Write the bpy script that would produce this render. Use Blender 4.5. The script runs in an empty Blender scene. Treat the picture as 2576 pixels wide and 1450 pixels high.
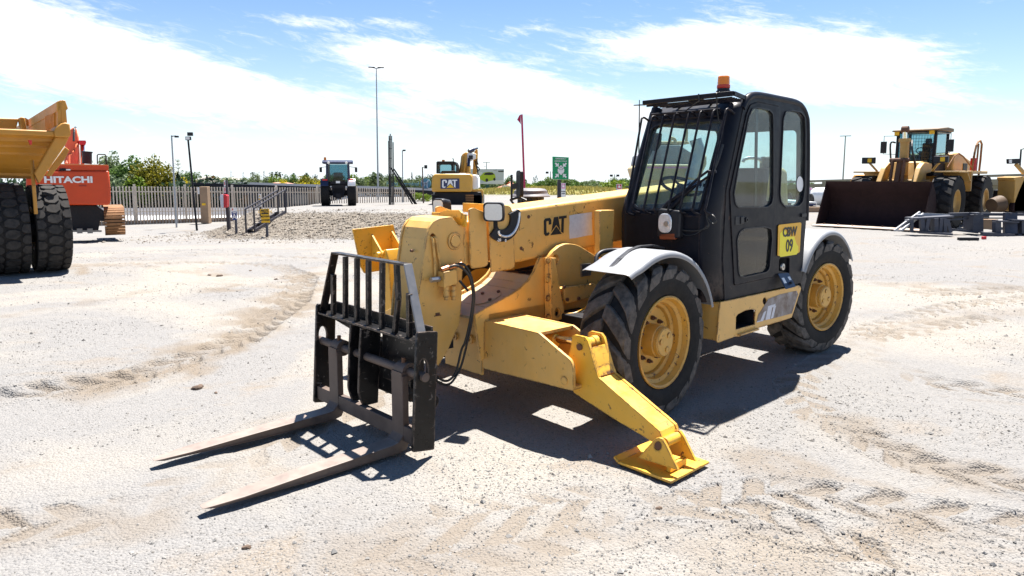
import bpy, bmesh, math, random
import numpy as np
from mathutils import Vector, Matrix
from mathutils.geometry import tessellate_polygon
random.seed(7); RNG = np.random.RandomState(11)
scene = bpy.context.scene
COL = scene.collection
R = math.radians
# ---------------------------------------------------------------- camera
F_PX, CY_PX, CX_PX, IMG_W, IMG_H = 1733.4, 640.0, 1288.0, 2576.0, 1450.0   # photo measured at 2576 x 1450
PITCH = R(6.486); CAM_H = 1.728
cam_d = bpy.data.cameras.new('camera'); cam = bpy.data.objects.new('camera', cam_d); COL.objects.link(cam)
cam.location = (0, 0, CAM_H); cam.rotation_euler = (R(90) - PITCH, 0, 0)
cam_d.sensor_fit = 'HORIZONTAL'; cam_d.sensor_width = 36.0; cam_d.lens = 36.0 * F_PX / IMG_W
cam_d.shift_y = -(IMG_H / 2 - CY_PX) / IMG_W
cam_d.clip_start = 0.05; cam_d.clip_end = 6000
scene.camera = cam
# ---------------------------------------------------------------- light
SUN_DIR = Vector((0.161, 0.362, 1.0)).normalized()        # towards the sun
sun_el = math.asin(SUN_DIR.z); sun_az = math.atan2(SUN_DIR.x, SUN_DIR.y)
sd = bpy.data.lights.new('sun', 'SUN'); sd.energy = 5.0; sd.angle = R(0.53); sd.color = (1.0, 0.955, 0.89)
so = bpy.data.objects.new('sun', sd); COL.objects.link(so)
so.rotation_euler = (-SUN_DIR).to_track_quat('-Z', 'Y').to_euler(); so.location = (20, 40, 100)
scene.view_settings.view_transform = 'Standard'; scene.view_settings.look = 'None'
scene.view_settings.gamma = 1.0; scene.view_settings.exposure = 1.58
scene.view_settings.use_curve_mapping = False
try:
    scene.cycles.max_bounces = 8; scene.cycles.transparent_max_bounces = 16
    scene.cycles.caustics_reflective = False; scene.cycles.caustics_refractive = False
except Exception: pass
# ---------------------------------------------------------------- sky
world = bpy.data.worlds.new('World'); scene.world = world; world.use_nodes = True
def build_sky():
    nt = world.node_tree; N = nt.nodes; L = nt.links; N.clear()
    out = N.new('ShaderNodeOutputWorld'); bg = N.new('ShaderNodeBackground')
    sky = N.new('ShaderNodeTexSky'); sky.sky_type = 'NISHITA'; sky.sun_disc = False
    sky.sun_elevation = sun_el; sky.sun_rotation = sun_az
    sky.air_density = 1.0; sky.dust_density = 0.35; sky.ozone_density = 1.6; sky.altitude = 1500
    tc = N.new('ShaderNodeTexCoord')
    sep = N.new('ShaderNodeSeparateXYZ'); L.new(tc.outputs['Generated'], sep.inputs[0])
    def M(op, a, b=None, c=None):
        n = N.new('ShaderNodeMath'); n.operation = op
        for i, v in enumerate((a, b, c)):
            if v is None: continue
            if hasattr(v, 'links'): L.new(v, n.inputs[i])
            else: n.inputs[i].default_value = v
        return n.outputs[0]
    az = M('ARCTAN2', sep.outputs[0], sep.outputs[1])       # radians, 0 straight ahead
    el = M('ARCSINE', sep.outputs[2])
    def comb(x, y, z=0.0):
        n = N.new('ShaderNodeCombineXYZ')
        for i, v in enumerate((x, y, z)):
            if hasattr(v, 'links'): L.new(v, n.inputs[i])
            else: n.inputs[i].default_value = v
        return n.outputs[0]
    def noise(vec, sc, det, rough, dist=0.0):
        n = N.new('ShaderNodeTexNoise'); L.new(vec, n.inputs['Vector']); n.inputs['Scale'].default_value = sc
        n.inputs['Detail'].default_value = det; n.inputs['Roughness'].default_value = rough; n.inputs['Distortion'].default_value = dist
        return n.outputs['Fac']
    # wind-drawn coordinates: clouds stretch along a line that falls to the right
    skew = M('ADD', el, M('MULTIPLY', az, 0.17))
    v1 = comb(M('MULTIPLY', az, 3.2), M('MULTIPLY', skew, 15.0), 3.7)
    v2 = comb(M('MULTIPLY', az, 13.0), M('MULTIPLY', skew, 52.0), 9.1)
    n1 = noise(v1, 1.5, 9, 0.62, 0.35); n2 = noise(v2, 2.0, 9, 0.70, 0.5)
    # large banks (azimuth, elevation, half width, half height, tilt, weight)
    banks = [(-0.66, 0.170, 0.16, 0.050, -0.30, 0.46), (-0.52, 0.135, 0.16, 0.042, -0.28, 0.40), (-0.36, 0.108, 0.16, 0.030, -0.24, 0.36),
             (-0.13, 0.150, 0.12, 0.026, -0.16, 0.36), (-0.02, 0.128, 0.18, 0.026, -0.20, 0.36), (0.10, 0.098, 0.22, 0.022, -0.22, 0.36),
             (-0.16, 0.098, 0.10, 0.018, -0.12, 0.26), (0.22, 0.175, 0.14, 0.030, -0.06, 0.32), (0.36, 0.165, 0.13, 0.040, -0.10, 0.40), (0.46, 0.140, 0.10, 0.030, 0.05, 0.34),
             (0.42, 0.100, 0.12, 0.014, -0.05, 0.24), (-0.27, 0.205, 0.06, 0.008, -0.03, 0.24), (-0.17, 0.208, 0.04, 0.006, -0.1, 0.22), (0.02, 0.205, 0.05, 0.010, 0.2, 0.16), (0.18, 0.075, 0.25, 0.010, -0.12, 0.24)]
    tot = 0.0
    for (a0, e0, w, h, t, k) in banks:
        da = M('SUBTRACT', az, a0); de = M('SUBTRACT', M('SUBTRACT', el, e0), M('MULTIPLY', da, t))
        q = M('ADD', M('POWER', M('ABSOLUTE', M('DIVIDE', da, w)), 2.0), M('POWER', M('ABSOLUTE', M('DIVIDE', de, h)), 2.0))
        g = M('MULTIPLY', M('POWER', 2.718, M('MULTIPLY', q, -1.0)), k)
        tot = M('ADD', g, tot)
    # elsewhere in the sky the same kind of broken cloud goes on
    big = noise(comb(M('MULTIPLY', az, 1.6), M('MULTIPLY', skew, 5.0), 1.3), 1.3, 3, 0.5)
    dens = M('ADD', M('ADD', M('MULTIPLY', n1, 0.62), M('MULTIPLY', n2, 0.66)), M('ADD', tot, M('MULTIPLY', M('SUBTRACT', big, 0.5), 0.25)))
    mr = N.new('ShaderNodeMapRange'); mr.interpolation_type = 'SMOOTHSTEP'; mr.inputs['From Min'].default_value = 0.69; mr.inputs['From Max'].default_value = 1.02
    L.new(dens, mr.inputs['Value'])
    hs = N.new('ShaderNodeHueSaturation'); hs.inputs['Saturation'].default_value = 1.14; L.new(sky.outputs[0], hs.inputs['Color'])
    hz = N.new('ShaderNodeMix'); hz.data_type = 'RGBA'; hz.inputs['B'].default_value = (6.4, 7.0, 7.6, 1)
    L.new(M('MULTIPLY', M('POWER', 2.718, M('MULTIPLY', M('ABSOLUTE', el), -11.5)), 0.92), hz.inputs['Factor']); L.new(hs.outputs[0], hz.inputs['A'])
    mix = N.new('ShaderNodeMix'); mix.data_type = 'RGBA'
    L.new(M('MULTIPLY', mr.outputs[0], 0.92), mix.inputs['Factor']); L.new(hz.outputs['Result'], mix.inputs['A'])
    mix.inputs['B'].default_value = (7.6, 7.8, 8.0, 1)
    L.new(mix.outputs['Result'], bg.inputs['Color']); bg.inputs['Strength'].default_value = 0.055
    L.new(bg.outputs[0], out.inputs[0])
build_sky()
# ---------------------------------------------------------------- pixel to place
_fw = Vector((0, math.cos(PITCH), -math.sin(PITCH))); _up = Vector((0, math.sin(PITCH), math.cos(PITCH))); _rt = Vector((1, 0, 0))
def _ray(px, py): return _fw + _rt * ((px - CX_PX) / F_PX) - _up * ((py - CY_PX) / F_PX)
def W(px, py, Y):                                         # world point on the pixel's ray at forward distance Y
    d = _ray(px, py); t = Y / d.y
    return Vector((d.x * t, Y, CAM_H + d.z * t))
def G(px, py, z=0.0):                                     # world point on the pixel's ray at height z
    d = _ray(px, py); t = (z - CAM_H) / d.z
    return Vector((d.x * t, d.y * t, z))
# machine frame of the telehandler: x forward, y to its left, z up, origin under the front axle
PSI = R(226.981); MC = Vector((4.079, 3.966, 1.728)); MROT = R(90) - PSI
MLOC = Vector((-MC.x * math.sin(PSI) + MC.y * math.cos(PSI), -MC.x * math.cos(PSI) - MC.y * math.sin(PSI), 0))
def _mray(px, py):
    d = _ray(px, py)
    return Vector((d.x * math.sin(PSI) + d.y * math.cos(PSI), -d.x * math.cos(PSI) + d.y * math.sin(PSI), d.z))
def MP(p, ax, v):
    d = _mray(*p); k = 'xyz'.index(ax); t = (v - MC[k]) / d[k]
    return MC + d * t
def MPL(p, a, n):                                         # on a plane through a with normal n
    d = _mray(*p); n = Vector(n); t = (Vector(a) - MC).dot(n) / d.dot(n)
    return MC + d * t
def _z(x0, y0, x1, wz):
    s = (x1 - x0) / wz * 0.62891
    return lambda x, y: (x0 * 0.62891 + s * x, y0 * 0.62891 + s * y)
Z1 = _z(1200, 800, 2000, 1933); Z2 = _z(1200, 1200, 1900, 1450); Z3 = _z(1700, 700, 2600, 2175); Z4 = _z(1700, 1150, 2900, 2175)
Z5 = _z(2400, 300, 3300, 2008); Z6 = _z(2300, 850, 3450, 1962); Z7 = _z(1240, 1180, 1800, 1933); Z8 = _z(2850, 850, 3300, 1631)
Z9 = _z(2500, 420, 3000, 1510); ZA = _z(1700, 780, 2150, 2039); ZB = _z(1650, 1050, 2250, 1582)
# ---------------------------------------------------------------- objects
def tag(o, label=None, cat=None, group=None, kind=None):
    if label: o['label'] = label
    if cat: o['category'] = cat
    if group: o['group'] = group
    if kind: o['kind'] = kind
    return o
def thing(name, label, cat, loc=(0, 0, 0), rz=0.0, group=None):
    o = bpy.data.objects.new(name, None); COL.objects.link(o); o.empty_display_size = 0.2
    o.location = loc; o.rotation_euler = (0, 0, rz)
    return tag(o, label, cat, group)
def copy_tree(o, parent=None):
    c = o.copy(); COL.objects.link(c); c.parent = parent
    for ch in o.children: copy_tree(ch, c)
    return c
class MB:
    def __init__(s): s.v = []; s.f = []; s.m = []; s.cur = 0
    def add(s, vs, fs):
        b = len(s.v); s.v += [tuple(q) for q in vs]; s.f += [tuple(b + i for i in f) for f in fs]; s.m += [s.cur] * len(fs); return s
    def box(s, c, d, rot=None):
        c = Vector(c); h = [x / 2 for x in d]
        vs = [Vector((sx * h[0], sy * h[1], sz * h[2])) for sz in (-1, 1) for sy in (-1, 1) for sx in (-1, 1)]
        if rot is not None: vs = [rot @ q for q in vs]
        return s.add([c + q for q in vs], [(0, 2, 3, 1), (4, 5, 7, 6), (0, 1, 5, 4), (1, 3, 7, 5), (3, 2, 6, 7), (2, 0, 4, 6)])
    def bar(s, a, b, w, h, up=(0, 0, 1)):                 # square bar from a to b; w across, h along up
        a = Vector(a); b = Vector(b); d = b - a
        if d.length < 1e-6: return s
        x = d.normalized(); u = Vector(up)
        if abs(x.dot(u.normalized())) > 0.98: u = Vector((1, 0, 0)) if abs(x.x) < .9 else Vector((0, 1, 0))
        y = u.cross(x).normalized(); z = x.cross(y)
        return s.box((a + b) / 2, (d.length, w, h), Matrix((x, y, z)).transposed())
    def cyl(s, a, b, r, r2=None, n=16, cap=True):
        a = Vector(a); b = Vector(b); d = (b - a).normalized(); r2 = r if r2 is None else r2
        u = Vector((0, 0, 1)) if abs(d.z) < .9 else Vector((1, 0, 0))
        x = d.cross(u).normalized(); y = d.cross(x)
        ring = [(x * math.cos(2 * math.pi * i / n) + y * math.sin(2 * math.pi * i / n)) for i in range(n)]
        vs = [a + q * r for q in ring] + [b + q * r2 for q in ring]
        fs = [(i, i + n, (i + 1) % n + n, (i + 1) % n) for i in range(n)]
        if cap: fs += [tuple(range(n)), tuple(range(2 * n - 1, n - 1, -1))]
        return s.add(vs, fs)
    def tube(s, pts, r, n=8, smooth=0, rr=None):
        pts = [Vector(p) for p in pts]
        if smooth:
            P = [pts[0]] + pts + [pts[-1]]; q = []
            for i in range(1, len(P) - 2):
                for k in range(smooth):
                    t = k / smooth; a, b, c, d = P[i - 1], P[i], P[i + 1], P[i + 2]
                    q.append(0.5 * ((2 * b) + (c - a) * t + (2 * a - 5 * b + 4 * c - d) * t * t + (3 * b - a - 3 * c + d) * t ** 3))
            pts = q + [pts[-1]]
        vs = []; fs = []; prev = None; m = len(pts)
        for i, p in enumerate(pts):
            d = (pts[min(i + 1, m - 1)] - pts[max(i - 1, 0)]).normalized()
            if prev is None:
                u = Vector((0, 0, 1)) if abs(d.z) < .9 else Vector((1, 0, 0)); x = d.cross(u).normalized()
            else:
                x = (prev - d * prev.dot(d)); x = x.normalized() if x.length > 1e-6 else d.orthogonal().normalized()
            prev = x; y = d.cross(x); rad = r if rr is None else rr[min(i, len(rr) - 1)]
            vs += [p + (x * math.cos(2 * math.pi * k / n) + y * math.sin(2 * math.pi * k / n)) * rad for k in range(n)]
        for i in range(m - 1):
            for k in range(n):
                a = i * n + k; b = i * n + (k + 1) % n; fs.append((a, b, b + n, a + n))
        fs += [tuple(range(n - 1, -1, -1)), tuple(range((m - 1) * n, m * n))]
        return s.add(vs, fs)
    def lathe(s, prof, c, ax='y', n=40, close=False, cap=False):     # prof: (radius, offset along axis)
        c = Vector(c); A = {'x': (Vector((0, 1, 0)), Vector((0, 0, 1)), Vector((1, 0, 0))), 'y': (Vector((1, 0, 0)), Vector((0, 0, 1)), Vector((0, 1, 0))), 'z': (Vector((1, 0, 0)), Vector((0, 1, 0)), Vector((0, 0, 1)))}[ax]
        vs = []; fs = []; m = len(prof)
        for (r, o) in prof:
            vs += [c + (A[0] * math.cos(2 * math.pi * k / n) + A[1] * math.sin(2 * math.pi * k / n)) * r + A[2] * o for k in range(n)]
        for i in range(m - 1 + (1 if close else 0)):
            j = (i + 1) % m
            for k in range(n):
                k2 = (k + 1) % n; fs.append((i * n + k, i * n + k2, j * n + k2, j * n + k))
        if cap:
            if prof[0][0] > 1e-5: fs.append(tuple(range(n)))
            if prof[-1][0] > 1e-5: fs.append(tuple(range((m - 1) * n, m * n)))
        return s.add(vs, fs)
    def prism(s, pts, d):                                  # 3-D polygon swept by vector d
        pts = [Vector(p) for p in pts]; d = Vector(d); n = len(pts)
        vs = pts + [p + d for p in pts]
        fs = [tuple(range(n)), tuple(range(2 * n - 1, n - 1, -1))] + [(i, i + n, (i + 1) % n + n, (i + 1) % n) for i in range(n)]
        return s.add(vs, fs)
    def plate(s, loops, d):                                # outer loop + holes (coplanar), swept by d
        d = Vector(d); loops = [[Vector(p) for p in l] for l in loops]
        vs = [p for l in loops for p in l]; n = len(vs)
        fs = [tuple(t) for t in tessellate_polygon(loops)]; es = []; b = 0
        for l in loops: es += [(b + i, b + (i + 1) % len(l)) for i in range(len(l))]; b += len(l)
        return s.add(vs + [q + d for q in vs], fs + [tuple(i + n for i in reversed(f)) for f in fs] + [(a, c, c + n, a + n) for (a, c) in es])
    def build(s, name, mat, parent=None, smooth=None, bevel=0.0, seg=2, label=None, wn=False):
        me = bpy.data.meshes.new(name); me.from_pydata(s.v, [], s.f)
        bm = bmesh.new(); bm.from_mesh(me)
        bmesh.ops.recalc_face_normals(bm, faces=bm.faces); bm.to_mesh(me); bm.free()
        mats = mat if isinstance(mat, (list, tuple)) else [mat]
        for m_ in mats: me.materials.append(m_)
        if len(mats) > 1: me.polygons.foreach_set('material_index', s.m)
        o = bpy.data.objects.new(name, me); COL.objects.link(o); o.parent = parent
        if smooth is not None or bevel:
            me.polygons.foreach_set('use_smooth', [True] * len(me.polygons)); me.set_sharp_from_angle(angle=R(smooth if smooth else 35))
        if bevel:
            b = o.modifiers.new('bevel', 'BEVEL'); b.width = bevel; b.segments = seg; b.limit_method = 'ANGLE'; b.angle_limit = R(40); b.harden_normals = False
        if label: o['label'] = label
        return o
def rloop(pts, r, seg=5):                                  # rounds the corners of a coplanar polygon
    pts = [Vector(p) for p in pts]; out = []; n = len(pts)
    for i, p in enumerate(pts):
        a = pts[i - 1]; b = pts[(i + 1) % n]; ri = r[i] if isinstance(r, (list, tuple)) else r
        if ri <= 0: out.append(p); continue
        va = a - p; vb = b - p; k = min(ri, va.length * .48, vb.length * .48)
        p0 = p + va.normalized() * k; p1 = p + vb.normalized() * k
        for j in range(seg + 1):
            t = j / seg; out.append(p0 * (1 - t) ** 2 + p * 2 * t * (1 - t) + p1 * t * t)
    return out
def inset_loop(pts, d):                                    # moves a coplanar loop towards its centre by d
    pts = [Vector(p) for p in pts]; n = len(pts); nrm = Vector()
    for i in range(n): nrm += (pts[i] - pts[0]).cross(pts[(i + 1) % n] - pts[0])
    nrm.normalize(); out = []
    for i, p in enumerate(pts):
        e1 = (p - pts[i - 1]); e2 = (pts[(i + 1) % n] - p)
        e1 = e1.normalized() if e1.length > 1e-9 else e2.normalized(); e2 = e2.normalized() if e2.length > 1e-9 else e1
        m = (nrm.cross(e1) + nrm.cross(e2)); m = m.normalized() if m.length > 1e-6 else nrm.cross(e1)
        out.append(p + m * d)
    return out
# ---------------------------------------------------------------- lettering
def text_mesh(txt, size, depth=0.004, bold=0.0, align='CENTER', spacing=1.0):
    cu = bpy.data.curves.new('t', 'FONT'); cu.body = txt; cu.size = size; cu.extrude = depth / 2; cu.offset = bold
    cu.align_x = align; cu.align_y = 'CENTER'; cu.space_character = spacing; cu.resolution_u = 3
    ob = bpy.data.objects.new('t', cu); COL.objects.link(ob)
    dg = bpy.context.evaluated_depsgraph_get(); dg.update()
    me = bpy.data.meshes.new_from_object(ob.evaluated_get(dg)); bpy.data.objects.remove(ob); bpy.data.curves.remove(cu)
    return me
def text(txt, size, loc, right, up, mat, parent, name='lettering', bold=0.0, depth=0.004, spacing=1.0, sx=1.0):
    me = text_mesh(txt, size, depth, bold, 'CENTER', spacing); right = Vector(right).normalized(); up = Vector(up).normalized()
    n = right.cross(up); up = n.cross(right).normalized() if abs(right.dot(up)) < 1e-4 else up
    m = Matrix((right * sx, up, n)).transposed().to_4x4(); m.translation = Vector(loc)
    me.transform(m); me.materials.clear(); me.materials.append(mat); me.name = name
    o = bpy.data.objects.new(name, me); COL.objects.link(o); o.parent = parent
    return o
# ---------------------------------------------------------------- materials
def _nodes(name):
    m = bpy.data.materials.new(name); m.use_nodes = True; nt = m.node_tree
    return m, nt, nt.nodes, nt.links, nt.nodes['Principled BSDF']
def _noise(N, L, co, scale, det=4, rough=0.55, dist=0.0, stretch=None):
    if stretch:
        mp = N.new('ShaderNodeMapping'); mp.inputs['Scale'].default_value = stretch; L.new(co, mp.inputs['Vector']); co = mp.outputs[0]
    n = N.new('ShaderNodeTexNoise'); n.inputs['Scale'].default_value = scale; n.inputs['Detail'].default_value = det
    n.inputs['Roughness'].default_value = rough; n.inputs['Distortion'].default_value = dist; L.new(co, n.inputs['Vector'])
    return n.outputs['Fac']
def _range(N, L, v, a, b, c=0.0, d=1.0):
    n = N.new('ShaderNodeMapRange'); n.inputs['From Min'].default_value = a; n.inputs['From Max'].default_value = b
    n.inputs['To Min'].default_value = c; n.inputs['To Max'].default_value = d; L.new(v, n.inputs['Value']); return n.outputs[0]
def _mix(N, L, f, a, b):
    n = N.new('ShaderNodeMix'); n.data_type = 'RGBA'
    for s_, v in (('Factor', f), ('A', a), ('B', b)):
        if hasattr(v, 'links'): L.new(v, n.inputs[s_])
        else: n.inputs[s_].default_value = v if s_ == 'Factor' else (*v, 1)
    return n.outputs['Result']
def _math(N, L, op, a, b):
    n = N.new('ShaderNodeMath'); n.operation = op
    for i, v in enumerate((a, b)):
        if hasattr(v, 'links'): L.new(v, n.inputs[i])
        else: n.inputs[i].default_value = v
    return n.outputs[0]
def paint(name, col, rough=0.45, var=0.18, dust=None, dust_amt=0.35, chip=None, chip_amt=0.0, chip_scale=26, edge=0.0, edge_col=(0.12, 0.05, 0.025), metal=0.0, scale=1.0, bump=0.02, coat=0.0, streak=0.0, spec=0.5, scratch=None):
    m, nt, N, L, P = _nodes(name)
    co = N.new('ShaderNodeTexCoord').outputs['Object']
    n1 = _noise(N, L, co, 2.3 * scale, 5, 0.6); n2 = _noise(N, L, co, 11 * scale, 6, 0.65)
    dark = tuple(c * (1 - var) for c in col); lite = tuple(min(1, c * (1 + var)) for c in col)
    c = _mix(N, L, _range(N, L, n1, 0.3, 0.7), dark, lite)
    if dust:
        f = _math(N, L, 'MULTIPLY', _range(N, L, n2, 0.35, 0.75), dust_amt); c = _mix(N, L, f, c, dust)
    if streak:
        f = _range(N, L, _noise(N, L, co, 7 * scale, 3, 0.6, 0, (3.0, 3.0, 0.25)), 0.52, 0.78, 0, streak); c = _mix(N, L, f, c, tuple(q * 0.45 for q in col))
    rgh = _range(N, L, n2, 0.25, 0.75, max(0.05, rough - 0.1), min(1, rough + 0.15))
    if chip_amt > 0:
        f = _range(N, L, _noise(N, L, co, chip_scale * scale, 5, 0.7, 0.4), 0.74 - 0.16 * chip_amt, 0.76 - 0.16 * chip_amt)
        big = _range(N, L, n1, 0.42, 0.60); f = _math(N, L, 'MULTIPLY', f, big); c = _mix(N, L, f, c, chip or edge_col)
    if scratch:
        for rot in ((0.5, 0.3, 0.9), (-0.4, 0.8, -0.6)):
            mp = N.new('ShaderNodeMapping'); mp.inputs['Rotation'].default_value = rot; mp.inputs['Scale'].default_value = (1.2, 1.2, 60.0); L.new(co, mp.inputs['Vector'])
            f = _range(N, L, _noise(N, L, mp.outputs[0], 2.6, 2, 0.5), 0.735, 0.76); c = _mix(N, L, f, c, scratch)
    if edge > 0:
        bv = N.new('ShaderNodeBevel'); bv.samples = 4; bv.inputs['Radius'].default_value = 0.018
        ge = N.new('ShaderNodeNewGeometry'); dp = N.new('ShaderNodeVectorMath'); dp.operation = 'DOT_PRODUCT'
        L.new(bv.outputs[0], dp.inputs[0]); L.new(ge.outputs['True Normal'], dp.inputs[1])
        e = _range(N, L, dp.outputs['Value'], 0.985, 0.88); k = _range(N, L, _noise(N, L, co, 13 * scale, 5, 0.7), 0.43, 0.53, 0, edge)
        c = _mix(N, L, _math(N, L, 'MULTIPLY', e, k), c, edge_col)
    L.new(c, P.inputs['Base Color']); L.new(rgh, P.inputs['Roughness']); P.inputs['Metallic'].default_value = metal
    P.inputs['Specular IOR Level'].default_value = spec
    if coat: P.inputs['Coat Weight'].default_value = coat; P.inputs['Coat Roughness'].default_value = 0.15
    if bump:
        b = N.new('ShaderNodeBump'); b.inputs['Strength'].default_value = bump * 6; b.inputs['Distance'].default_value = 0.004
        L.new(n2, b.inputs['Height']); L.new(b.outputs[0], P.inputs['Normal'])
    return m
def flat(name, col, rough=0.5, metal=0.0, var=0.08, scale=8.0, emit=None, alpha=None, spec=0.5):
    m, nt, N, L, P = _nodes(name)
    co = N.new('ShaderNodeTexCoord').outputs['Object']; n = _noise(N, L, co, scale, 4, 0.6)
    L.new(_mix(N, L, _range(N, L, n, 0.3, 0.7), tuple(c * (1 - var) for c in col), tuple(min(1, c * (1 + var)) for c in col)), P.inputs['Base Color'])
    P.inputs['Roughness'].default_value = rough; P.inputs['Metallic'].default_value = metal; P.inputs['Specular IOR Level'].default_value = spec
    return m
def glass(name, col=(0.75, 0.9, 0.88), rough=0.02, dirt=0.25, trans=0.9):
    m, nt, N, L, P = _nodes(name); N.remove(P); out = N['Material Output']
    co = N.new('ShaderNodeTexCoord').outputs['Object']
    g = N.new('ShaderNodeBsdfGlossy'); g.inputs['Roughness'].default_value = rough
    t = N.new('ShaderNodeBsdfTransparent'); t.inputs['Color'].default_value = (*[c * trans for c in col], 1)
    d = N.new('ShaderNodeBsdfDiffuse'); d.inputs['Color'].default_value = (0.62, 0.62, 0.56, 1)
    fr = N.new('ShaderNodeFresnel'); fr.inputs['IOR'].default_value = 1.5
    m1 = N.new('ShaderNodeMixShader'); ge = N.new('ShaderNodeNewGeometry'); L.new(_math(N, L, 'MULTIPLY', fr.outputs[0], _math(N, L, 'SUBTRACT', 1.0, ge.outputs['Backfacing'])), m1.inputs[0]); L.new(t.outputs[0], m1.inputs[1]); L.new(g.outputs[0], m1.inputs[2])
    dn = _range(N, L, _noise(N, L, co, 5.0, 6, 0.65, 0.6), 0.35, 0.75, 0.02, dirt); m2 = N.new('ShaderNodeMixShader'); L.new(dn, m2.inputs[0]); L.new(m1.outputs[0], m2.inputs[1]); L.new(d.outputs[0], m2.inputs[2])
    L.new(m2.outputs[0], out.inputs['Surface']); return m
RUST = (0.10, 0.042, 0.02)
MT = {}
MT['yellow'] = paint('faded_yellow_paint', (0.75, 0.425, 0.105), 0.42, 0.12, (0.64, 0.45, 0.20), 0.32, RUST, 0.74, 17, 0.95, streak=0.10)
MT['yellow2'] = paint('fresh_yellow_paint', (0.75, 0.40, 0.032), 0.40, 0.10, (0.66, 0.44, 0.12), 0.25, (0.09, 0.035, 0.02), 0.85, 21, 0.95)
MT['deckgrey'] = paint('dusty_deck_paint', (0.55, 0.40, 0.20), 0.6, 0.15, (0.42, 0.37, 0.31), 0.6, RUST, 0.2, 30, 0.6)
MT['rim'] = paint('rim_yellow_paint', (0.62, 0.335, 0.050), 0.45, 0.10, (0.58, 0.40, 0.18), 0.3, RUST, 0.85, 20, 0.8)
MT['black'] = paint('cab_black_paint', (0.0050, 0.006, 0.0115), 0.42, 0.25, (0.045, 0.044, 0.048), 0.16, (0.10, 0.055, 0.04), 0.45, 16, 0.35, (0.12, 0.09, 0.08), spec=0.16)
MT['blacksteel'] = paint('worn_black_steel', (0.008, 0.008, 0.009), 0.30, 0.3, (0.045, 0.04, 0.036), 0.28, (0.24, 0.21, 0.19), 0.75, 18, 0.9, (0.20, 0.15, 0.12), spec=0.22, scratch=(0.34, 0.27, 0.22))
MT['rustysteel'] = paint('rusty_fork_steel', (0.090, 0.062, 0.050), 0.6, 0.3, (0.20, 0.150, 0.118), 0.5, (0.09, 0.05, 0.035), 0.35, 14, 0.3)
MT['forkside'] = MT['rustysteel']
MT['rubber'] = paint('tyre_rubber', (0.012, 0.012, 0.013), 0.72, 0.25, (0.09, 0.08, 0.07), 0.30, (0.05, 0.05, 0.05), 0.0, 20, 0, scale=1.6, bump=0.05, spec=0.15)
MT['rubberdust'] = paint('dusty_tread_rubber', (0.060, 0.056, 0.052), 0.8, 0.3, (0.23, 0.20, 0.175), 0.65, None, 0, 20, 0, scale=1.6, bump=0.05, spec=0.15)
MT['rubbermid'] = paint('worn_tread_rubber', (0.026, 0.025, 0.025), 0.8, 0.3, (0.10, 0.09, 0.08), 0.5, None, 0, 20, 0, scale=1.2, bump=0.05, spec=0.15)
MT['forktop'] = paint('sunlit_fork_top', (0.20, 0.155, 0.13), 0.5, 0.25, (0.33, 0.27, 0.23), 0.6, (0.12, 0.075, 0.05), 0.5, 12)  # paler fork steel, the sun's brightness put into the colour
MT['fender'] = paint('grey_plastic_fender', (0.23, 0.24, 0.26), 0.5, 0.06, (0.28, 0.27, 0.26), 0.3, (0.15, 0.15, 0.15), 0.1, 40)
MT['darkplastic'] = paint('dark_plastic', (0.014, 0.015, 0.020), 0.45, 0.15, (0.10, 0.10, 0.10), 0.12, spec=0.3)
MT['hose'] = flat('hose_rubber', (0.02, 0.02, 0.02), 0.5)
MT['chrome'] = flat('polished_rod', (0.75, 0.77, 0.8), 0.08, 1.0, 0.02)
MT['steel'] = flat('bare_steel', (0.42, 0.41, 0.40), 0.35, 0.9, 0.1)
MT['rust'] = paint('rust', (0.11, 0.05, 0.028), 0.8, 0.35, (0.17, 0.09, 0.05), 0.5)
MT['lens'] = flat('lamp_lens', (0.78, 0.77, 0.72), 0.25, 0.0, 0.05, 60)
MT['reflector'] = flat('headlight_reflector', (0.80, 0.81, 0.83), 0.12, 0.35, 0.15, 40)
MT['orange_lens'] = flat('amber_lens', (0.85, 0.22, 0.01), 0.25, 0.0, 0.05)
MT['red_lens'] = flat('red_lens', (0.55, 0.02, 0.015), 0.25)
MT['white'] = flat('white_paint', (0.78, 0.78, 0.77), 0.5, 0, 0.04)
MT['whitepaper'] = flat('weathered_white_sticker', (0.62, 0.62, 0.66), 0.6, 0, 0.08, 30)
MT['plate_amber'] = flat('plate_amber', (0.80, 0.42, 0.015), 0.45, 0, 0.04)
MT['plate_yellow'] = flat('plate_yellow', (0.88, 0.74, 0.01), 0.45, 0, 0.04)
MT['ink'] = flat('black_print', (0.012, 0.012, 0.012), 0.5)
MT['inkblue'] = flat('navy_print', (0.02, 0.03, 0.10), 0.5)
MT['glass'] = glass('cab_glass', (0.88, 0.97, 0.97), 0.02, 0.10, 0.96)
MT['glassdark'] = glass('lower_door_glass', (0.60, 0.68, 0.64), 0.02, 0.03, 0.8)
MT['glassclear'] = glass('clear_glass', (0.80, 0.93, 0.97), 0.02, 0.05, 0.93)
MT['glassteal'] = glass('tinted_glass', (0.50, 0.74, 0.80), 0.02, 0.05, 0.85)
MT['interior'] = flat('cab_interior', (0.05, 0.05, 0.052), 0.8)
MT['beige'] = flat('cab_lining', (0.40, 0.38, 0.33), 0.8)
MT['orange'] = paint('orange_machine_paint', (0.58, 0.050, 0.004), 0.42, 0.08, (0.45, 0.10, 0.03), 0.15, None, 0, 20, 0)
MT['ochre'] = paint('ochre_machine_paint', (0.50, 0.225, 0.022), 0.5, 0.12, (0.45, 0.27, 0.10), 0.3, (0.3, 0.14, 0.05), 0.3, 8, 0)
MT['loader'] = paint('loader_yellow', (0.46, 0.26, 0.055), 0.45, 0.12, (0.45, 0.33, 0.2), 0.3, RUST, 0.3, 10, 0)
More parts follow.
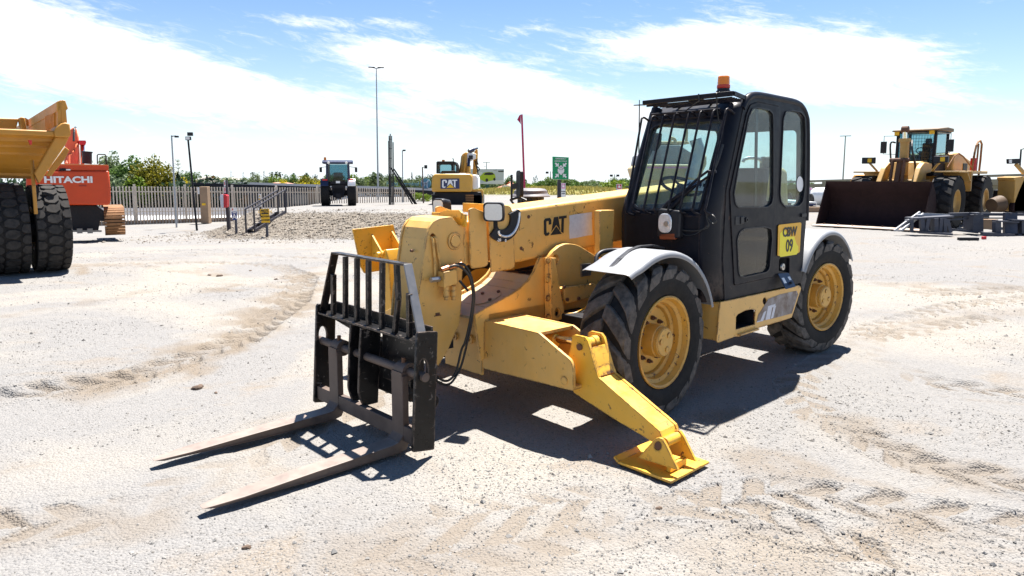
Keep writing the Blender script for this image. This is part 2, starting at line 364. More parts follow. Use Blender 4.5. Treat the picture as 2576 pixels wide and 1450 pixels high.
MT['bucket'] = paint('rust_red_bucket', (0.024, 0.012, 0.013), 0.7, 0.25, (0.05, 0.03, 0.026), 0.4, spec=0.15)
MT['trackrust'] = paint('rusty_track', (0.26, 0.125, 0.045), 0.75, 0.3, (0.14, 0.07, 0.04), 0.5)
MT['darksteel'] = paint('dark_steel', (0.011, 0.012, 0.016), 0.5, 0.2, (0.07, 0.06, 0.06), 0.2, spec=0.2)
MT['bluegrey'] = paint('blue_grey_steel', (0.030, 0.038, 0.062), 0.6, 0.2, (0.16, 0.14, 0.13), 0.3, RUST, 0.4, 10)
MT['purplegrey'] = paint('purple_grey_post', (0.016, 0.014, 0.024), 0.5, 0.15, (0.15, 0.13, 0.12), 0.2)
MT['fence'] = paint('cream_palisade', (0.62, 0.55, 0.46), 0.55, 0.1, (0.4, 0.3, 0.22), 0.3, RUST, 0.2, 6)
MT['concrete'] = paint('concrete', (0.27, 0.25, 0.22), 0.85, 0.10, (0.18, 0.165, 0.145), 0.4, None, 0, 20, 0, scale=0.5, streak=0.15)
MT['galv'] = flat('galvanised_pole', (0.33, 0.35, 0.37), 0.45, 0.4, 0.08, 2)
MT['tractorblue'] = paint('tractor_blue', (0.004, 0.011, 0.050), 0.35, 0.1, (0.1, 0.12, 0.2), 0.15)
MT['red'] = flat('red_paint', (0.50, 0.02, 0.03), 0.45)
MT['magenta'] = flat('red_magenta_paint', (0.42, 0.01, 0.075), 0.5)
MT['green'] = flat('sign_green', (0.0, 0.28, 0.10), 0.45, 0, 0.03)
MT['blue'] = flat('sign_navy', (0.01, 0.03, 0.17), 0.45)
MT['signyellow'] = flat('sign_yellow', (0.78, 0.46, 0.01), 0.5, 0, 0.05)
MT['darkgreen'] = flat('green_post', (0.02, 0.10, 0.075), 0.5)
MT['roof'] = paint('terracotta_roof', (0.50, 0.22, 0.14), 0.8, 0.15, (0.4, 0.25, 0.2), 0.3, scale=0.4)
MT['wallwhite'] = flat('plaster_wall', (0.62, 0.58, 0.52), 0.8, 0, 0.06, 0.7)
MT['wallgrey'] = flat('dark_cladding', (0.035, 0.04, 0.055), 0.6, 0, 0.1, 0.6)
MT['brown'] = paint('brown_pillar', (0.30, 0.20, 0.125), 0.8, 0.1)
MT['lime'] = flat('lime_print', (0.42, 0.55, 0.02), 0.45)
MT['skyprint'] = flat('pale_print', (0.55, 0.60, 0.66), 0.5)
MT['teal'] = flat('teal_sign', (0.16, 0.36, 0.42), 0.5)
MT['pink'] = flat('pink_print', (0.62, 0.20, 0.40), 0.5)
def foliage(name, a, b, tip=None):
    m, nt, N, L, P = _nodes(name)
    co = N.new('ShaderNodeTexCoord').outputs['Object']; g = N.new('ShaderNodeNewGeometry')
    f = _range(N, L, _noise(N, L, co, 0.8, 3, 0.6), 0.35, 0.65); c = _mix(N, L, f, a, b)
    c = _mix(N, L, _range(N, L, g.outputs['Random Per Island'], 0.0, 1.0, 0.0, 0.6), c, tip or tuple(q * 1.5 for q in b))
    L.new(c, P.inputs['Base Color']); P.inputs['Roughness'].default_value = 0.6; P.inputs['Specular IOR Level'].default_value = 0.25
    out = N['Material Output']; tr = N.new('ShaderNodeBsdfTranslucent'); L.new(c, tr.inputs['Color'])
    ms = N.new('ShaderNodeMixShader'); ms.inputs[0].default_value = 0.3; L.new(P.outputs[0], ms.inputs[1]); L.new(tr.outputs[0], ms.inputs[2]); L.new(ms.outputs[0], out.inputs['Surface'])
    return m
MT['leaf'] = foliage('tree_leaves', (0.045, 0.085, 0.018), (0.10, 0.17, 0.035))
MT['leafolive'] = foliage('olive_tree_leaves', (0.055, 0.080, 0.010), (0.19, 0.18, 0.015), (0.34, 0.28, 0.02))
MT['leafdark'] = foliage('conifer_needles', (0.016, 0.038, 0.022), (0.040, 0.070, 0.034))
MT['leafgrey'] = foliage('grey_green_leaves', (0.075, 0.115, 0.055), (0.15, 0.19, 0.09))
MT['leafyellow'] = foliage('yellow_blossom', (0.35, 0.30, 0.01), (0.62, 0.50, 0.01), (0.75, 0.62, 0.02))
MT['leafbright'] = foliage('bright_green_leaves', (0.08, 0.14, 0.012), (0.16, 0.22, 0.02))
MT['leafred'] = foliage('red_leaves', (0.07, 0.018, 0.018), (0.13, 0.03, 0.025))
MT['bark'] = paint('bark', (0.10, 0.075, 0.055), 0.9, 0.2)
MT['dryGrass'] = foliage('dry_grass_blades', (0.22, 0.19, 0.045), (0.30, 0.27, 0.075), (0.42, 0.36, 0.12))
# ---------------------------------------------------------------- ground
def vnoise(x, y, seed=0):
    xi = np.floor(x).astype(np.int64); yi = np.floor(y).astype(np.int64); fx = x - xi; fy = y - yi
    fx = fx * fx * (3 - 2 * fx); fy = fy * fy * (3 - 2 * fy)
    def h(a, b):
        n = (a * 374761393 + b * 668265263 + seed * 1442695040888963) & 0x7fffffff
        n = ((n ^ (n >> 13)) * 1274126177) & 0x7fffffff
        return ((n ^ (n >> 16)) & 0xffff) / 65535.0
    return (h(xi, yi) * (1 - fx) + h(xi + 1, yi) * fx) * (1 - fy) + (h(xi, yi + 1) * (1 - fx) + h(xi + 1, yi + 1) * fx) * fy
def fbm(x, y, oct=4, seed=0):
    s = 0; a = 0.5; t = 0
    for k in range(oct): s = s + a * vnoise(x * 2 ** k, y * 2 ** k, seed + k); t += a; a *= 0.5
    return s / t
def sstep(a, b, x):
    t = np.clip((x - a) / (b - a), 0, 1); return t * t * (3 - 2 * t)
def ground_base(X, Y):                                     # large shape of the yard, metres
    X = np.asarray(X, float); Y = np.asarray(Y, float)
    basin = -0.052 * np.clip(Y - 13.5, 0, 17.0)
    wob = 0.8 * (fbm(X * 0.25 + 3, Y * 0.25, 3, 5) - 0.5)
    rise_y = sstep(24.2, 29.5, Y + wob * 1.5 + np.clip(-X - 10.5, 0, 9) * -1.6 - np.clip(X + 5, 0, 8) * -0.5)
    edge = sstep(-14.5, -11.2, X + wob + (Y - 28) * 0.05)
    plateau = rise_y * edge
    right = sstep(-4.5, 1.5, X)
    low = basin * (1 - right)
    z = low * (1 - plateau) + plateau * (0.16 * sstep(45, 30, Y)) * (1 - right) 
    far = sstep(60, 110, Y); z = z * (1 - far) - 1.2 * far
    return z - sstep(46, 72, Y) * sstep(12, 22, X - (Y - 46) * .15) * 3.6 * (1 - sstep(200, 600, Y)) - sstep(110, 1400, Y) * 62 
def gz(x, y): return float(ground_base(np.array([x]), np.array([y]))[0])
def track(X, Y, pts, w, depth, pitch, ang=0.9):
    """tyre print: chevron bars pressed along a poly-line"""
    z = np.zeros_like(X); acc = 0.0
    for (a, b) in zip(pts[:-1], pts[1:]):
        a = np.array(a); b = np.array(b); d = b - a; l = np.hypot(*d); d = d / l
        u = (X - a[0]) * d[0] + (Y - a[1]) * d[1]; v = -(X - a[0]) * d[1] + (Y - a[1]) * d[0]
        inside = (u > -0.02) & (u < l + 0.02) & (np.abs(v) < w)
        if inside.any():
            uu = u[inside] + acc; vv = v[inside]
            ph = ((uu + np.abs(vv) * ang) / pitch) % 1.0
            side = np.where(vv > 0, 0.0, 0.5); ph = (ph + side) % 1.0
            bar_ = sstep(0.0, 0.10, ph) * (1 - sstep(0.42, 0.62, ph))
            fade = 1 - sstep(0.78, 1.0, np.abs(vv) / w)
            k = sstep(0.15, 0.45, vnoise(X[inside] * 1.3 + 7, Y[inside] * 1.3, 44))
            berm = np.exp(-((np.abs(vv) - w * 0.97) / 0.05) ** 2) * depth * 0.6
            z[inside] = np.where(z[inside] == 0, -depth * bar_ * fade * (0.35 + 0.65 * k) - depth * 0.25 * fade + berm, z[inside])
        acc += l
    return z
TRACKS = []
def _tr(pix, w=0.17, depth=0.030, pitch=0.26): TRACKS.append(([tuple(G(*p).xy) for p in pix], w, depth, pitch))
_tr([(-200, 1345), (260, 1290), (560, 1180), (760, 1075), (980, 985), (1080, 940)], 0.22, 0.034, 0.30)
_tr([(-100, 1010), (330, 950), (600, 860), (740, 760), (770, 700), (700, 665), (540, 655), (200, 665)], 0.24, 0.042, 0.28)
_tr([(2700, 1230), (2300, 1160), (2050, 1040), (2000, 960), (2150, 860), (2500, 800)], 0.20, 0.030, 0.28)
_tr([(2650, 1330), (2250, 1270), (1950, 1230), (1500, 1330), (900, 1420)], 0.22, 0.027, 0.30)
_tr([(2700, 1010), (2350, 960), (2180, 900), (2180, 830), (2400, 770), (2700, 735)], 0.2, 0.028, 0.28)
_tr([(1100, 1300), (1500, 1250), (1820, 1270), (2250, 1420)], 0.2, 0.023, 0.28)
_tr([(250, 640), (560, 625), (860, 640), (960, 690)], 0.3, 0.034, 0.32)
_tr([(2300, 740), (2600, 725)], 0.3, 0.034, 0.3)
SOIL = [([tuple(G(*p).xy) for p in q], w, a) for (q, w, a) in (
    ([(770, 690), (760, 730), (690, 780), (600, 850), (430, 915), (250, 960)], .55, 1.0), ([(200, 665), (330, 668), (560, 690)], .30, .7), ([(-50, 800), (150, 770), (330, 740)], .4, .55),
    ([(600, 725), (540, 730)], .35, .9), ([(190, 668), (215, 690)], .25, 1.0), ([(2180, 718), (2400, 715), (2620, 722)], .35, .6), ([(2150, 860), (2400, 800), (2650, 780)], .3, .5), ([(1800, 1050), (1860, 1035)], .18, .8),
    ([(2100, 1060), (2300, 1160), (2600, 1230)], .30, .7), ([(1950, 1150), (2150, 1230), (2300, 1330)], .3, .7), ([(900, 1400), (1500, 1380), (2100, 1440)], .5, .6), ([(-50, 1330), (150, 1330), (330, 1290)], .35, .6), ([(900, 640), (1000, 660)], .4, .5))]
def build_ground():
    fan = np.concatenate([np.linspace(-180, -62, 40, endpoint=False), np.linspace(-62, -41, 60, endpoint=False), np.linspace(-41, 41, 760, endpoint=False), np.linspace(41, 62, 60, endpoint=False), np.linspace(62, 180, 40, endpoint=False)])
    rad = np.concatenate([np.geomspace(0.4, 2.0, 14, endpoint=False), np.geomspace(2.0, 14, 430, endpoint=False), np.geomspace(14, 60, 170, endpoint=False), np.geomspace(60, 3500, 40)])
    a = np.radians(fan); na, nr = len(a), len(rad)
    RR, AA = np.meshgrid(rad, a, indexing='ij'); X = RR * np.sin(AA); Y = RR * np.cos(AA)
    Z = ground_base(X, Y)
    near = 1 - sstep(26, 40, RR)
    wav = (fbm(X * 0.45, Y * 0.45, 4, 1) - 0.5) * 0.07
    rut = (fbm(X * 1.3 + Y * 0.25, Y * 3.0 - X * 0.5, 4, 9) - 0.5) * 0.030
    fine = (fbm(X * 9, Y * 9, 4, 21) - 0.5) * 0.016 + (fbm(X * 34, Y * 34, 3, 31) - 0.5) * 0.013
    D = wav + rut + fine
    tr = np.zeros_like(X)
    for (pts, w, dp, pi) in TRACKS:
        q = track(X, Y, pts, w, dp, pi); tr = np.where(np.abs(q) > np.abs(tr), q, tr)
    D = D + tr
    soil = np.zeros_like(X)
    for (pts, w, amt) in SOIL:
        dmin = np.full(X.shape, 9.0)
        for (a_, b_) in zip(pts[:-1], pts[1:]):
            a_ = np.array(a_); d_ = np.array(b_) - a_; u_ = np.clip(((X - a_[0]) * d_[0] + (Y - a_[1]) * d_[1]) / (d_ @ d_), 0, 1); dmin = np.minimum(dmin, np.hypot(X - a_[0] - u_ * d_[0], Y - a_[1] - u_ * d_[1]))
        soil = np.maximum(soil, amt * (1 - sstep(w * .3, w, dmin + (fbm(X * 2.2, Y * 2.2, 4, 61) - .5) * w * 1.5)))
    soil *= sstep(.30, .62, fbm(X * 3.1, Y * 3.1, 4, 66))
    soil = np.maximum(soil, .80 * sstep(.006, .020, -tr) * sstep(.18, .48, fbm(X * 1.7, Y * 1.7, 3, 71)))
    # firm, level ground where the telehandler stands
    cx, cy = MLOC.x, MLOC.y; fx, fy = math.sin(PSI), math.cos(PSI)
    u = (X - cx) * fx + (Y - cy) * fy; v = -(X - cx) * fy + (Y - cy) * fx
    under = (1 - sstep(0.2, 1.0, np.maximum(np.abs(u + 0.1) - 3.1, 0))) * (1 - sstep(0.2, 0.9, np.maximum(np.abs(v) - 1.6, 0)))
    D = D * (1 - 0.75 * under) - 0.004
    emb = (ground_base(X, Y + 0.4) - ground_base(X, Y - 0.4)) / 0.8
    D = D + sstep(0.05, 0.15, emb) * (fbm(X * 3, Y * 3, 4, 77) - 0.5) * 0.25
    Z = Z + D * near
    v = np.stack([X, Y, Z], -1).reshape(-1, 3)
    i = np.arange(nr - 1)[:, None] * na; j = np.arange(na)[None, :]; j2 = (j + 1) % na
    f = np.stack([i + j, i + j2, i + na + j2, i + na + j], -1).reshape(-1, 4)
    me = bpy.data.meshes.new('ground'); me.vertices.add(len(v) + 1); me.vertices.foreach_set('co', np.concatenate([v.ravel(), [0, 0, float(Z[0].mean())]]))
    tri = np.stack([np.full(na, len(v)), (np.arange(na) + 1) % na, np.arange(na)], -1)
    nl = len(f) * 4 + na * 3; me.loops.add(nl); me.loops.foreach_set('vertex_index', np.concatenate([f[:, ::-1].ravel(), tri.ravel()]).astype(np.int32))
    me.polygons.add(len(f) + na); ls = np.concatenate([np.arange(len(f)) * 4, len(f) * 4 + np.arange(na) * 3]).astype(np.int32)
    me.polygons.foreach_set('loop_start', ls); me.polygons.foreach_set('use_smooth', np.ones(len(f) + na, bool)); me.update(calc_edges=True); me.validate()
    if me.polygons[10000].normal.z < 0: me.flip_normals()
    o = bpy.data.objects.new('ground', me); COL.objects.link(o); tag(o, 'pale gravel and sand yard with tyre tracks', 'ground', kind='structure')
    m, nt, N, L, P = _nodes('gravel_ground'); co = N.new('ShaderNodeTexCoord').outputs['Object']
    sand = _range(N, L, _noise(N, L, co, 0.30, 5, 0.58, 0.8), 0.45, 0.60); sa_ = N.new('ShaderNodeAttribute'); sa_.attribute_name = 'grey'; c = _mix(N, L, _math(N, L, 'MULTIPLY', sand, _math(N, L, 'SUBTRACT', 1.0, sa_.outputs['Fac'])), (0.205, 0.200, 0.196), (0.300, 0.272, 0.232))
    brown = _range(N, L, _noise(N, L, co, 0.62, 6, 0.62, 1.2, (1.0, 1.7, 1.0)), 0.56, 0.68, 0, 0.8); c = _mix(N, L, brown, c, (0.215, 0.172, 0.128))
    grit = _noise(N, L, co, 75, 3, 0.7); c = _mix(N, L, _range(N, L, grit, 0.30, 0.72, 0.0, 0.45), c, (0.185, 0.177, 0.168))
    vor = N.new('ShaderNodeTexVoronoi'); vor.inputs['Scale'].default_value = 70; L.new(co, vor.inputs['Vector'])
    cell = N.new('ShaderNodeSeparateColor'); L.new(vor.outputs['Color'], cell.inputs[0])
    c = _mix(N, L, _range(N, L, cell.outputs[0], 0.0, 1.0, 0.0, 0.40), c, (0.29, 0.275, 0.258)); c = _mix(N, L, _range(N, L, cell.outputs[1], 0.86, 0.97, 0.0, 0.30), c, (0.10, 0.095, 0.088))
    so_ = N.new('ShaderNodeAttribute'); so_.attribute_name = 'soil'; c = _mix(N, L, _math(N, L, 'MULTIPLY', so_.outputs['Fac'], 0.75), c, _mix(N, L, grit, (0.125, 0.096, 0.068), (0.235, 0.190, 0.142)))
    # crushed stone where the bank is steep
    gn = N.new('ShaderNodeSeparateXYZ'); g_ = N.new('ShaderNodeAttribute'); g_.attribute_name = 'steep'
    c = _mix(N, L, g_.outputs['Fac'], c, _mix(N, L, grit, (0.12, 0.10, 0.082), (0.26, 0.23, 0.19)))
    # grass and soil far beyond the yard
    ge = N.new('ShaderNodeSeparateXYZ'); L.new(co, ge.inputs[0])
    r2 = N.new('ShaderNodeVectorMath'); r2.operation = 'LENGTH'; L.new(co, r2.inputs[0])
    c = _mix(N, L, _range(N, L, r2.outputs['Value'], 58, 75), c, (0.16, 0.15, 0.06))
    L.new(c, P.inputs['Base Color']); P.inputs['Roughness'].default_value = 0.95; P.inputs['Specular IOR Level'].default_value = 0.15
    h = _math(N, L, 'ADD', _math(N, L, 'MULTIPLY', vor.outputs['Distance'], -0.8), _math(N, L, 'MULTIPLY', grit, 0.7))
    b = N.new('ShaderNodeBump'); b.inputs['Strength'].default_value = 0.9; b.inputs['Distance'].default_value = 0.012; L.new(h, b.inputs['Height']); L.new(b.outputs[0], P.inputs['Normal'])
    at = me.attributes.new('steep', 'FLOAT', 'POINT'); at.data.foreach_set('value', np.concatenate([(sstep(0.03, 0.12, emb) * sstep(18, 22, Y)).ravel(), [0]]).astype(np.float32))
    gr = np.clip(sstep(10, 15, Y) * sstep(1.5, 5.5, X) + sstep(17, 22, Y) * sstep(4, -2, X) * .8, 0, 1) * (.75 + .4 * (fbm(X * .5, Y * .9, 3, 81) - .5))
    at = me.attributes.new('grey', 'FLOAT', 'POINT'); at.data.foreach_set('value', np.concatenate([np.clip(gr, 0, .92).ravel(), [0]]).astype(np.float32))
    at = me.attributes.new('soil', 'FLOAT', 'POINT'); at.data.foreach_set('value', np.concatenate([soil.ravel(), [0]]).astype(np.float32))
    me.materials.append(m)
    return o, (fan, rad, Z)
GROUND, _gd = build_ground()
def surf_v(x, y):
    fan, rad, Z = _gd; r = np.hypot(x, y); a = np.degrees(np.arctan2(x, y))
    i = np.clip(np.searchsorted(rad, r) - 1, 0, len(rad) - 2); j = (np.searchsorted(fan, a) - 1) % len(fan)
    return (Z[i, j] + Z[i + 1, j]) / 2
def surf(x, y): return float(surf_v(np.array([x]), np.array([y]))[0])
def rocks(name, label, pos, size, seed, mat, parent=None):
    rng = np.random.RandomState(seed)
    base = np.array([[1, 0, 0], [-1, 0, 0], [0, 1, 0], [0, -1, 0], [0, 0, 1], [0, 0, -.7]], float)
    ft = np.array([[0, 2, 4], [2, 1, 4], [1, 3, 4], [3, 0, 4], [2, 0, 5], [1, 2, 5], [3, 1, 5], [0, 3, 5]])
    n = len(pos); v = base[None] * (1 + rng.uniform(-.38, .38, (n, 6, 3))); v += rng.uniform(-.18, .18, (n, 6, 3))
    an = rng.uniform(0, 6.28, n); c, s = np.cos(an), np.sin(an)
    x = v[..., 0] * c[:, None] - v[..., 1] * s[:, None]; y = v[..., 0] * s[:, None] + v[..., 1] * c[:, None]
    v = np.stack([x, y, v[..., 2] * rng.uniform(.5, .85, (n, 1))], -1) * size[:, None, None] + pos[:, None, :]
    f = (ft[None] + (np.arange(n) * 6)[:, None, None]).reshape(-1, 3)
    me = bpy.data.meshes.new(name); me.from_pydata(v.reshape(-1, 3).tolist(), [], f.tolist()); me.materials.append(mat)
    o = bpy.data.objects.new(name, me); COL.objects.link(o); tag(o, label, 'gravel', kind='stuff'); return o
def stone_mat(name, a, b, c2):
    m, nt, N, L, P = _nodes(name); g = N.new('ShaderNodeNewGeometry')
    c = _mix(N, L, g.outputs['Random Per Island'], a, b); c = _mix(N, L, _range(N, L, _math(N, L, 'FRACT', _math(N, L, 'MULTIPLY', g.outputs['Random Per Island'], 7.3), 0), 0.7, 0.9), c, c2)
    L.new(c, P.inputs['Base Color']); P.inputs['Roughness'].default_value = 0.9; P.inputs['Specular IOR Level'].default_value = 0.2; return m
def scatter_near(n, seed):
    rng = np.random.RandomState(seed); k = n * 4
    r = 2.3 * np.exp(rng.uniform(0, 1, k) ** 0.9 * 2.2); a = np.radians(rng.uniform(-44, 44, k)); x, y = r * np.sin(a), r * np.cos(a)
    ok = vnoise(x * .8 + 40, y * 1.3, 3) > rng.uniform(0.25, 0.95, k); x, y, r = x[ok][:n], y[ok][:n], r[ok][:n]
    s = 0.0022 * np.exp(np.abs(rng.normal(0, .52, len(x)))) * (1 + r * 0.06)
    return np.stack([x, y, surf_v(x, y) + s * .2], -1), s
GRAV = stone_mat('gravel_stones', (0.19, 0.182, 0.172), (0.31, 0.295, 0.275), (0.13, 0.12, 0.11))
_p, _s = scatter_near(60000, 5); rocks('gravel', 'loose pale gravel scattered over the yard', _p, _s, 6, GRAV)
def scatter_bank(n, seed):
    rng = np.random.RandomState(seed); k = n * 8; x = rng.uniform(-15.5, 1.0, k); y = rng.uniform(22.5, 33, k)
    e = (ground_base(x, y + .4) - ground_base(x, y - .4)) / .8
    ok = (e > rng.uniform(0.0, 0.10, k)) | (rng.uniform(0, 1, k) > 0.97); x, y = x[ok][:n], y[ok][:n]
    s = 0.016 * np.exp(np.abs(rng.normal(0, .5, len(x)))); return np.stack([x, y, surf_v(x, y) + s * .15], -1), s
BANKG = stone_mat('bank_stones', (0.17, 0.15, 0.125), (0.34, 0.305, 0.26), (0.08, 0.06, 0.045))
_p, _s = scatter_bank(26000, 15); rocks('bank_gravel', 'coarse crushed stone covering the sloping embankment', _p, _s, 16, BANKG)
# darker clods lying on the yard: single stones one can pick out
def clod(px, py, s, k, label):
    p = G(px, py); rng = random.Random(k); bm = bmesh.new(); bmesh.ops.create_icosphere(bm, subdivisions=2, radius=1)
    for v in bm.verts:
        q = v.co; n = 1 + 0.28 * math.sin(q.x * 3.1 + k) * math.cos(q.y * 2.7 + k * 2) + rng.uniform(-.12, .12); v.co = Vector((q.x * n, q.y * n * .8, q.z * n * .5))
    me = bpy.data.meshes.new('stone'); bm.to_mesh(me); bm.free(); me.transform(Matrix.Scale(s, 4)); me.materials.append(MT['clod'])
    o = bpy.data.objects.new('stone', me); COL.objects.link(o); o.location = (p.x, p.y, surf(p.x, p.y) + s * .12); o.rotation_euler = (0, 0, k)
    tag(o, label, 'stone', 'dark stones lying on the yard')
MT['clod'] = paint('dark_clod', (0.10, 0.065, 0.045), 0.9, 0.3, (0.2, 0.15, 0.11), 0.4)
for k, (px, py, s, lb) in enumerate([(553, 693, .055, 'largest dark earth clod on the pale yard near the dump truck'), (527, 691, .04, 'dark earth clod beside the largest clod near the dump truck'), (694, 705, .035, 'small dark clod by the brown tyre track'), (498, 976, .05, 'long reddish brown stone on the gravel between the yard tracks'), (543, 988, .018, 'dark pebble near the reddish brown stone'), (620, 1377, .022, 'dark pebble in front of the fork tips'), (1658, 1271, .02, 'grey pebble in front of the stabiliser pad'), (630, 680, .03, 'small dark clod beyond the brown track')]): clod(px, py, s, k + 1, lb)
# ---------------------------------------------------------------- telehandler
TH = thing('telehandler', 'faded yellow telehandler with black cab and pallet forks, one stabiliser leg set on the gravel', 'telehandler', MLOC, MROT)
def px(ax, v, *pts): return [MP(p, ax, v) for p in pts]
def sub(name, parent):
    o = bpy.data.objects.new(name, None); COL.objects.link(o); o.parent = parent; o.empty_display_size = 0.1; return o
# ---- wheels
def make_wheel(r=0.565, w=0.374, rr=0.335, lugs=17, mats=None, detail=True, depth=0.134):
    rub, dust, rimm = mats or (MT['rubber'], MT['rubberdust'], MT['rim'])
    k = r / 0.565; hw = w / 2
    wh = bpy.data.objects.new('wheel', None); COL.objects.link(wh)
    prof = [(rr * .93, -hw * .80), (rr, -hw * .90), (rr * 1.06, -hw * .98), (r * .76, -hw * 1.03), (r * .86, -hw * 1.02), (r * .92, -hw * .97), (r * .938, -hw * .80), (r * .945, 0)]
    prof = prof + [(a, -b) for (a, b) in reversed(prof[:-1])]
    m = MB(); m.lathe(prof, (0, 0, 0), 'y', 64)
    st = [(1.035, .80, .865), (1.0, .88, .945), (.86, .92, .985), (.55, .93, .998), (.25, .93, 1.0), (-.04, .93, 1.0)]
    for sd_ in (-1, 1):
        for q in range(lugs):
            f0 = 2 * math.pi * (q + (0.5 if sd_ > 0 else 0)) / lugs
            vs = []
            for i, (yy, rb, rt_) in enumerate(st):
                t = i / (len(st) - 1); fa = f0 + 0.46 * (1 - (1 - t) ** 1.3) * (17 / lugs) ; wd = (0.135 - 0.035 * t) * (17 / lugs)
                for (rad, sg) in ((rb, -1), (rt_, -1), (rt_, 1), (rb, 1)):
                    an = fa + sg * wd * (1.15 if rad == rb else 0.92)
                    vs.append((r * rad * math.cos(an), sd_ * yy * hw, r * rad * math.sin(an)))
            fs = [(0, 1, 2, 3)] + [tuple((i * 4 + j, i * 4 + (j + 1) % 4, i * 4 + 4 + (j + 1) % 4, i * 4 + 4 + j)) for i in range(len(st) - 1) for j in range(4)] + [tuple(range(len(st) * 4 - 4, len(st) * 4))]
            m.cur = 1; m.add(vs, fs); m.cur = 0
    m.build('tyre', [rub, dust], wh, smooth=32, bevel=0.008 if detail else 0, seg=1)
    o = hw * .97
    m = MB(); m.lathe([(rr * .99, o - .02), (rr, o), (rr * .97, o + .006), (rr * .93, o - .004), (rr * .90, o - .045), (rr * .88, o - .05), (rr * .83, o - .062), (rr * .82, o - .105), (rr * .76, o - .118), (rr * .74, o - depth - .02), (0.0, o - depth - .022)], (0, 0, 0), 'y', 56)
    m.lathe([(rr * .99, -hw * .9), (rr * .80, -hw * .7), (rr * .3, -hw * .2), (0, -hw * .2)], (0, 0, 0), 'y', 32)
    rim = m.build('rim', rimm, wh, smooth=30)
    m = MB(); m.lathe([(rr * .73, o - depth - .02), (rr * .725, o - depth), (0.0, o - depth + .001)], (0, 0, 0), 'y', 48); m.build('wheel_disc', rimm, wh, smooth=30)
    m = MB(); m.lathe([(.118 * k, o - depth), (.116 * k, o - .045), (.112 * k, o - .04), (.108 * k, o - .038), (.106 * k, o - .012), (.098 * k, o - .002), (.05 * k, o), (0, o)], (0, 0, 0), 'y', 40)
    if detail:
        for i in range(3):
            a = 2.1 * i + .7; m.cyl((.058 * math.cos(a), o - .004, .058 * math.sin(a)), (.058 * math.cos(a), o + .006, .058 * math.sin(a)), .020, n=16)
    m.build('hub', rimm, wh, smooth=30)
    if detail:
        for i in range(10):
            a = 2 * math.pi * i / 10 + .3; c = Vector((.158 * math.cos(a), 0, .158 * math.sin(a)))
            m = MB(); m.cyl(c + Vector((0, o - depth - .01, 0)), c + Vector((0, o - depth + .022, 0)), .017, n=6); m.cyl(c + Vector((0, o - depth, 0)), c + Vector((0, o - depth + .04, 0)), .009, n=8)
            m.build('wheel_bolt', MT['rust'], wh)
        m = MB(); a = 1.0; p = Vector((rr * .8 * math.cos(a), o - .08, rr * .8 * math.sin(a))); m.cyl(p, p + Vector((-.05 * math.cos(a), 0.02, -.05 * math.sin(a))), .007, n=8); m.build('valve_stem', MT['rust'], wh)
    return wh
WY = 1.013; WZ = 0.548
wh0 = make_wheel(); wh0.parent = TH
wh0.location = (0, WY, WZ); wh0.rotation_euler = (0, 0.5, R(2.5))
for (x, y, rz, rx) in ((-2.74, WY, R(-5.5), 1.3), (0, -WY, R(182.5), .2), (-2.74, -WY, R(174), .9)):
    w2 = copy_tree(wh0, TH); w2.location = (x, y, WZ); w2.rotation_euler = (0, rx, rz)
# ---- chassis
Y, Y2 = MT['yellow'], MT['yellow2']
m = MB(); m.box((-1.1, 0, .60), (3.9, .50, .28)); m.box((-3.0, 0, .85), (.5, 1.5, .55)); m.build('chassis', Y, TH, bevel=.01)
m = MB(); m.box((0, 0, .55), (.30, 1.7, .20)); m.box((-2.74, 0, .55), (.30, 1.7, .20)); m.cyl((0, -.2, .5), (0, .2, .5), .2, n=20); m.box((-1.2, -.1, .48), (1.6, .8, .16)); m.build('axles', MT['darksteel'], TH, bevel=.01)
# engine cover on the far side, air cleaner and mirror above it
m = MB(); m.prism([(-.55, -1.12, .70), (-2.30, -1.12, .70), (-2.35, -1.12, 1.28), (-1.9, -1.12, 1.36), (-.75, -1.12, 1.30), (-.55, -1.12, 1.15)], (0, .78, 0)); m.build('engine_cover', Y, TH, bevel=.03)
c = Vector((-1.0, -1.19, 0))
m = MB(); m.lathe([(.0, 1.600), (.10, 1.600), (.150, 1.592), (.172, 1.575), (.178, 1.545), (.190, 1.535), (.205, 1.520), (.205, 1.512), (.13, 1.515)], c, 'z', 40)
m.build('air_cleaner_cap', paint('cap_weathered', (0.13, 0.12, 0.13), .55, .2, (.25, .2, .17), .4, RUST, .5, 14), TH, smooth=35)
m = MB(); m.lathe([(.13, 1.52), (.13, 1.25)], c, 'z', 32)
for i in range(14): a = i * 2 * math.pi / 14; m.bar(c + Vector((.13 * math.cos(a), .13 * math.sin(a), 1.51)), c + Vector((.132 * math.cos(a + .25), .132 * math.sin(a + .25), 1.30)), .014, .014)
m.build('air_cleaner_stack', MT['darkplastic'], TH, smooth=35)
mp_ = px('x', -.4, (1303, 425), (1303, 498), (1289, 470), (1287, 440), (1287, 507))
mir = MB(); c0 = (mp_[0] + mp_[1]) / 2
mir.prism(rloop([c0 + Vector((-.02, -.05, .12)), c0 + Vector((.02, .05, .12)), c0 + Vector((.02, .05, -.13)), c0 + Vector((-.02, -.05, -.13))], .035), (-.035, .014, 0)); mir.build('mirror', MT['darkplastic'], TH, smooth=40, bevel=.006)
m = MB(); m.tube([mp_[3] + Vector((0, 0, .0)), mp_[4], mp_[4] + Vector((-.15, .1, -.22))], .011, 8); m.bar(mp_[2], c0 + Vector((-.02, -.0, -.02)), .03, .05); m.tube([mp_[4] + Vector((.0, -.02, .01)), mp_[4] + Vector((-.03, .06, .035)), mp_[4] + Vector((-.06, .14, .01))], .012, 8, 4); m.build('mirror_arm', MT['darkplastic'], TH, smooth=40)
